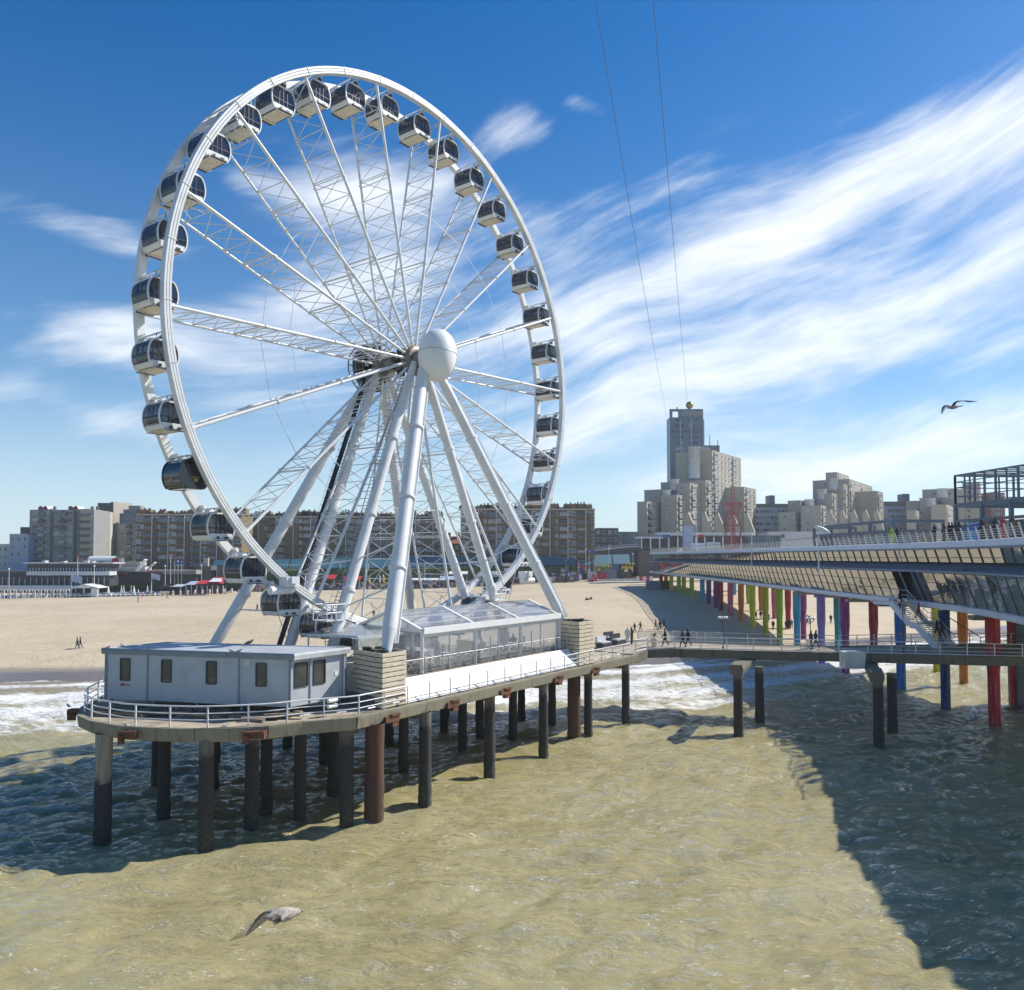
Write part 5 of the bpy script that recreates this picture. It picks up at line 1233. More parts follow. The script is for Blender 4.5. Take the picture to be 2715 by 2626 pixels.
def build_red_tower():
    t = thing('red_lattice_tower', tuple(at(1946, 1450, 215)), 'red steel lattice tower flaring at the top behind the pier roof', 'tower')
    c = at(1944, 1450, 215); zb, zw, zt = 14.3, c.z, 0
    z0 = 14.0; zmid = at(1944, 1395, 215).z; ztop = at(1944, 1334, 215).z; R0, Rm, Rt = 1.7, 2.6, 2.5
    def ring(r, z, k=6): return [V(c.x + r * math.cos(R(60 * i + 10)), c.y + r * math.sin(R(60 * i + 10)), z) for i in range(k)]
    r0, r1, r2, r3 = ring(1.7, z0), ring(2.5, z0 + (zmid - z0)), ring(1.75, (zmid + ztop) / 2 + .3), ring(2.75, ztop)
    b = MB()
    for P in (r0, r1, r2, r3): b.path(P, .08, 5, closed=True)
    b.path(ring(2.75, ztop - .5), .08, 5, closed=True)
    b.build('ring', M['towerred'], t)
    for lo, hi in ((r0, r1), (r1, r2), (r2, r3)):
        for i in range(6):
            m = MB(); m.tube(lo[i], hi[i], .085, n=5); m.build('strut', M['towerred'], t)
            m = MB(); m.tube(lo[i], hi[(i + 1) % 6], .045, n=5); m.tube(lo[(i + 1) % 6], hi[i], .045, n=5); m.build('brace', M['towerred'], t)
    m = MB(); cz = V(c.x, c.y, 0)
    for q in (-.45, .45):
        for u in (-.45, .45): m.tube(cz + V(q, u, z0), cz + V(q, u, ztop + 4.5), .045, n=5)
    for j in range(26):
        z = z0 + j * .95
        if z > ztop + 4.2: break
        m.path([cz + V(-.45, -.45, z), cz + V(.45, -.45, z + .5), cz + V(.45, .45, z), cz + V(-.45, .45, z + .5)], .04, 4, closed=True)
    m.build('mast', M['towerred'], t)
build_main_pier(); build_stairs(); build_roof_frame(); build_red_tower()

# ================================================================== TOWN BEHIND THE BEACH
def win_mesh(w, h, mull=1, fr='white', gl='winglass', dep=.12, fw=.10, lintel=False):
    b = MB()
    b.bb(-w / 2, w / 2, -.02, .02, 0, h, 1)
    for x in (-w / 2, w / 2): b.bb(x - fw / 2, x + fw / 2, -dep, .02, 0, h, 0)
    for z in (0, h): b.bb(-w / 2, w / 2, -dep, .02, z - fw / 2, z + fw / 2, 0)
    for i in range(mull):
        x = -w / 2 + w * (i + 1) / (mull + 1); b.bb(x - fw * .35, x + fw * .35, -dep * .8, .02, 0, h, 0)
    return b.mesh('window', [M[fr], M[gl]])
def balc_mesh(w, h, d=1.0, fr='white', gl='winglass', back='windark'):
    """recessed balcony bay: dark opening, slab edge, rail with glass"""
    b = MB(); b.bb(-w / 2, w / 2, -.03, .03, 0, h, 2)
    b.bb(-w / 2 + .2, w / 2 - .2, -.10, -.03, .25, h - .35, 1)
    b.bb(-w / 2, w / 2, -d, 0, -.12, .06, 0)
    b.bb(-w / 2, w / 2, -d, -d + .05, 1.0, 1.08, 0); b.bb(-w / 2 + .05, w / 2 - .05, -d + .01, -d + .04, .15, .95, 1)
    return b.mesh('balcony', [M[fr], M[gl], M[back]])
GLV = None
def vary(me, rnd):
    global GLV
    if GLV is None: GLV = [M['winglass'], mk('curtained_glass', (.30, .30, .29), .35, var=.3, scale=.4), mk('dark_room_glass', (.03, .035, .04), .08, var=.4, scale=.4), mk('blind_glass', (.42, .40, .36), .5, var=.2, scale=.4)]
    k = rnd.choice([0, 0, 0, 1, 2, 2, 3]); key = (me.name, k)
    if k == 0: return me
    if key not in VAR:
        c = me.copy()
        for i, m in enumerate(c.materials):
            if m == M['winglass']: c.materials[i] = GLV[k]
        VAR[key] = c
    return VAR[key]
VAR = {}; VR = random.Random(99)
class Facade:
    """flat front from p (left foot) along e, facing n"""
    def __init__(s, p, e, n): s.p, s.e, s.n = Vector(p), Vector(e).normalized(), Vector(n).normalized(); s.rz = math.atan2(s.e.y, s.e.x)
    def put(s, me, name, par, u, z): return put(vary(me, VR), name, par, tuple(s.p + s.e * u + s.n * .04 + V(0, 0, z - s.p.z)), (0, 0, s.rz))
def slab(par, name, mat, p, e, L, n, dep, z0, z1):
    e = Vector(e).normalized(); n = Vector(n).normalized(); p = V(p[0], p[1], 0)
    q = [p, p + e * L, p + e * L - n * dep, p - n * dep]
    b = MB(); b.prism([x + V(0, 0, z0) for x in q], V(0, 0, z1 - z0)); return b.build(name, mat, par, fix=True)
def zof(v, y): return at(PCX, v, y).z
def xof(u, y): return at(u, HOR, y).x

def left_block():
    Y = 322.0; x0, x1 = xof(76, Y), xof(247, Y); zt, zg = zof(1352, Y), 9.0
    b = thing('apartment_block', (x0, Y, zg), 'grey balcony apartment block with four dark red roof domes and a pale gable', 'building')
    slab(b, 'wall', M['greyconc'], (x0, Y), (1, 0, 0), x1 - x0, (0, -1, 0), 13, zg, zt)
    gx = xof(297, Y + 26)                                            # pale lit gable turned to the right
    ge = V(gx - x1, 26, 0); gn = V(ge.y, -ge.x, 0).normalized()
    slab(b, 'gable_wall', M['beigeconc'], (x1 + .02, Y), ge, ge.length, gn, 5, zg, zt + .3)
    F = Facade((x0, Y, 0), (1, 0, 0), (0, -1, 0)); W_ = x1 - x0; fl = 2.76
    wm = win_mesh(3.0, 1.5, 2, 'offwhite', 'winglass'); bm_ = balc_mesh(2.6, 1.9, 1.0, 'greyconc', 'winglass', 'windark')
    rows = 7
    for r in range(rows + 1):
        z = zt - 2.1 - r * fl
        for u in (.10, .28, .43, .61, .83):
            F.put(wm, 'window', b, W_ * u, z)
        for u in (.19, .52):
            F.put(bm_, 'balcony', b, W_ * u, z - .4)
        o = F.put(balc_mesh(5.2, 1.9, 1.3, 'greyconc') if r == 0 else o.data, 'balcony', b, W_ * .87, z - .5)
    for u in (.335, .70): slab(b, 'fin', M['darkconc'], (x0 + W_ * u, Y - .5), (1, 0, 0), .8, (0, -1, 0), .5, zg, zt)
    G = Facade((x1, Y, 0), ge, gn); wg = win_mesh(1.1, 1.5, 0, 'white')
    for r in range(8): G.put(wg, 'window', b, ge.length * .82, zt - 2.4 - r * fl)
    for u in (.16, .23, .40, .47):
        c = V(x0 + W_ * u * 1.0 + (0 if u < .3 else 6.0), Y + .3, zt + .3); k = 2.0
        d = MB()
        for i in range(8):
            a0, a1 = math.pi * i / 8, math.pi * (i + 1) / 8
            d.add([c + V(k * .5 * math.cos(a0), 0, k * .62 * math.sin(a0)), c + V(k * .5 * math.cos(a1), 0, k * .62 * math.sin(a1)), c + V(k * .5 * math.cos(a1), 5, k * .62 * math.sin(a1)), c + V(k * .5 * math.cos(a0), 5, k * .62 * math.sin(a0))], [(0, 1, 2, 3)], 0)
        d.add([c + V(k * .5 * math.cos(math.pi * i / 8), -.02, k * .62 * math.sin(math.pi * i / 8)) for i in range(9)], [tuple(range(9))], 1)
        d.bb(c.x - .5 * k, c.x + .5 * k, c.y, c.y + 5, c.z - .4, c.z, 1)
        d.build('roof_dome', [M['white'], M['darkred']], b)
    for u in (.31, .55, .70, .90, .98): MB().bb(x0 + W_ * u - .4, x0 + W_ * u + .4, Y + 3, Y + 4, zt, zt + 1.5).build('chimney', M['darkconc'], b)
    MB().bb(x0 - 1.5, x1 + .4, Y - 2.2, Y - .05, zg + 1.2, zg + 3.2).build('awning', M['darkred'], b)
    tw = thing('stair_tower', (xof(258, 342), 342, zg), 'tall grey stair tower with a pale right edge behind the domed block', 'building')
    Yt = 356.0; slab(tw, 'wall', M['darkconc'], (xof(256, Yt), Yt), (1, 0, 0), xof(298, Yt) - xof(256, Yt), (0, -1, 0), 8, zg, zof(1334, Yt))
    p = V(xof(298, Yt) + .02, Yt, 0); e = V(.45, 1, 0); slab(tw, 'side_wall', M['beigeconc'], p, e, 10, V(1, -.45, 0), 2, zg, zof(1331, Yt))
    # low dark block between
    k = thing('apartment_block', (xof(312, 360), 360, zg), 'darker apartment block set back between the domed block and the brown flats', 'building')
    Y2 = 350.0; a, c = xof(309, Y2), xof(362, Y2); slab(k, 'wall', M['greyconc'], (a, Y2), (1, 0, 0), c - a, (0, -1, 0), 12, zg, zof(1388, Y2)); slab(k, 'roof_storey', M['glassblue'], (a, Y2 + 2), (1, 0, 0), c - a - .3, (0, -1, 0), 8, zof(1388, Y2), zof(1361, Y2))
    F = Facade((a, Y2, 0), (1, 0, 0), (0, -1, 0)); wm2 = win_mesh(1.2, 1.4, 0); bm2 = balc_mesh(2.2, 1.7, .9, 'greyconc')
    for r in range(6):
        z = zof(1388, Y2) - 2.3 - 2.76 * r; F.put(wm2, 'window', k, 2.2, z); F.put(bm2, 'balcony', k, 5.4, z)
        F.put(wm2, 'window', k, 7.6, z)
    for xs, yt, wd in ((322, 1350, 2), (345, 1340, 5)):
        MB().bb(xof(xs, Y2) - wd / 2, xof(xs, Y2) + wd / 2, Y2 + 3, Y2 + 7, zof(1361, Y2), zof(yt, Y2)).build('roof_box', M['greyconc'], k)
    # pale blue houses at the far left
    for xa, xb, yt, lab, Yb in ((24, 75, 1418, 'pale blue terrace house at the far left beside the domed block', 318.0), (-60, 24, 1445, 'lower white terrace house at the left edge of the view', 322.0)):
        h = thing('terrace_house', (xof(xa, Yb), Yb, zg), lab, 'house'); a, c = xof(xa, Yb), xof(xb, Yb) - .1; zt_ = zof(yt, Yb)
        slab(h, 'wall', M['pblue'] if xa > 0 else M['offwhite'], (a, Yb), (1, 0, 0), c - a, (0, -1, 0), 10, 6.5, zt_); slab(h, 'cornice', M['offwhite'], (a - .1, Yb - .2), (1, 0, 0), c - a + .1, (0, -1, 0), .35, zt_, zt_ + .3)
        F = Facade((a, Yb, 0), (1, 0, 0), (0, -1, 0)); wm3 = win_mesh(1.15, 1.7, 1, 'white')
        for r in range(3):
            n = max(3, int((c - a) / 2.2))
            for i in range(n): F.put(wm3, 'window', h, (c - a) * (i + .5) / n, zt_ - 2.6 - 3.0 * r)
    MB().bb(xof(52, 324), xof(72, 324), 324, 328, zof(1420, 324), zof(1398, 324)).build('roof_hut', M['frame'], bpy.data.objects['terrace_house'])

def brown_flats(xa, xb, ytop, Y, lab, mat, nb, seed, rows=7, zg=9.0, big_end=True):
    b = thing('apartment_flats', (xof(xa, Y), Y, zg), lab, 'building'); r_ = random.Random(seed)
    a, c = xof(xa, Y), xof(xb, Y); zt = zof(ytop, Y); slab(b, 'wall', M[mat], (a, Y), (1, 0, 0), c - a, (0, -1, 0), 13, zg, zt)
    slab(b, 'cornice', M['sandstone'], (a - .15, Y - .25), (1, 0, 0), c - a + .3, (0, -1, 0), .5, zt - .1, zt + .45)
    F = Facade((a, Y, 0), (1, 0, 0), (0, -1, 0)); wm = win_mesh(1.35, 1.55, 1, 'white'); ws = win_mesh(1.0, 1.3, 0, 'white'); bm_ = balc_mesh(3.0, 2.0, .9, 'greyconc')
    bw = (c - a) / nb
    for i in range(nb):
        kind = i % 2
        for r in range(rows):
            z = zt - 2.25 - r * 2.78
            if z < zg: continue
            u = bw * (i + .5)
            if kind: F.put(bm_, 'balcony', b, u, z - .2)
            else:
                F.put(wm, 'window', b, u - bw * .22, z); F.put(ws, 'window', b, u + bw * .25, z)
        if kind:
            MB().bb(a + bw * i + bw * .5 + 1.55, a + bw * i + bw * .5 + 1.75, Y - 1.0, Y - .85, zg, zt - .3).build('downpipe', M['whiteclean'], b)
    for i in range(nb):
        u = a + bw * (i + .3 + .4 * r_.random()); w = 1.2 + 1.8 * r_.random(); h = 1.0 + 1.6 * r_.random()
        MB().bb(u - w, u + w, Y + 3, Y + 7, zt, zt + h).build('roof_box', M[mat], b)
        if i % 4 == 1: MB().bb(a + bw * i + .1, a + bw * (i + 1.6), Y - .55, Y - .02, zg, zt - .6 - .9 * (i % 3)).build('stair_bay', M['brownbrick2' if mat == 'brownbrick' else 'brownbrick'], b)
        for q in range(3):
            x = u - w + 2 * w * (q + .5) / 3; MB().bb(x - .25, x + .25, Y + 4, Y + 5, zt + h, zt + h + .4 + .5 * r_.random()).build('chimney', M['darkconc'], b)

def hotel(name_lab, blocks, cyl, D0, rows_pitch=2.8, gable=True, zg=9.0):
    """stepped beige block; each piece: (shade x0, corner x, lit x1, top y, depth)"""
    h = thing('stepped_apartment_building', (xof(blocks[0][1], D0), D0, zg), name_lab, 'building')
    t1 = V(.574, .819, 0); n1 = V(.819, -.574, 0)                 # lit face runs along t1, faces n1; shaded end faces -t1
    wm = win_mesh(1.7, 1.5, 2, 'white', 'winglass', .1, .14); bm_ = balc_mesh(2.4, 1.9, .9, 'offwhite'); sm = win_mesh(1.0, 1.2, 0, 'white')
    for xs, xc, xl, yt, Dp, zlow in blocks:
        p = at(xc, HOR, Dp); p.z = 0; zt = zof(yt, Dp)
        # length of the lit side so that its far end falls on the right pixel
        u = (xl - PCX) / FPX; L = (u * p.y - p.x) / (t1.x - u * t1.y)
        u2 = (xs - PCX) / FPX; dpt = (p.x - u2 * p.y) / (n1.x - u2 * n1.y)
        slab(h, 'wall', M['sandstone'], p, t1, L, n1, dpt, zlow, zt); slab(h, 'parapet', M['beigeconc'], p + n1 * .12 - t1 * .12, t1, L + .24, n1, dpt + .24, zt, zt + .35)
        F = Facade((p.x, p.y, 0), t1, n1); n = max(1, int(L / 4.3)); r = 0
        while zt - 2.4 - r * rows_pitch > zlow and r < 16:
            z = zt - 2.2 - r * rows_pitch
            for i in range(n):
                (F.put(bm_, 'balcony', h, L * (i + .5) / n, z - .2) if (i % 5 == 0 and n > 2) else F.put(wm, 'window', h, L * (i + .5) / n, z))
            slab(h, 'string_course', M['beigeconc'], p + n1 * .15, t1, L, n1, .14, z - .75, z - .55)
            r += 1
        E = Facade((p - n1 * dpt).to_tuple(), n1, -t1)
        if dpt > 6:
            for q in range(int((zt - zlow - 2) / rows_pitch)): E.put(sm, 'window', h, dpt * .35, zt - 2.3 - q * rows_pitch)
    for xs, yt, yb, Dp, rr in cyl:
        p = at(xs, HOR, Dp); zt, zb = zof(yt, Dp), zof(yb, Dp); MB().lathe([(rr, zb), (rr, zt - .6), (rr * 1.12, zt - .5), (rr * 1.12, zt)], 18, V(p.x, p.y, 0)).build('stair_turret', M['offwhite'], h)
    return h, t1, n1
def buttress(h, pts, Dp, D1):
    t1 = V(.574, .819, 0); n1 = V(.819, -.574, 0)
    for x0, x1, yb, yt in pts:
        p = at((x0 + x1) / 2, HOR, Dp); zb, zt = 9.0, zof(yt, Dp); w = abs(xof(x1, Dp) - xof(x0, Dp))
        zb = zof(yb, Dp); c = V(p.x, p.y, 0); b = MB(); b.prism([c - n1 * w * .5 + V(0, 0, 9), c + n1 * w * .5 + V(0, 0, 9), c + n1 * w * .5 + V(0, 0, zb), c - n1 * w * .2 + V(0, 0, zt), c - n1 * w * .5 + V(0, 0, zt - 1)], t1 * 1.2); b.build('buttress', M['sandstone'], h, fix=True)

def town():
    left_block()
    brown_flats(360, 640, 1366, 300.0, 'brown brick flats with white balconies left of the wheel legs', 'brownbrick', 13, 1)
    brown_flats(640, 1172, 1372, 316.0, 'long darker brown brick flats seen between the wheel legs', 'brownbrick2', 23, 2)
    brown_flats(1221, 1577, 1352, 306.0, 'brown brick flats right of the wheel legs with chimneys on the roof', 'brownbrick', 15, 3)
    h, t1, n1 = hotel('big stepped beige apartment building in front of the blue grey tower', [
        (1793, 1891, 1967, 1196, 372, 9), (1753, 1873, 1987, 1275, 366, 9), (1760, 1975, 2006, 1293, 380, 9), (1795, 1831, 1862, 1283, 358, 9), (1753, 1796, 2004, 1314, 352, 9), (1709, 1752, 1800, 1300, 366, 9), (1690, 1716, 1752, 1332, 350, 9)],
        [(1843, 1186, 1270, 371, 2.6), (1768, 1300, 1360, 358, 1.9), (1790, 1272, 1300, 364, 1.9)], 352)
    buttress(h, [(1815, 1848, 1410, 1358), (1862, 1888, 1410, 1357), (1895, 1925, 1410, 1360), (1935, 1965, 1410, 1362), (1975, 2001, 1410, 1360)], 340, 0)
    MB().bb(xof(1868, 372), xof(1905, 372), 385, 392, zof(1196, 372), zof(1176, 372)).build('roof_box', M['sandstone'], h)
    for xs, yt in ((1882, 1154), (1903, 1166)): p = at(xs, 1190, 380); MB().tube(p, V(p.x, p.y, zof(yt, 380)), .25, .12, 6).build('mast', M['darkconc'], h)
    h2, _, _ = hotel('middle stepped beige apartment building behind the curved pier lamp', [
        (2192, 2223, 2254, 1254, 378, 9), (2157, 2255, 2315, 1272, 374, 9), (2200, 2240, 2329, 1286, 368, 9), (2225, 2330, 2344, 1304, 378, 9), (2168, 2209, 2234, 1310, 360, 9), (2124, 2175, 2200, 1342, 366, 9), (2124, 2179, 2232, 1342, 352, 9), (2090, 2125, 2160, 1329, 372, 9), (2065, 2110, 2128, 1360, 358, 9)],
        [(2212, 1270, 1300, 370, 2.0), (2182, 1298, 1325, 364, 2.0), (2148, 1325, 1352, 360, 2.0)], 352)
    buttress(h2, [(2195, 2225, 1410, 1352), (2228, 2256, 1410, 1352), (2258, 2288, 1410, 1352), (2290, 2318, 1410, 1352), (2320, 2346, 1410, 1352)], 342, 0)
    h3, _, _ = hotel('right hand stepped beige apartment building seen through the steel frame', [
        (2448, 2540, 2566, 1297, 378, 9), (2555, 2602, 2604, 1280, 376, 9), (2500, 2561, 2603, 1299, 372, 9), (2440, 2470, 2500, 1322, 362, 9), (2470, 2512, 2600, 1340, 350, 9), (2405, 2440, 2462, 1330, 370, 9), (2405, 2430, 2470, 1356, 350, 9)],
        [(2502, 1296, 1320, 373, 2.2), (2470, 1322, 1345, 362, 2.0)], 352)
    # blue grey tower with the square opening and the golden ball
    Y = 430.0; t = thing('tower_block', (xof(1772, Y), Y, 9), 'tall blue grey tower with a square hole at its top corner and a golden ball', 'tower')
    x0, x1, zt = xof(1779, Y), xof(1868, Y), zof(1085, Y); d = 9
    hx0, hx1, hz0, hz1 = xof(1786, Y), xof(1802, Y), zof(1107, Y), zof(1091, Y)
    for a, c, z0, z1 in ((x0, x1, 9, hz0), (x0, hx0, hz0, hz1), (hx1, x1, hz0, hz1), (x0, x1, hz1, zt)): MB().bb(a, c, Y, Y + (d if z0 == 9 else 1.2), z0, z1).build('wall', M['glassblue'], t)
    for xs in (1807, 1836): MB().bb(xof(xs, Y) - .25, xof(xs, Y) + .25, Y - .35, Y, 20, hz0 - 1).build('pilaster', M['pblue'], t)
    MB().bb(x0 + .5, x1 - .5, Y - .2, Y, zof(1144, Y) - .6, zof(1144, Y) + .6).build('band', M['darkconc'], t); MB().bb(hx1 + 2, x1 - .6, Y - .25, Y, zof(1103, Y), zof(1090, Y)).build('sign_panel', M['greyconc'], t)
    F = Facade((x0, Y, 0), (1, 0, 0), (0, -1, 0)); wm = win_mesh(2.2, 1.7, 0, 'bluegrey', 'winglass')
    for r in range(13):
        for u in (.22, .36, .62, .76): F.put(wm, 'window', t, (x1 - x0) * u, zof(1118, Y) - 3.1 * r)
    MB().bb(xof(1866, Y) + .05, xof(1872, Y), Y + 1, Y + 4, zof(1210, Y), zof(1112, Y)).build('stair_cage', M['steel'], t)
    MB().bb(xof(1866, Y + 5), xof(1920, Y + 5), Y + 12, Y + 26, 30, zof(1173, Y)).build('rear_wing', M['glassblue'], t)
    c = at(1828, 1075, Y + 2); MB().lathe([(2.0 * math.sin(R(15 * i)) + .01, -2.0 * math.cos(R(15 * i))) for i in range(13)], 18, c).build('golden_ball', mk('gilded_ball', (.36, .27, .06), .25, .8), t); MB().tube(c - V(0, 0, 2), c - V(0, 0, 4), .5, n=8).build('ball_mount', M['darkconc'], t)
    MB().bb(xof(1802, Y) - .3, xof(1802, Y) + .3, Y + 3, Y + 3.6, zt, zt + 1.5).build('vent', M['darkconc'], t)
    # other buildings in the gaps
    def plain(nm, lab, xa, xb, yt, Y, mat, rows, cols, fr='white', cat='building', zg=9.0, gl='winglass', ww=1.5):
        h = thing(nm, (xof(xa, Y), Y, zg), lab, cat); a, c, zt = xof(xa, Y), xof(xb, Y), zof(yt, Y); slab(h, 'wall', M[mat], (a, Y), (1, 0, 0), c - a, (0, -1, 0), 12, zg, zt)
        F = Facade((a, Y, 0), (1, 0, 0), (0, -1, 0)); wm = win_mesh(ww, 1.6, 1, fr, gl)
        for r in range(rows):
            for i in range(cols):
                if zt - 2.4 - 3 * r > zg: F.put(wm, 'window', h, (c - a) * (i + .5) / cols, zt - 2.4 - 3.0 * r)
        slab(h, 'cornice', M['offwhite'], (a, Y - .15), (1, 0, 0), c - a, (0, -1, 0), .3, zt, zt + .3); return h
    plain('office_block', 'pale glazed block between the big and the middle stepped buildings', 2004, 2092, 1348, 392, 'offwhite', 5, 9, 'white'); k = bpy.data.objects['office_block']
    MB().bb(xof(2004, 396), xof(2088, 396), 394, 404, zof(1348, 396), zof(1337, 396)).build('roof_storey', M['darkconc'], k); MB().bb(xof(2045, 396), xof(2060, 396), 398, 404, zof(1337, 396), zof(1313, 396)).build('roof_tower', M['glassblue'], k)
    plain('office_block', 'blue grey glazed block between the middle and right stepped buildings', 2344, 2425, 1345, 392, 'pblue', 5, 8, 'white'); k2 = bpy.data.objects['office_block.001']
    MB().bb(xof(2344, 396), xof(2420, 396), 394, 404, zof(1345, 396), zof(1331, 396)).build('roof_storey', M['darkconc'], k2); MB().bb(xof(2403, 396), xof(2420, 396), 398, 404, zof(1331, 396), zof(1309, 396)).build('roof_tower', M['glassblue'], k2)
    plain('dark_house', 'dark brick house right of the brown flats', 1579, 1640, 1402, 340, 'darkconc', 5, 4, 'white')
    plain('dark_house', 'low grey building left of the stepped apartment complex', 1640, 1692, 1412, 352, 'glassblue', 3, 5, 'offwhite')
    plain('brick_office', 'dark red brick office far right behind the steel frame', 2630, 2668, 1308, 420, 'redroof', 4, 3, 'offwhite')
    plain('low_block', 'white low building below the middle stepped apartments', 2035, 2200, 1412, 335, 'offwhite', 1, 2, 'offwhite')
    v = thing('villa', (xof(1176, 330), 330, 9), 'small dark villa with a red tiled roof in the gap between the flats', 'house'); Yv = 330
    a, c = xof(1168, Yv), xof(1226, Yv); slab(v, 'wall', M['darkconc'], (a, Yv), (1, 0, 0), c - a, (0, -1, 0), 9, 9, zof(1442, Yv)); b = MB(); z0, z1 = zof(1442, Yv), zof(1422, Yv); b.prism([V(a - .4, Yv - .6, z0), V(a - .4, Yv + 9.6, z0), V(a - .4, Yv + 4.5, z1)], V(c - a + .8, 0, 0)); b.build('roof', M['redroof'], v, fix=True)
    F = Facade((a, Yv, 0), (1, 0, 0), (0, -1, 0)); wm = win_mesh(1.3, 1.4, 1, 'white')
    for i in range(3):
        F.put(wm, 'window', v, 1.5 + 2.6 * i, zof(1442, Yv) - 2.2); F.put(wm, 'window', v, 1.5 + 2.6 * i, zof(1442, Yv) - 4.9)
    for xs in (1188, 1213): MB().bb(xof(xs, Yv) - .7, xof(xs, Yv) + .7, Yv + 3, Yv + 5, zof(1430, Yv), zof(1412, Yv)).build('chimney', M['redroof'], v)
town()

# ================================================================== SEA FRONT: terraces, beach clubs, awnings, flags
def rect(b, x0, x1, yt, yb, Y, th=1.0, mi=0):
    p, q = at(x0, yb, Y), at(x1, yt, Y); return b.bb(p.x, q.x, Y, Y + th, p.z, q.z, mi)
def part(name, mat, par, rects, Y, th=1.0):
    b = MB()
    for r in rects: rect(b, *r, Y=r[4] if len(r) > 4 else Y, th=th) if len(r) == 4 else rect(b, r[0], r[1], r[2], r[3], r[4], th)
    return b.build(name, mat, par)
def boulevard():
    # embankment and road behind the beach, grass on top
    e = MB(); L = [(-420, 262, 8.8), (-140, 296, 9.2), (-60, 292, 11.0), (-10, 296, 12.2), (30, 308, 12.6), (60, 330, 12.0), (420, 420, 12.0)]
    for i in range(len(L) - 1):
        a, c = L[i], L[i + 1]; e.add([V(a[0], a[1], -1), V(c[0], c[1], -1), V(c[0], c[1], c[2] - 1.4), V(a[0], a[1], a[2] - 1.4), V(a[0], a[1] + 4, a[2]), V(c[0], c[1] + 4, c[2]), V(a[0], a[1] + 400, 6.4), V(c[0], c[1] + 400, 6.4)], [(0, 1, 2, 3), (3, 2, 5, 4), (4, 5, 7, 6)])
    tag(e.build('embankment', M['grass']), kind='structure')
    # left restaurant terraces in tiers
    Y = 262.0; r = thing('terrace_restaurant', tuple(at(180, 1560, Y)), 'long low tiered beach restaurant with dark window bands at the left', 'restaurant')
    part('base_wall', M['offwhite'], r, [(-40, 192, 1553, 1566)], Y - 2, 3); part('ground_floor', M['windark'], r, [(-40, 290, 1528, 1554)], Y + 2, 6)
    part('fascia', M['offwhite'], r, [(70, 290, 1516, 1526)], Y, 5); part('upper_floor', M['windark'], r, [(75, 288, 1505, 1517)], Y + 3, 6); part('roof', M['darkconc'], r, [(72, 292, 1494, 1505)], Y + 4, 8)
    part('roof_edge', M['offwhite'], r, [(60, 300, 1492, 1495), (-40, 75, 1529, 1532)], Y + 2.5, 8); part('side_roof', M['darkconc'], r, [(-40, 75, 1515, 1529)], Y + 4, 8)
    for i in range(26):
        x = 78 + 8.1 * i; part('upper_window', M['offwhite'], r, [(x, x + 2.2, 1506, 1516)], Y + 2.8, .2)
    for i in range(20):
        x = -10 + 15 * i; part('shopfront_post', M['offwhite'], r, [(x, x + 2, 1531, 1552)], Y + 1.8, .2)
    for i, x in enumerate((112, 160, 196, 222, 238, 262)): part('roof_unit', [M['offwhite'], M['sandstone'], M['frame']][i % 3], r, [(x, x + 8 + 3 * (i % 2), 1487 + i % 3, 1494)], Y + 6, 2)
    part('red_sign', M['darkred'], r, [(55, 78, 1531, 1536)], Y + 1.6, .3)
    v = thing('barrel_vault', tuple(at(265, 1490, 290)), 'white barrel vaulted pavilion roof below the pale gable', 'pavilion'); b = MB(); Yv = 290.0; c = at(232, 1490, Yv); x1 = xof(303, Yv); h = zof(1475, Yv) - c.z
    for i in range(8):
        a0, a1 = math.pi * i / 8, math.pi * (i + 1) / 8; b.quad(V(c.x, Yv + 2 - 2.2 * math.cos(a0), c.z + h * math.sin(a0)), V(x1, Yv + 2 - 2.2 * math.cos(a0), c.z + h * math.sin(a0)), V(x1, Yv + 2 - 2.2 * math.cos(a1), c.z + h * math.sin(a1)), V(c.x, Yv + 2 - 2.2 * math.cos(a1), c.z + h * math.sin(a1)))
    b.build('vault', M['whiteclean'], v); part('wall', M['sandstone'], v, [(218, 300, 1488, 1500)], Yv, 4)
    sg = thing('red_white_sign', tuple(at(310, 1490, 280)), 'red and white signboard beside the barrel vault', 'sign'); part('red_board', M['red'], sg, [(297, 315, 1481, 1490)], 280, .3); part('white_board', M['whiteclean'], sg, [(315, 326, 1481, 1490)], 280, .3)
    gs = tag(MB().build('green_sign', M['grass']), 'green strip sign on the dark red awning of the domed block', 'sign'); bpy.data.objects.remove(gs)
    k = thing('terrace_pavilion', tuple(at(330, 1520, 275)), 'concrete terrace pavilion with slanting white fins and dark red awnings', 'pavilion')
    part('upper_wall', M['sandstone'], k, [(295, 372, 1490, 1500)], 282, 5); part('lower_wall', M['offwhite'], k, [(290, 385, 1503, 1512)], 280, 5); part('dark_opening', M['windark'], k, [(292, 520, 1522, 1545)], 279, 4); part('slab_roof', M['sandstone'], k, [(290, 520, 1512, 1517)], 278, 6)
    part('awning', M['darkred'], k, [(295, 332, 1519, 1524), (383, 420, 1517, 1521)], 276, 2)
    for x in (363, 388):
        p, q = at(x, 1514, 276), at(x + 24, 1484 if x < 380 else 1492, 276); MB().bar(p, q, 2.4 if x < 380 else 1.6, .35, up=V(0, 0, 1)).build('fin', M['whiteclean'], k)
    part('shop_band', M['greyconc'], k, [(430, 520, 1513, 1523)], 276, 6); part('kiosk_block', M['darkconc'], k, [(520, 560, 1502, 1540), (575, 640, 1498, 1535)], 282, 6)
    part('yellow_panel', M['sandstone'], k, [(540, 552, 1480, 1502)], 284, 1)
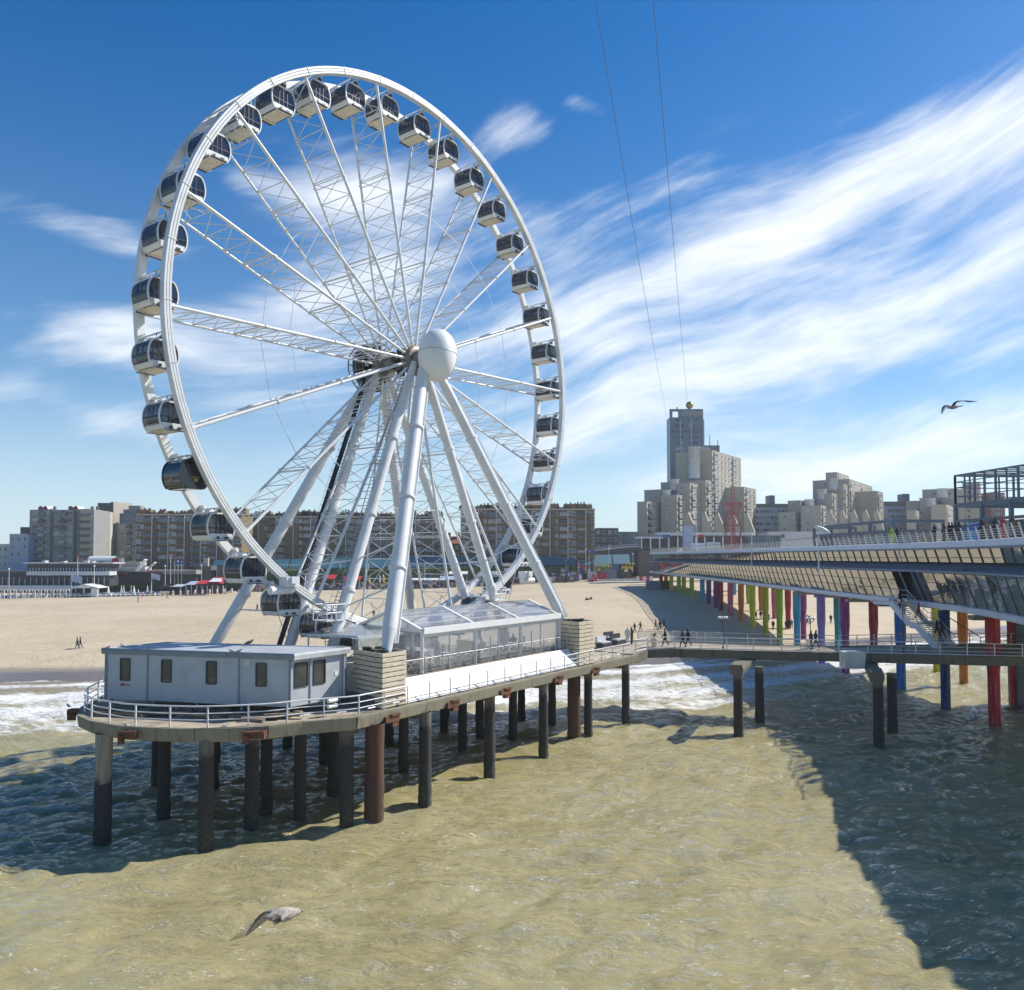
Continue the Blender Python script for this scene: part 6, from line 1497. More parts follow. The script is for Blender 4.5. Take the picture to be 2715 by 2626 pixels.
    # teal roofed arcade under the flats
    Yt = 292.0; t = thing('teal_roof_arcade', tuple(at(900, 1520, Yt)), 'long arcade of beach restaurants under a teal roof behind the wheel legs', 'restaurant')
    tr = MB()
    a, c = xof(560, Yt), xof(1674, Yt + 16); z0a, z1a = zof(1512, Yt), zof(1489, Yt + 3); z0c, z1c = zof(1496, Yt + 16), zof(1473, Yt + 19)
    n = 22
    for i in range(n):
        f0, f1 = i / n, (i + 1) / n - .003; p = lambda f, z_, w: V(a + (c - a) * f, Yt + 16 * f * f + w, z_[0] + (z_[1] - z_[0]) * f)
        s = MB(); s.prism([p(f0, (z0a, z0c), -.5), p(f1, (z0a, z0c), -.5), p(f1, (z1a, z1c), 3), p(f0, (z1a, z1c), 3)], V(0, .3, .4)); s.build('roof_panel', M['teal'], t, fix=True)
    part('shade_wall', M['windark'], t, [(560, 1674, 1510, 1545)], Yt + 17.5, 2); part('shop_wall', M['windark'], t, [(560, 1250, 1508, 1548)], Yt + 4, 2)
    r_ = random.Random(4)
    for i in range(46):
        x = 575 + 24 * i; y0 = 1510 - 10 * max(0, (x - 900) / 800); w = r_.uniform(4, 12); part('shop_sign', [M['whiteclean'], M['red'], M['yellow'], M['offwhite'], M['brownbrick'], M['blue']][r_.randrange(6)], t, [(x, x + w, y0 + 4 + r_.random() * 6, y0 + 12 + r_.random() * 6)], Yt + 3.6 + 12 * max(0, (x - 1000) / 700), .2)
    for i in range(14): part('column', M['offwhite'], t, [(600 + 75 * i, 602.5 + 75 * i, 1498 - i, 1540)], Yt + 1 + (13 * i / 14 if i > 7 else 0), .4)
    # crowded terraces: furniture, screens and sitters nobody could count at this distance
    f = MB(); mats = [M['darkred'], M['offwhite'], M['sandstone'], M['darkconc'], M['red'], M['seat'], M['whiteclean'], M['blue'], M['brownbrick']]
    for i in range(1150):
        xs = 640 + 900 * r_.random(); dd = 281 + 7 * r_.random() + 8 * max(0, (xs - 1150) / 450); p = at(xs, HOR, dd); z = bz(p.x, dd) + .3 + .15 * (dd - 281); w, h = r_.uniform(.25, .7), r_.uniform(.4, 1.3)
        f.bb(p.x - w, p.x + w, dd, dd + .5, z - .5, z + h, r_.choice([0, 0, 1, 2, 3, 3, 4, 5, 6, 7, 8, 8]))
    tag(f.build('terrace_furniture', mats), 'mixed dark and red chairs, tables and screens along the beach terraces', 'terrace furniture', kind='stuff')
    for i, (x0, x1, yt, yb, dd, mat, lab) in enumerate(((858, 890, 1526, 1536, 283, 'red', 'flat red awning left of the ladder leg'), (912, 957, 1530, 1539, 282, 'red', 'long red awning right of the ladder leg'), (1073, 1090, 1528, 1536, 284, 'red', 'small red awning behind the big front leg'), (1070, 1180, 1535, 1539, 281, 'whiteclean', 'thin white awning right of the big front leg'), (1166, 1214, 1529, 1538, 282, 'pblue', 'pale blue awning near the right inner legs'), (1190, 1240, 1517, 1523, 286, 'whiteclean', 'white awning behind the right service platform'))):
        aw = thing('awning', tuple(at(x0, yb, dd)), lab, 'awning'); p, q = at(x0, yb, dd), at(x1, yt, dd); MB().prism([V(p.x, dd - 2, p.z), V(q.x, dd - 2, p.z), V(q.x, dd + 2, q.z), V(p.x, dd + 2, q.z)], V(0, 0, .2)).build('cloth', M[mat], aw, fix=True)
        for x in (p.x + .2, q.x - .2): MB().bb(x - .08, x + .08, dd - 1.9, dd - 1.75, p.z - 2.6, p.z).build('post', M['offwhite'], aw)
    for i, (x, yb, dd, mat, lab) in enumerate(((943, 1552, 280, 'yellow', 'folded yellow parasol right of the ladder leg'), (980, 1552, 280.5, 'yellow', 'folded yellow parasol left of the big front leg'), (1018, 1549, 281, 'yellow', 'folded yellow parasol just behind the big front leg'), (1007, 1548, 283, 'whiteclean', 'folded white parasol between two yellow ones'), (1016, 1545, 286, 'whiteclean', 'folded white parasol at the back of the terrace'), (1142, 1547, 282, 'blue', 'folded blue parasol in the middle terrace'), (1495, 1549, 290, 'pblue', 'tall pale blue folded sail parasol, left one of two'), (1507, 1549, 290, 'pblue', 'tall pale blue folded sail parasol, right one of two'))):
        ps = thing('folded_parasol', tuple(at(x, yb, dd)), lab, 'parasol', 'folded parasols on the terraces'); p = at(x, yb, dd); h = 4.4 if mat == 'pblue' else 3.0
        MB().lathe([(.05, -1.5), (.05, .5)], 6, p).build('pole', M['offwhite'], ps); MB().lathe([(.10, .4), (.34, .7), (.28, h * .6), (.05, h)], 8, p).build('cloth', M[mat], ps)
    # beach club at the left: fences, folded white sails, tent, benches
    fc = thing('beach_club_fence', tuple(at(60, 1590, 246)), 'white posts and glass wind screens round the left beach club', 'fence')
    for i in range(24):
        x = -6 + 8.2 * i; part('post', M['whiteclean'], fc, [(x, x + (2.6 if i % 5 == 0 else 1.0), 1564 if i % 5 else 1562, 1591 - .04 * x)], 246 + .02 * x, .25)
        if i % 2: part('glass_screen', M['tentfilm'], fc, [(x + 1, x + 7.5, 1566, 1586 - .04 * x)], 246.2 + .02 * x, .06)
    part('top_rail', M['whiteclean'], fc, [(-10, 182, 1563, 1565.2)], 246, .3)
    f2 = MB()
    for i in range(420):
        xs = -10 + 430 * r_.random(); dd = 248 + 8 * r_.random() + .035 * max(0, xs); p = at(xs, HOR, dd); z = bz(p.x, dd) + .2; w, h = r_.uniform(.2, .8), r_.uniform(.3, .9); f2.bb(p.x - w, p.x + w, dd, dd + .4, z - .4, z + h, r_.choice([0, 0, 0, 1, 2, 3, 4]))
    tag(f2.build('lounge_furniture', [M['whiteclean'], M['seat'], M['windark'], M['sandstone'], M['blue']]), 'white and grey lounge furniture packed behind the beach club fence', 'furniture', kind='stuff')
    mt = thing('white_marquee', tuple(at(222, 1580, 255)), 'small white pitched tent at the left beach club', 'tent'); Ym = 255.0
    p, q, m = at(183, 1560, Ym), at(262, 1556, Ym), at(222, 1549, Ym); MB().prism([V(p.x, Ym, p.z), V(q.x, Ym, p.z), V(m.x, Ym, m.z)], V(0, 7, 0)).build('roof', M['whiteclean'], mt, fix=True); part('back_wall', M['windark'], mt, [(186, 240, 1560, 1580)], Ym + 6.5, .2); part('side_wall', M['whiteclean'], mt, [(240, 258, 1558, 1582)], Ym, .3)
    for x in (184, 200, 222, 240, 260): part('post', M['whiteclean'], mt, [(x, x + 1.2, 1560, 1583)], Ym, .2)
    for i, x in enumerate((221, 254, 286, 321, 327, 354, 347, 390, 400)):
        p = at(x, 1581 - .01 * x, 252 + .03 * x); big = i not in (4, 6, 8); s = thing('folded_sail', tuple(p), '%s white sail parasol at the beach club, %s from the left' % ('folded' if big else 'slim closed', ['first', 'second', 'third', 'fourth', 'fifth', 'seventh', 'sixth', 'eighth', 'ninth'][i]), 'parasol', 'white sail parasols at the left beach club')
        MB().tube(p - V(0, 0, 1), p + V(0, 0, 3.0), .06, n=6).build('mast', M['whiteclean'], s); MB().lathe([(.55 if big else .25, 0), (.42 if big else .25, 1.2), (.05, 2.9)], 6, p + V(.1, 0, 0)).build('cloth', M['whiteclean'], s)
    bn = MB(); 
    for i in range(20):
        x = 180 + 13 * i; tagb = thing('beach_bench', tuple(at(x, 1588 - .015 * x, 249)), 'low %s fronted white topped bench at the sand edge, %s from the left' % ('blue' if i % 3 == 0 else 'grey', ORD[i + 1]), 'bench', 'white topped benches at the sand edge'); part('seat', M['whiteclean'], tagb, [(x, x + 9, 1580 - .012 * x, 1582.5 - .012 * x)], 248 + .03 * x, .6); part('front', M['blue'] if i % 3 == 0 else M['bluegrey'], tagb, [(x + .5, x + 8.5, 1582.5 - .012 * x, 1587 - .012 * x)], 248.3 + .03 * x, .4)
    # grey and red canopied beach bar
    bb_ = thing('beach_bar', tuple(at(520, 1575, 262)), 'beach bar with a sagging grey canopy and a red striped roof', 'bar'); Yb = 264.0
    for x0, x1, y0, y1, mat in ((450, 490, 1556, 1551, 'offwhite'), (488, 532, 1551, 1543, 'pblue'), (530, 570, 1551, 1545, 'pblue')):
        p, q = at(x0, y0, Yb), at(x1, y0, Yb); t_ = at((x0 + x1) / 2, y1, Yb); MB().add([p, q, V(q.x, Yb + 6, t_.z), V(p.x, Yb + 6, t_.z)], [(0, 1, 2, 3)]).build('canopy', M[mat], bb_)
    for x0, x1, y0, y1, mat in ((518, 568, 1549, 1540, 'red'), (555, 594, 1548, 1532, 'red'), (553, 588, 1543, 1533, 'whiteclean')):
        p, q = at(x0, y0, Yb - 1), at(x1, y0, Yb - 1); t_ = at((x0 + x1) / 2, y1, Yb - 1); MB().add([p, q, V(q.x - 2, Yb + 5, t_.z), V(p.x - .5, Yb + 5, t_.z)], [(0, 1, 2, 3)]).build('striped_roof', M[mat], bb_)
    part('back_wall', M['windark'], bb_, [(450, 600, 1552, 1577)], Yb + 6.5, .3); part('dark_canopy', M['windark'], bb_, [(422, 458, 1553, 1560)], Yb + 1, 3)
    for i in range(9): part('window_frame', M['whiteclean'], bb_, [(478 + 14 * i, 480 + 14 * i, 1553, 1576)], Yb, .2)
    for i in range(9): part('fence_post', M['whiteclean'], bb_, [(456 + 19.5 * i, 460 + 19.5 * i, 1567 - .8 * i, 1579 - .8 * i)], Yb - 3, .4)
    part('fence_rail', M['red'], bb_, [(456, 618, 1570, 1571.5)], Yb - 2.8, .1)
    # flag poles
    fl = [(190, 1525, 1582, 256, 'white', 30, 'big white flag over the small white tent'), (402, 1521, 1580, 262, 'white', 24, 'white flag with a blue lower edge beside the beach bar'), (463, 1488, 1552, 276, 'blue', 12, 'blue flag, left one of the blue pair'), (481, 1488, 1550, 276, 'blue', 12, 'blue flag, right one of the blue pair'), (1562, 1458, 1516, 300, 'blue', 14, 'blue flag in front of the boulevard bridge')]
    for x, yt, yb, dd, colr, wpx, lab in fl:
        t = thing('flagpole', tuple(at(x, yb, dd)), 'white pole flying a ' + lab, 'flagpole', 'flag poles along the sea front'); MB().tube(at(x, yb + 6, dd), at(x, yt, dd), .09, .06, 6).build('pole', M['whiteclean'], t)
        a = at(x, yt, dd); w = wpx / FPX * dd; h = w * .62; vs = []; fs = []
        for i in range(7):
            u = i / 6; off = .35 * w * .3 * math.sin(u * 5.5); dz = -.30 * w * u * u * .6
            vs += [a + V(w * u, off, dz), a + V(w * u * .97, off * 1.2, dz - h)]
        fs = [(2 * i, 2 * i + 2, 2 * i + 3, 2 * i + 1) for i in range(6)]; MB().add(vs, fs, smooth=True).build('flag', M['pblue' if colr == 'white' else 'blue'], t)
    for i, (x, yt, yb, dd, lab) in enumerate(((24, 1510, 1556, 258, 'cream lamp pole at the far left'), (206, 1478, 1532, 258, 'tall cream lamp pole with a red collar'), (250, 1502, 1550, 258, 'cream lamp pole beside the blue awning'), (438, 1502, 1546, 272, 'bare white pole left of the blue flags'), (452, 1474, 1542, 274, 'tall pole with two lamp globes and a red collar'), (472, 1490, 1550, 276, 'bare pole between the two blue flags'), (534, 1500, 1540, 276, 'bare pole right of the blue flags'), (1534, 1505, 1545, 296, 'white pole left of the red container'), (1553, 1458, 1515, 300, 'tall white pole beside the blue flag'), (1614, 1456, 1500, 305, 'tall cream pole in front of the teal roof end'), (1678, 1470, 1512, 305, 'white pole at the teal roof end'))):
        t = thing('lamp_pole', tuple(at(x, yb, dd)), lab, 'pole', 'poles along the sea front'); MB().tube(at(x, yb + 6, dd), at(x, yt, dd), .10, .07, 6).build('pole', M['palerail'], t); q = at(x, yt, dd)
        MB().lathe([(.05, -.2), (.3, 0), (.22, .3), (.05, .4)], 8, q).build('head', M['lampwhite'] if i not in (1, 4) else M['red'], t)
    # right: bridge ramp with railing, work containers, machines
    br = thing('boulevard_bridge', tuple(at(1600, 1475, 318)), 'sloping boulevard viaduct with white railing above the teal roof', 'bridge'); pts = [(1420, 1476, 312), (1560, 1464, 314), (1660, 1452, 318), (1750, 1450, 322)]
    for i in range(3):
        p, q = at(*pts[i]), at(*pts[i + 1]); MB().prism([p + V(0, 0, -2.2), q + V(0, 0, -2.0), q, p], V(0, 6, 0)).build('deck', M['darkconc'], br, fix=True); MB().bar(p + V(0, 0, 1.1), q + V(0, 0, 1.1), .12, .12).build('rail', M['whiteclean'], br); MB().bar(p + V(0, 0, .25), q + V(0, 0, .25), .1, .3).build('rail', M['whiteclean'], br)
        for j in range(16): x = p.lerp(q, j / 16); MB().bar(x, x + V(0, 0, 1.1), .09, .09).build('post', M['whiteclean'], br)
    MB().bb(xof(1690, 316), xof(1752, 316), 314, 322, 4, zof(1460, 316)).build('pier_abutment', M['darkconc'], br)
    def cont(nm, lab, x0, x1, yt, yb, dd, mat, th=2.6):
        p, q = at(x0, yb, dd), at(x1, yt, dd); t = thing('shipping_container', (p.x, dd, p.z), lab, 'container')
        MB().bb(p.x, q.x, dd, dd + th, p.z, q.z).build('body', M[mat], t); b = MB(); n = max(4, int((q.x - p.x) / .45))
        for i in range(n): x = p.x + (q.x - p.x) * (i + .5) / n; b.bb(x - .09, x + .09, dd - .06, dd, p.z + .15, q.z - .15)
        b.build('ribs', M[mat], t); b = MB()
        for x in (p.x, q.x): b.bb(x - .08, x + .08, dd - .09, dd + .02, p.z, q.z)
        for z in (p.z, q.z): b.bb(p.x, q.x, dd - .09, dd + .02, z - .1, z + .1)
        b.build('frame', M[mat], t)
    cont('c', 'blue grey shipping container on the sand in the pier shade', 1716, 1751, 1541, 1566, 228, 'bluegrey'); cont('c', 'rust red shipping container next to the blue grey one', 1751.5, 1775, 1541, 1566, 228.1, 'rust')
    cont('c', 'pale grey container at the right end of the terraces', 1559, 1582, 1517, 1540, 292, 'offwhite'); cont('c', 'red container standing at the right end of the terraces', 1585, 1607, 1520, 1536, 291, 'red'); cont('c', 'long grey container behind the red one', 1594, 1634, 1512, 1544, 296, 'bluegrey'); cont('c', 'dark container behind a folded sail at the terraces', 1480, 1535, 1517, 1546, 296, 'darkconc')
    hd = thing('site_hoarding', tuple(at(1640, 1540, 292)), 'white and red site hoarding along the top of the sand', 'hoarding'); part('panel', M['offwhite'], hd, [(1588 + 17 * i, 1604 + 17 * i, 1536, 1545) for i in range(1)], 290, .3)
    for i in range(6): part('panel', M['offwhite'], hd, [(1588 + 17 * i, 1604 + 17 * i, 1536 - .4 * i, 1546 - .3 * i)], 289 + .3 * i, .25)
    for i in range(6): part('striped_panel', [M['red'], M['whiteclean']][i % 2], hd, [(1678 + 9 * i, 1686 + 9 * i, 1529, 1545)], 291, .3)
    vh = thing('yellow_truck', tuple(at(1660, 1512, 300)), 'small yellow truck parked on the promenade', 'truck'); part('cab', M['yellow'], vh, [(1660, 1672, 1494, 1510)], 300, 2.2); part('load_bed', M['yellow'], vh, [(1649, 1660, 1501, 1511)], 300, 2.2); part('cab_window', M['windark'], vh, [(1662, 1669, 1497, 1503)], 299.9, .2); part('bumper', M['yellow'], vh, [(1672, 1677, 1503, 1511)], 300, 2)
    for x in (1653, 1668): q = at(x, 1511, 299.8); MB().lathe([(.45, -.15), (.45, .15)], 12, q, (V(1, 0, 0), V(0, 0, 1), V(0, 1, 0))).build('wheel', M['rubber'], vh, fix=True)
    bl = thing('blue_kiosk', tuple(at(1635, 1510, 300)), 'small bright blue kiosk left of the yellow truck', 'kiosk'); part('body', M['blue'], bl, [(1629, 1641, 1501, 1511)], 300, 2); part('roof', M['bluegrey'], bl, [(1628, 1642, 1499.5, 1501)], 299.8, 2.4)
    dg = thing('red_excavator', tuple(at(1577, 1540, 288)), 'small red digger with a raised arm on the sand before the containers', 'digger'); part('body', M['red'], dg, [(1561, 1576, 1538, 1545)], 288, 2); part('track', M['rubber'], dg, [(1559, 1580, 1545, 1549)], 288, 2.2); MB().bar(at(1584, 1543, 288), at(1572, 1523, 288), .5, .5).build('arm', M['red'], dg); MB().bar(at(1572, 1523, 288), at(1569, 1536, 288), .35, .35).build('arm', M['red'], dg)
    cr = thing('red_boom', tuple(at(1540, 1520, 294)), 'leaning red boom behind the dark container', 'boom'); MB().bar(at(1552, 1513, 294), at(1535, 1492, 294), .6, .5).build('boom', M['red'], cr); MB().bar(at(1534, 1545, 294), at(1534, 1490, 294), .3, .3).build('mast', M['offwhite'], cr)
    pb = thing('pier_entrance', tuple(at(1800, 1440, 262)), 'low entrance buildings where the pier meets the boulevard', 'building')
    Yp = 262
    part('flat_roof', M['offwhite'], pb, [(1745, 2000, 1412, 1420), (1690, 1760, 1423, 1428)], Yp + 20, 8); part('dark_front', M['windark'], pb, [(1700, 1990, 1422, 1452)], Yp + 22, 4); part('glass_front', M['winglass'], pb, [(1990, 2070, 1420, 1452)], Yp - 40, 4); part('screen_tower', M['pblue'], pb, [(1815, 1838, 1395, 1452)], Yp, 3); part('kiosk', M['offwhite'], pb, [(1838, 1870, 1440, 1458), (1880, 1910, 1438, 1456)], Yp - 30, 3)
    part('flag_panel', M['blue'], pb, [(1757, 1776, 1418, 1426)], Yp + 5, .3); part('flag_panel', M['red'], pb, [(1848, 1866, 1418, 1424)], Yp + 5, .3)
    for i in range(12): part('post', M['whiteclean'], pb, [(1700 + 24 * i, 1702.5 + 24 * i, 1424, 1455)], Yp + 18, .4)
boulevard()
# two wooden marker posts and a wreck of driftwood on the beach
for i, (x, yb, h, lab) in enumerate(((366, 1608, 3.6, 'wooden marker post with a pale top standing on the open sand'),)):
    p = at(x, yb, 215); p.z = bz(p.x, 215); t = thing('marker_post', tuple(p), lab, 'post'); MB().lathe([(.13, -.5), (.11, h * .75)], 8, p).build('shaft', M['darkconc'], t); MB().lathe([(.12, 0), (.10, h * .28)], 8, p + V(0, 0, h * .75)).build('top', M['whiteclean'], t)

# ================================================================== ZIP LINE CABLES
for i, (u0, v0, u1, v1) in enumerate(((1563, -90, 1768, 1087), (1724, -90, 1826, 1083))):
    p, q = at(u0, v0, 96), at(u1, v1, 428); b = MB(); n = 40; pts = []
    q.z = 88.5
    for k in range(n + 1):
        f = k / n; x = p.lerp(q, f); x.z -= 4 * (2.2 if i == 0 else 1.4) * f * (1 - f); pts.append(x)
    b.path([p + (p - q) * .12] + pts, .05, 5); tag(b.build('zip_line_cable', M['cable']), 'thin dark cable running up from the blue grey tower, %s of two' % ('left one' if i == 0 else 'right one'), 'cable')

# ================================================================== PEOPLE AND GULLS
def skin_body(name, nodes, edges, rad, sub=1):
    me = bpy.data.meshes.new(name); me.from_pydata(nodes, edges, []); o = bpy.data.objects.new(name, me); COL.objects.link(o)
    m = o.modifiers.new('skin', 'SKIN'); m.use_smooth_shade = True
    for i, r in enumerate(rad): me.skin_vertices[0].data[i].radius = (r, r) if not isinstance(r, tuple) else r
    for d in me.skin_vertices[0].data: d.use_root = False
    me.skin_vertices[0].data[0].use_root = True
    s = o.modifiers.new('sub', 'SUBSURF'); s.levels = sub; s.render_levels = sub
    dg = bpy.context.evaluated_depsgraph_get(); dg.update(); out = bpy.data.meshes.new_from_object(o.evaluated_get(dg)); bpy.data.objects.remove(o); return out
def human(pose):
    # x forward, y left; pelvis first
    st = {'stand': 0.0, 'walk': .25, 'sit': 0}[pose]; hip = .92 if pose != 'sit' else .18
    N = [(0, 0, hip), (0.01, 0, hip + .20), (.02, 0, hip + .42), (.02, 0, hip + .54), (.045, 0, hip + .66), (.06, 0, hip + .78)]; Rr = [(.175, .14), (.165, .13), (.19, .13), (.07, .07), (.095, .09), (.085, .085)]
    E = [(0, 1), (1, 2), (2, 3), (3, 4), (4, 5)]
    for sy in (1, -1):
        f = st * sy
        if pose == 'sit': L = [(.05, .10 * sy, .17), (.42, .14 * sy, .40), (.62, .13 * sy, .06), (.74, .14 * sy, .04)]
        else: L = [(0, .095 * sy, hip - .06), (.12 * abs(f) + f * .55, .10 * sy, .49), (f * 1.0 - (.10 if f < 0 else 0), .10 * sy, .08 + (.06 if f < 0 else 0)), (f * 1.0 + .16 - (.10 if f < 0 else 0), .11 * sy, .035 + (.02 if f < 0 else 0))]
        b = len(N); N += L; Rr += [.115, .078, .055, .045]; E += [(0, b), (b, b + 1), (b + 1, b + 2), (b + 2, b + 3)]
        g = -f
        if pose == 'sit': A = [(.02, .19 * sy, .58), (.14, .24 * sy, .34), (.36, .15 * sy, .36), (.43, .12 * sy, .37)]
        else: A = [(.02, .19 * sy, hip + .46), (g * .35 + .0, .25 * sy, hip + .20), (g * .75 + .10, .24 * sy, hip - .02), (g * .8 + .14, .23 * sy, hip - .10)]
        b = len(N); N += A; Rr += [.075, .06, .045, .038]; E += [(2, b), (b, b + 1), (b + 1, b + 2), (b + 2, b + 3)]
    me = skin_body('person_' + pose, N, E, Rr, 1)
    sh = hip + .55
    cls = []
    for p in me.polygons:
        c = p.center; 
        if c.z > sh + .02: k = 2 if (c.z < hip + .77 and c.x > .075) or c.z < hip + .60 else 3      # skin / hair
        elif c.z > hip + .02 or (abs(c.y) > .19 and c.z > hip - .06 and pose != 'sit'): k = 0
        elif abs(c.y) > .19 and pose != 'sit' and c.z > hip - .18: k = 2
        elif c.z < .075: k = 4
        else: k = 1
        if pose == 'sit' and c.z > .30 and c.x < .3: k = 0 if c.z < sh else k
        cls.append(k)
    me.polygons.foreach_set('material_index', cls); return me
BODY = {k: human(k) for k in ('stand', 'walk', 'sit')}
def cl(name, rgb):
    if 'cl_' + name not in M: M['cl_' + name] = mk(name + '_cloth', rgb, .85, var=.2, scale=5)
    return M['cl_' + name]
CLO = dict(black=(.012, .012, .014), navy=(.015, .02, .06), charcoal=(.05, .05, .055), denim=(.05, .085, .18), grey=(.2, .2, .21), white=(.65, .65, .63), red=(.40, .02, .03), teal=(.02, .17, .22), lime=(.42, .60, .03), tan=(.34, .25, .15), brown=(.09, .055, .03), olive=(.08, .085, .04), blue=(.04, .10, .32))
HAIR = dict(dark=(.02, .014, .01), brown=(.07, .04, .02), fair=(.35, .24, .11), grey=(.4, .39, .37))
PCOUNT = [0]
def person(p, rz, pose, top, low, hair, label, grp, sc=1.0, shoes='black'):
    me = BODY[pose].copy(); me.materials.clear()
    for m in (cl(top, CLO[top]), cl(low, CLO[low]), M['skin'], cl(hair + '_hair', HAIR[hair]), cl(shoes, CLO[shoes])): me.materials.append(m)
    o = bpy.data.objects.new('person', me); COL.objects.link(o); o.location = p; o.rotation_euler = (0, 0, rz); o.scale = (sc, sc, sc); tag(o, label, 'person', grp); return o
def crowd():
    # walkway
    def wk(u, v, rz, pose, top, low, hair, lab, dy=0):
        p = onz(u, v, 6.1); p.z = 6.1; return person(p, rz, pose, top, low, hair, lab, 'people on the walkway')
    wk(1764, 1714, R(170), 'walk', 'black', 'charcoal', 'dark', 'person in a long dark coat walking alone on the walkway beside the potted palm')
    wk(1810, 1718, R(175), 'walk', 'navy', 'denim', 'brown', 'person in navy jacket and jeans, left one of the close walking pair')
    wk(1825, 1715, R(178), 'walk', 'black', 'charcoal', 'dark', 'person all in black, right one of the close walking pair')
    wk(2150, 1722, R(10), 'stand', 'black', 'black', 'brown', 'person in black standing by the bicycle on the walkway')
    wk(2163, 1719, R(-5), 'walk', 'charcoal', 'navy', 'dark', 'person in dark clothes walking just right of the bicycle')
    wk(1664, 1710, R(60), 'stand', 'white', 'grey', 'fair', 'person in white top standing at the far rail near the dark sofas')
    wk(1675, 1709, R(200), 'stand', 'brown', 'charcoal', 'dark', 'person in brown standing at the far rail next to the white top')
    # stair
    for (f, o, top, low, lab, rz) in ((.10, 1.1, 'grey', 'black', 'person in grey at the top of the pier staircase', 130), (.16, .5, 'black', 'black', 'person in black just below the stair head', -45), (.42, 1.6, 'red', 'black', 'person in a red jacket halfway down the pier staircase', -45), (.80, 1.7, 'black', 'charcoal', 'person in black low on the pier staircase, nearer the wall', 135), (.84, 2.2, 'navy', 'charcoal', 'person in navy low on the pier staircase, on the outer side', 135)):
        a, m, c = V(36.5, 78.6, 10.32), V(37.8, 76.7, 8.2), V(39.1, 74.9, 6.16); p = a.lerp(m, f / .5) if f < .5 else m.lerp(c, (f - .5) / .5); person(p + V(.825, .565, 0) * o, R(rz), 'walk' if f > .2 else 'stand', top, low, 'dark', lab, 'people on the pier staircase')
    # beach
    def be(u, v, pose, rz, top, low, hair, lab):
        z = 1.6
        for _ in range(6): p = onz(u, v, z); z = bz(p.x, p.y)
        p.z = z + (0.02 if pose != 'sit' else -.05); person(p, R(rz), pose, top, low, hair, lab, 'people on the beach')
    B = [(205, 1722, 'walk', 200, 'navy', 'denim', 'brown', 'person in navy walking close beside another on the left sand, left one'), (213, 1720, 'walk', 200, 'charcoal', 'blue', 'dark', 'person in charcoal walking close beside another on the left sand, right one'),
         (682, 1622, 'walk', 150, 'navy', 'black', 'brown', 'person in navy walking on the sand beside the lower left gondola'), (796, 1640, 'walk', 30, 'red', 'red', 'dark', 'person in red walking on the sand right of the lower gondolas'), (907, 1634, 'sit', 200, 'red', 'grey', 'brown', 'person in red sitting on the sand behind the ladder leg'), (991, 1640, 'walk', 60, 'olive', 'charcoal', 'dark', 'person in olive walking on the sand left of the big front leg'),
         (376, 1587, 'stand', 0, 'red', 'tan', 'fair', 'person in red standing beside the marker post near the beach club'), (444, 1590, 'walk', 180, 'grey', 'denim', 'dark', 'person in grey striding along the edge of the beach bar fence'),
         (1555, 1593, 'sit', 90, 'black', 'charcoal', 'dark', 'person in black sitting on open sand, leftmost of the sitting group'), (1562, 1592, 'sit', 200, 'charcoal', 'black', 'brown', 'person in charcoal sitting in the middle of the sitting group'), (1568, 1591, 'sit', 250, 'black', 'denim', 'dark', 'person in black sitting on open sand, rightmost of the sitting group'),
         (1683, 1676, 'walk', 190, 'black', 'charcoal', 'dark', 'person in black bending along the sand beside the timber box'), (1698, 1671, 'walk', 190, 'olive', 'black', 'brown', 'person in olive walking ahead of the walking group of three'), (1739, 1664, 'walk', 170, 'charcoal', 'grey', 'dark', 'person in charcoal, left one of the four on the sand at the shade edge'), (1749, 1667, 'walk', 180, 'black', 'black', 'dark', 'person in black at the front of the four on the sand'), (1753, 1663, 'stand', 180, 'brown', 'charcoal', 'fair', 'person in brown at the back of the four on the sand'), (1761, 1662, 'walk', 170, 'black', 'charcoal', 'dark', 'person in black, right one of the four on the sand'),
         (1914, 1612, 'walk', 90, 'black', 'black', 'dark', 'person in black alone in the pier shade beside the dark red pile'), (2004, 1634, 'walk', 100, 'black', 'charcoal', 'dark', 'person in black between the yellow and olive piles, left one'), (2017, 1631, 'walk', 80, 'charcoal', 'black', 'brown', 'person in charcoal between the yellow and olive piles, right one'), (2037, 1640, 'walk', 70, 'teal', 'black', 'dark', 'person in teal beyond the olive pile'), (2050, 1670, 'stand', 90, 'black', 'black', 'dark', 'person in black at the shade edge by the lime pile'),
         (2085, 1670, 'walk', 80, 'navy', 'charcoal', 'brown', 'person in navy, left one of three beyond the lime pile'), (2091, 1668, 'stand', 80, 'black', 'denim', 'dark', 'person in black in the middle of three beyond the lime pile'), (2099, 1667, 'walk', 80, 'grey', 'black', 'fair', 'person in grey, right one of three beyond the lime pile'), (2135, 1667, 'walk', 60, 'black', 'charcoal', 'dark', 'person in black leaning forward by the magenta pile'), (2141, 1645, 'stand', 60, 'blue', 'charcoal', 'fair', 'person in blue standing right of the magenta pile'), (2148, 1648, 'stand', 200, 'black', 'black', 'dark', 'person in black next to the one in blue'), (2203, 1645, 'stand', 90, 'charcoal', 'black', 'brown', 'person in charcoal alone on the sand between lavender and teal piles')]
    for b in B: be(*b)
    # pier roof
    def rf(u, d, top, low, hair, lab, rz=180):
        if d < 100:                                                # people lean on the rail: just inside it on that line of sight
            y = 60.0
            for _ in range(40): y = PF(y, .95).x / ((u - PCX) / FPX) * .5 + y * .5
            p = PF(y, .95, 15.96)
        else: p = at(u, 1430, d); p.z = 15.96
        p.z = 15.96; person(p, R(rz), 'stand', top, low, hair, lab, 'people on the pier roof')
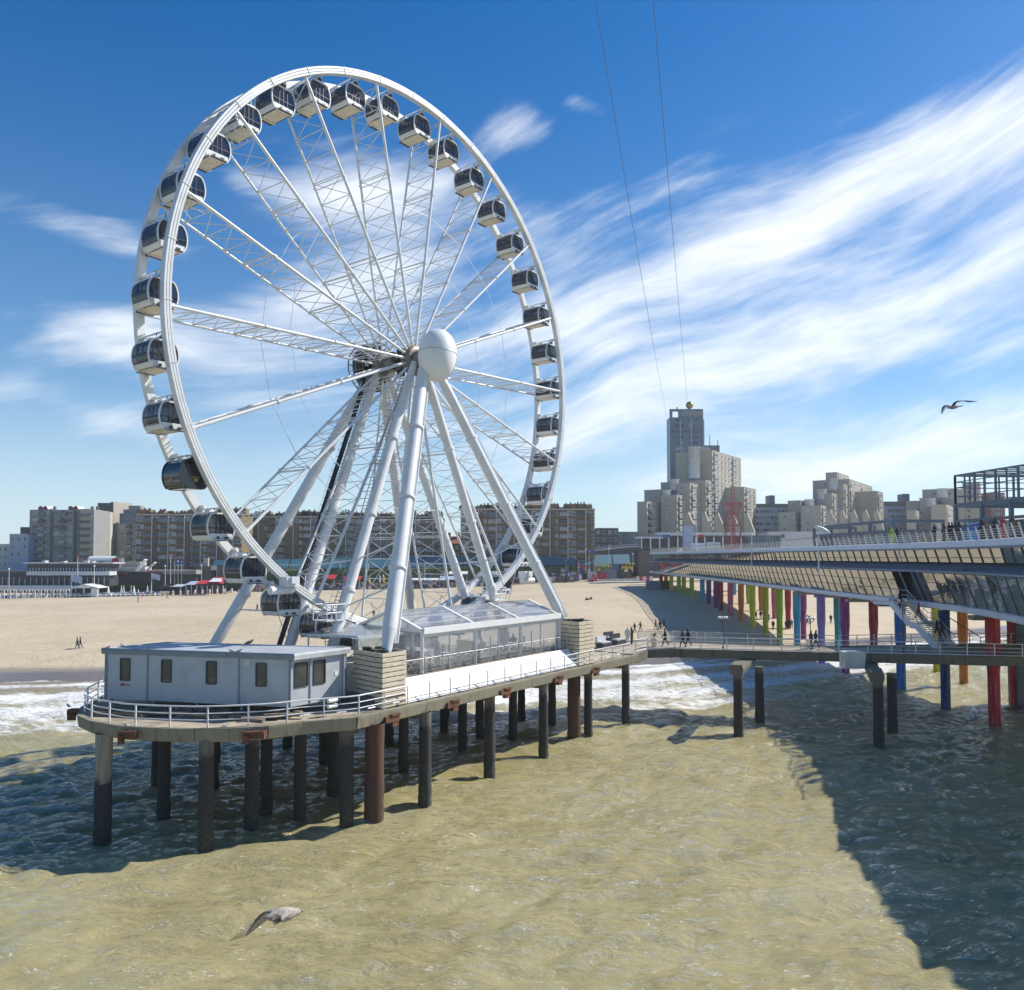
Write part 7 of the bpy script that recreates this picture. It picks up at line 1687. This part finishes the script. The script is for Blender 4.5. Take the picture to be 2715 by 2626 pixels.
    for q in ((2366, 98, 'lime', 'black', 'dark', 'person in a bright lime vest at the pier roof rail'), (2379, 97, 'black', 'black', 'fair', 'person in black beside the lime vest'), (2479, 86, 'navy', 'black', 'fair', 'person in navy with fair hair at the roof rail beside the white top'), (2490, 85, 'white', 'black', 'fair', 'person in white at the pier roof rail'), (2504, 84, 'brown', 'tan', 'brown', 'person in brown right of the white top on the pier roof'), (2518, 83, 'black', 'black', 'dark', 'person in black, first of the dark group left of the teal jacket'), (2526, 82, 'black', 'charcoal', 'brown', 'person in black and charcoal, second of the dark group'), (2535, 82.5, 'charcoal', 'black', 'dark', 'person in charcoal, third of the dark group'), (2545, 81, 'black', 'brown', 'dark', 'person in black and brown, last of the dark group'), (2562, 79, 'teal', 'black', 'dark', 'person in a teal jacket before the blue banner'), (2604, 75, 'black', 'black', 'dark', 'person in black at the right edge of the blue banner'), (2641, 75, 'navy', 'black', 'dark', 'person in navy before the light green glass'), (2661, 74, 'red', 'charcoal', 'dark', 'person in red before the glass bar'), (2686, 72, 'brown', 'black', 'dark', 'person in brown at the right edge of the pier roof'), (2231, 120, 'black', 'black', 'dark', 'person in black left inside the roof pavilion'), (2243, 120, 'charcoal', 'black', 'dark', 'person in charcoal right inside the roof pavilion'), (2266, 117, 'tan', 'black', 'fair', 'person in tan outside the roof pavilion glass')): rf(*q)
    # inside the marquee
    person(D(-5.6, -2.6, 7.25), R(200), 'stand', 'blue', 'navy', 'dark', 'person in a blue jacket standing inside the clear marquee', 'people in the marquee'); person(D(-4.9, -3.4, 7.25), R(30), 'stand', 'charcoal', 'denim', 'brown', 'person in charcoal behind the blue jacket inside the marquee', 'people in the marquee'); person(D(4.9, -3.8, 7.25), R(100), 'sit', 'navy', 'black', 'dark', 'person in navy sitting at the right end of the marquee', 'people in the marquee').location.z += .35
    # bicycle beside the two people
    bc = thing('bicycle', tuple(onz(2148, 1726, 6.12)), 'dark bicycle held by the person in black on the walkway', 'bicycle'); p = onz(2148, 1727, 6.12)
    for x in (-.52, .52): MB().path([p + V(x + .33 * math.cos(R(22.5 * i)), 0, .34 + .33 * math.sin(R(22.5 * i))) for i in range(16)], .022, 5, closed=True).build('wheel', M['rubber'], bc)
    b = MB(); P = lambda x, z: p + V(x, 0, z)
    for a, c in ((P(-.52, .34), P(-.12, .34)), (P(-.12, .34), P(-.25, .86)), (P(-.52, .34), P(-.25, .80)), (P(-.12, .34), P(.38, .78)), (P(-.24, .80), P(.36, .84)), (P(.52, .34), P(.36, .95))): b.tube(a, c, .022, n=6)
    b.build('frame', M['frame'], bc); MB().box(P(-.26, .92), (.26, .14, .06)).build('saddle', M['rubber'], bc); MB().tube(P(.33, .98) + V(0, -.28, 0), P(.33, .98) + V(0, .28, 0), .018, n=5).build('handlebar', M['steel'], bc)
    # potted palm and lounge sofas on the terrace end of the walkway
    pm = thing('potted_palm', tuple(onz(1735, 1715, 6.1)), 'small palm in a pale tapered pot on the walkway', 'plant'); p = onz(1735, 1716, 6.1)
    MB().lathe([(.22, 0), (.32, .7), (.34, .78), (.30, .80)], 10, p).build('pot', M['timber'], pm); MB().lathe([(.06, .75), (.05, 1.15)], 7, p).build('trunk', M['woodrail'], pm)
    for i in range(16):
        a = R(i * 47); el = .3 + .8 * ((i * 37) % 10) / 10; pts = [p + V(math.cos(a) * r, math.sin(a) * r, 1.12 + el * r * 1.3 - 1.5 * r * r) for r in (0, .2, .4, .58)]; w = [.01, .05, .05, .01]; sd_ = V(-math.sin(a), math.cos(a), 0)
        lf = MB(); vs = []
        for q, ww in zip(pts, w): vs += [q - sd_ * ww, q + sd_ * ww]
        lf.add(vs, [(2 * k, 2 * k + 2, 2 * k + 3, 2 * k + 1) for k in range(3)]).build('frond', M['grass'], pm)
    for i, (u, v) in enumerate(((1602, 1716), (1640, 1708), (1622, 1702))):
        p = onz(u, v, 6.05); t = thing('lounge_sofa', tuple(p), 'dark rattan lounge sofa with grey cushions beside the timber box, %s of three' % ('leftmost', 'rightmost', 'middle')[i], 'sofa', 'lounge sofas on the walkway'); MB().box(p + V(0, 0, .2), (1.7, .8, .4), rz=.9).build('base', M['frame'], t); MB().box(p + V(-.3, .35, .6), (1.6, .2, .75), rz=.9).build('backrest', M['frame'] if i else M['offwhite'], t); MB().box(p + V(0, 0, .45), (1.5, .6, .14), rz=.9).build('cushion', M['offwhite'], t)
    # glass screen panels behind the terrace
    gs = thing('terrace_screen', tuple(onz(1700, 1700, 6.1)), 'cream framed glass balustrade along the back of the walkway terrace', 'screen')
    for i in range(5): p, q = V(12.6 + 1.6 * i, 81.5 - .3 * i, 6.1), V(14.1 + 1.6 * i, 81.2 - .3 * i, 6.1); MB().quad(p, q, q + V(0, 0, 1.0), p + V(0, 0, 1.0)).build('glass', M['tentfilm'], gs); MB().bar(p + V(0, 0, 1.02), q + V(0, 0, 1.02), .06, .05).build('rail', M['palerail'], gs); MB().bar(p, p + V(0, 0, 1.05), .07, .07).build('post', M['palerail'], gs)

def gull_flying(name, loc, rot, label, wl, wr, mats, sc=1.0, fat=1.0):
    """x = beak direction, y = left; wl / wr list of (span, back, up, chord) stations"""
    g = bpy.data.objects.new(name, None); COL.objects.link(g); g.location = loc; g.rotation_euler = rot; g.scale = (sc, sc, sc); tag(g, label, 'gull', None)
    prof = [(-.30, .012), (-.24, .035), (-.12, .072), (0, .085), (.10, .075), (.17, .050), (.205, .045), (.24, .042), (.27, .022)]
    def pt(b, nm, mat): o = b.build(nm, mat); o.parent = g; return o
    b = MB(); b.lathe([(r * fat, x) for x, r in prof], 14, (0, 0, 0), (V(0, 1, 0), V(0, 0, 1), V(1, 0, 0))); pt(b, 'body', mats[0])
    b = MB(); b.lathe([(.018, .262), (.012, .30), (.003, .335)], 8, (0, 0, -.006), (V(0, 1, 0), V(0, 0, 1), V(1, 0, 0))); pt(b, 'beak', M['beak'])
    b = MB()
    for sy in (-1, 1): b.lathe([(.002, -.008), (.007, 0), (.002, .008)], 8, (.235, sy * .036, .014), (V(1, 0, 0), V(0, 0, 1), V(0, 1, 0)))
    pt(b, 'eye', M['blacktext'])
    b = MB(); b.add([V(-.26, -.03, .01), V(-.26, .03, .01), V(-.42, .09, 0), V(-.44, 0, 0), V(-.42, -.09, 0)], [(0, 1, 2, 3, 4)]); b.prism([V(-.26, -.03, .012), V(-.26, .03, .012), V(-.42, .09, .004), V(-.44, 0, .004), V(-.42, -.09, .004)], V(0, 0, -.012)); pt(b, 'tail', mats[2])
    for sy, st in ((1, wl), (-1, wr)):
        b = MB(); vs = []; n = len(st)
        for (sp, bk, up, ch) in st:
            y = sy * (.04 + sp); lead = .11 - bk
            for j in range(6):                                     # airfoil: leading edge thick, trailing thin
                f = j / 5; th = .022 * (1 - f) ** .8 * (.4 + ch * 2.5); cam_ = .03 * math.sin(math.pi * f) * ch * 3
                vs.append(V(lead - ch * f, y, up + cam_ + th))
            for j in range(6):
                f = 1 - j / 5; th = .012 * (1 - f) ** .8 * (.4 + ch * 2.5); cam_ = .03 * math.sin(math.pi * f) * ch * 3
                vs.append(V(lead - ch * f, y, up + cam_ - th))
        fs = [(i * 12 + j, i * 12 + (j + 1) % 12, (i + 1) * 12 + (j + 1) % 12, (i + 1) * 12 + j) for i in range(n - 1) for j in range(12)]
        b.add(vs, fs, 0, True); b.build; w = b.build('wing', mats[1], fix=True); w.parent = g
        for k in range(11):                                         # flight feathers, dark towards the tip
            f = .30 + .70 * k / 10; i = min(n - 2, int(f * (n - 1))); q = f * (n - 1) - i; a_, c_ = st[i], st[i + 1]; L = [a_[m] + (c_[m] - a_[m]) * q for m in range(4)]
            y = sy * (.04 + L[0]); x0 = .11 - L[1] - L[3] * .72; ln = .11 + .10 * f; swp = sy * ln * (.12 + .75 * f * f)
            fb = MB(); p0, p1 = V(x0, y - .016, L[2] + .004), V(x0 - ln, y + swp, L[2] - .004 - .03 * f)
            fb.add([p0 + V(0, -.004, 0), p0 + V(0, .036, 0), p1 + V(.03, .030, 0), p1 + V(0, .012, 0), p1 + V(.02, -.008, 0)], [(0, 1, 2, 3, 4)])
            fb.add([p0 + V(0, -.004, -.006), p0 + V(0, .036, -.006), p1 + V(.03, .030, -.004), p1 + V(0, .012, -.004), p1 + V(.02, -.008, -.004)], [(4, 3, 2, 1, 0)])
            o = fb.build('feather', mats[2] if f > .62 else mats[3] if k % 2 else mats[1]); o.parent = g
    return g
def gulls():
    wl_ = [(0, 0, .03, .27), (.13, .0, .06, .30), (.28, .03, .06, .29), (.42, .10, .0, .25), (.54, .20, -.09, .18), (.63, .32, -.18, .09), (.67, .40, -.23, .02)]
    wr_ = [(0, 0, .03, .26), (.04, .02, .03, .25), (.08, .05, .01, .22), (.11, .10, -.02, .17), (.13, .16, -.05, .10), (.135, .21, -.07, .02)]
    p = at(752, 2425, 15.2)
    gull_flying('flying_gull', p, (R(-20), R(6), R(40)), 'brown speckled young gull gliding low over the water in the foreground', wl_, wr_, [M['gull_m'], M['gull_g'], M['gull_d'], M['gull_m']], 1.2, 1.3)
    q = at(2527, 1080, 32)
    w2 = [(0, 0, .03, .15), (.14, -.02, .12, .16), (.28, .0, .15, .14), (.42, .05, .12, .11), (.56, .12, .05, .07), (.68, .2, -.02, .02)]
    gull_flying('flying_gull', q, (R(6), R(8), R(196)), 'dark gull flying in the sky at the right', w2, w2, [M['gull_g'], M['gull_d'], M['gull_d'], M['gull_g']], 1.0)
    def perched(p, rz, label, mats, sc=.8):
        t = local('perched_gull', label, 'gull', 'birds resting on the cabin roof and pier edge'); t.location = p; t.rotation_euler = (0, 0, rz); t.scale = (sc, sc, sc)
        def pt(b, nm, mat): o = b.build(nm, mat, fix=True); o.parent = t
        ax = (V(0, 1, 0), V(-.30, 0, .95), V(.95, 0, .30)); b = MB(); b.lathe([(.01, -.28), (.03, -.22), (.075, -.08), (.085, .03), (.07, .12), (.05, .17), (.02, .2)], 10, V(0, 0, .17), ax); pt(b, 'body', mats[0])
        b = MB(); b.lathe([(.01, -.05), (.045, -.02), (.05, .02), (.035, .05), (.01, .06)], 10, V(.18, 0, .27)); pt(b, 'head', mats[1]); b = MB(); b.tube(V(.22, 0, .27), V(.29, 0, .255), .012, .003, 6); pt(b, 'beak', M['beak'])
        b = MB(); b.tube(V(.02, .03, .10), V(.03, .03, 0), .007, n=4); b.tube(V(.02, -.03, .10), V(.03, -.03, 0), .007, n=4); pt(b, 'legs', M['beak'])
    G, Wt, Dk = M['gull_g'], M['gull_w'], M['gull_d']
    def on_roof(u, v): p = onz(u, v, 9.30); return p
    perched(on_roof(326, 1717), R(170), 'pale gull resting on the left end of the cabin roof edge', (Wt, Wt)); perched(on_roof(284, 1723), R(10), 'brown bird at the left corner of the cabin roof', (G, G), .7); perched(on_roof(393, 1727), R(90), 'small dark bird on the front roof edge left of middle', (Dk, Dk), .7)
    perched(on_roof(615, 1733), R(190), 'grey gull on the front roof edge, left one of two', (G, Wt)); perched(on_roof(633, 1733), R(20), 'brown gull on the front roof edge, right one of two', (G, G)); perched(on_roof(660, 1712), R(30), 'dark upright bird on the back edge of the cabin roof', (Dk, Dk), 1.1)
    perched(V(-19.3, 40.95, ZD + .08), R(200), 'white gull standing on the pier edge below the guard rail', (Wt, Wt)); perched(V(-14.3, 40.75, ZD + .08), R(20), 'pale gull standing on the pier edge right of the loose clamps', (Wt, Wt)); perched(V(-25.6, 47.2, ZD - .1), R(150), 'grey gull on the rusty beam end at the far left of the pier', (G, Wt))
crowd(); gulls()

# ================================================================== SEA AIR
def haze():
    b = MB(); b.bb(-700, 700, -120, 760, -4, 105)
    m = bpy.data.materials.new('sea_haze'); m.use_nodes = True; t = NT(m.node_tree); t.n.clear()
    v = t.node('ShaderNodeVolumePrincipled', inp={'Color': (0.86, 0.92, 1.0, 1), 'Density': 0.00022, 'Anisotropy': 0.2})
    o = t.node('ShaderNodeOutputMaterial', inp={'Volume': v.outputs[0]})
    tag(b.build('haze', m), kind='stuff')
haze()
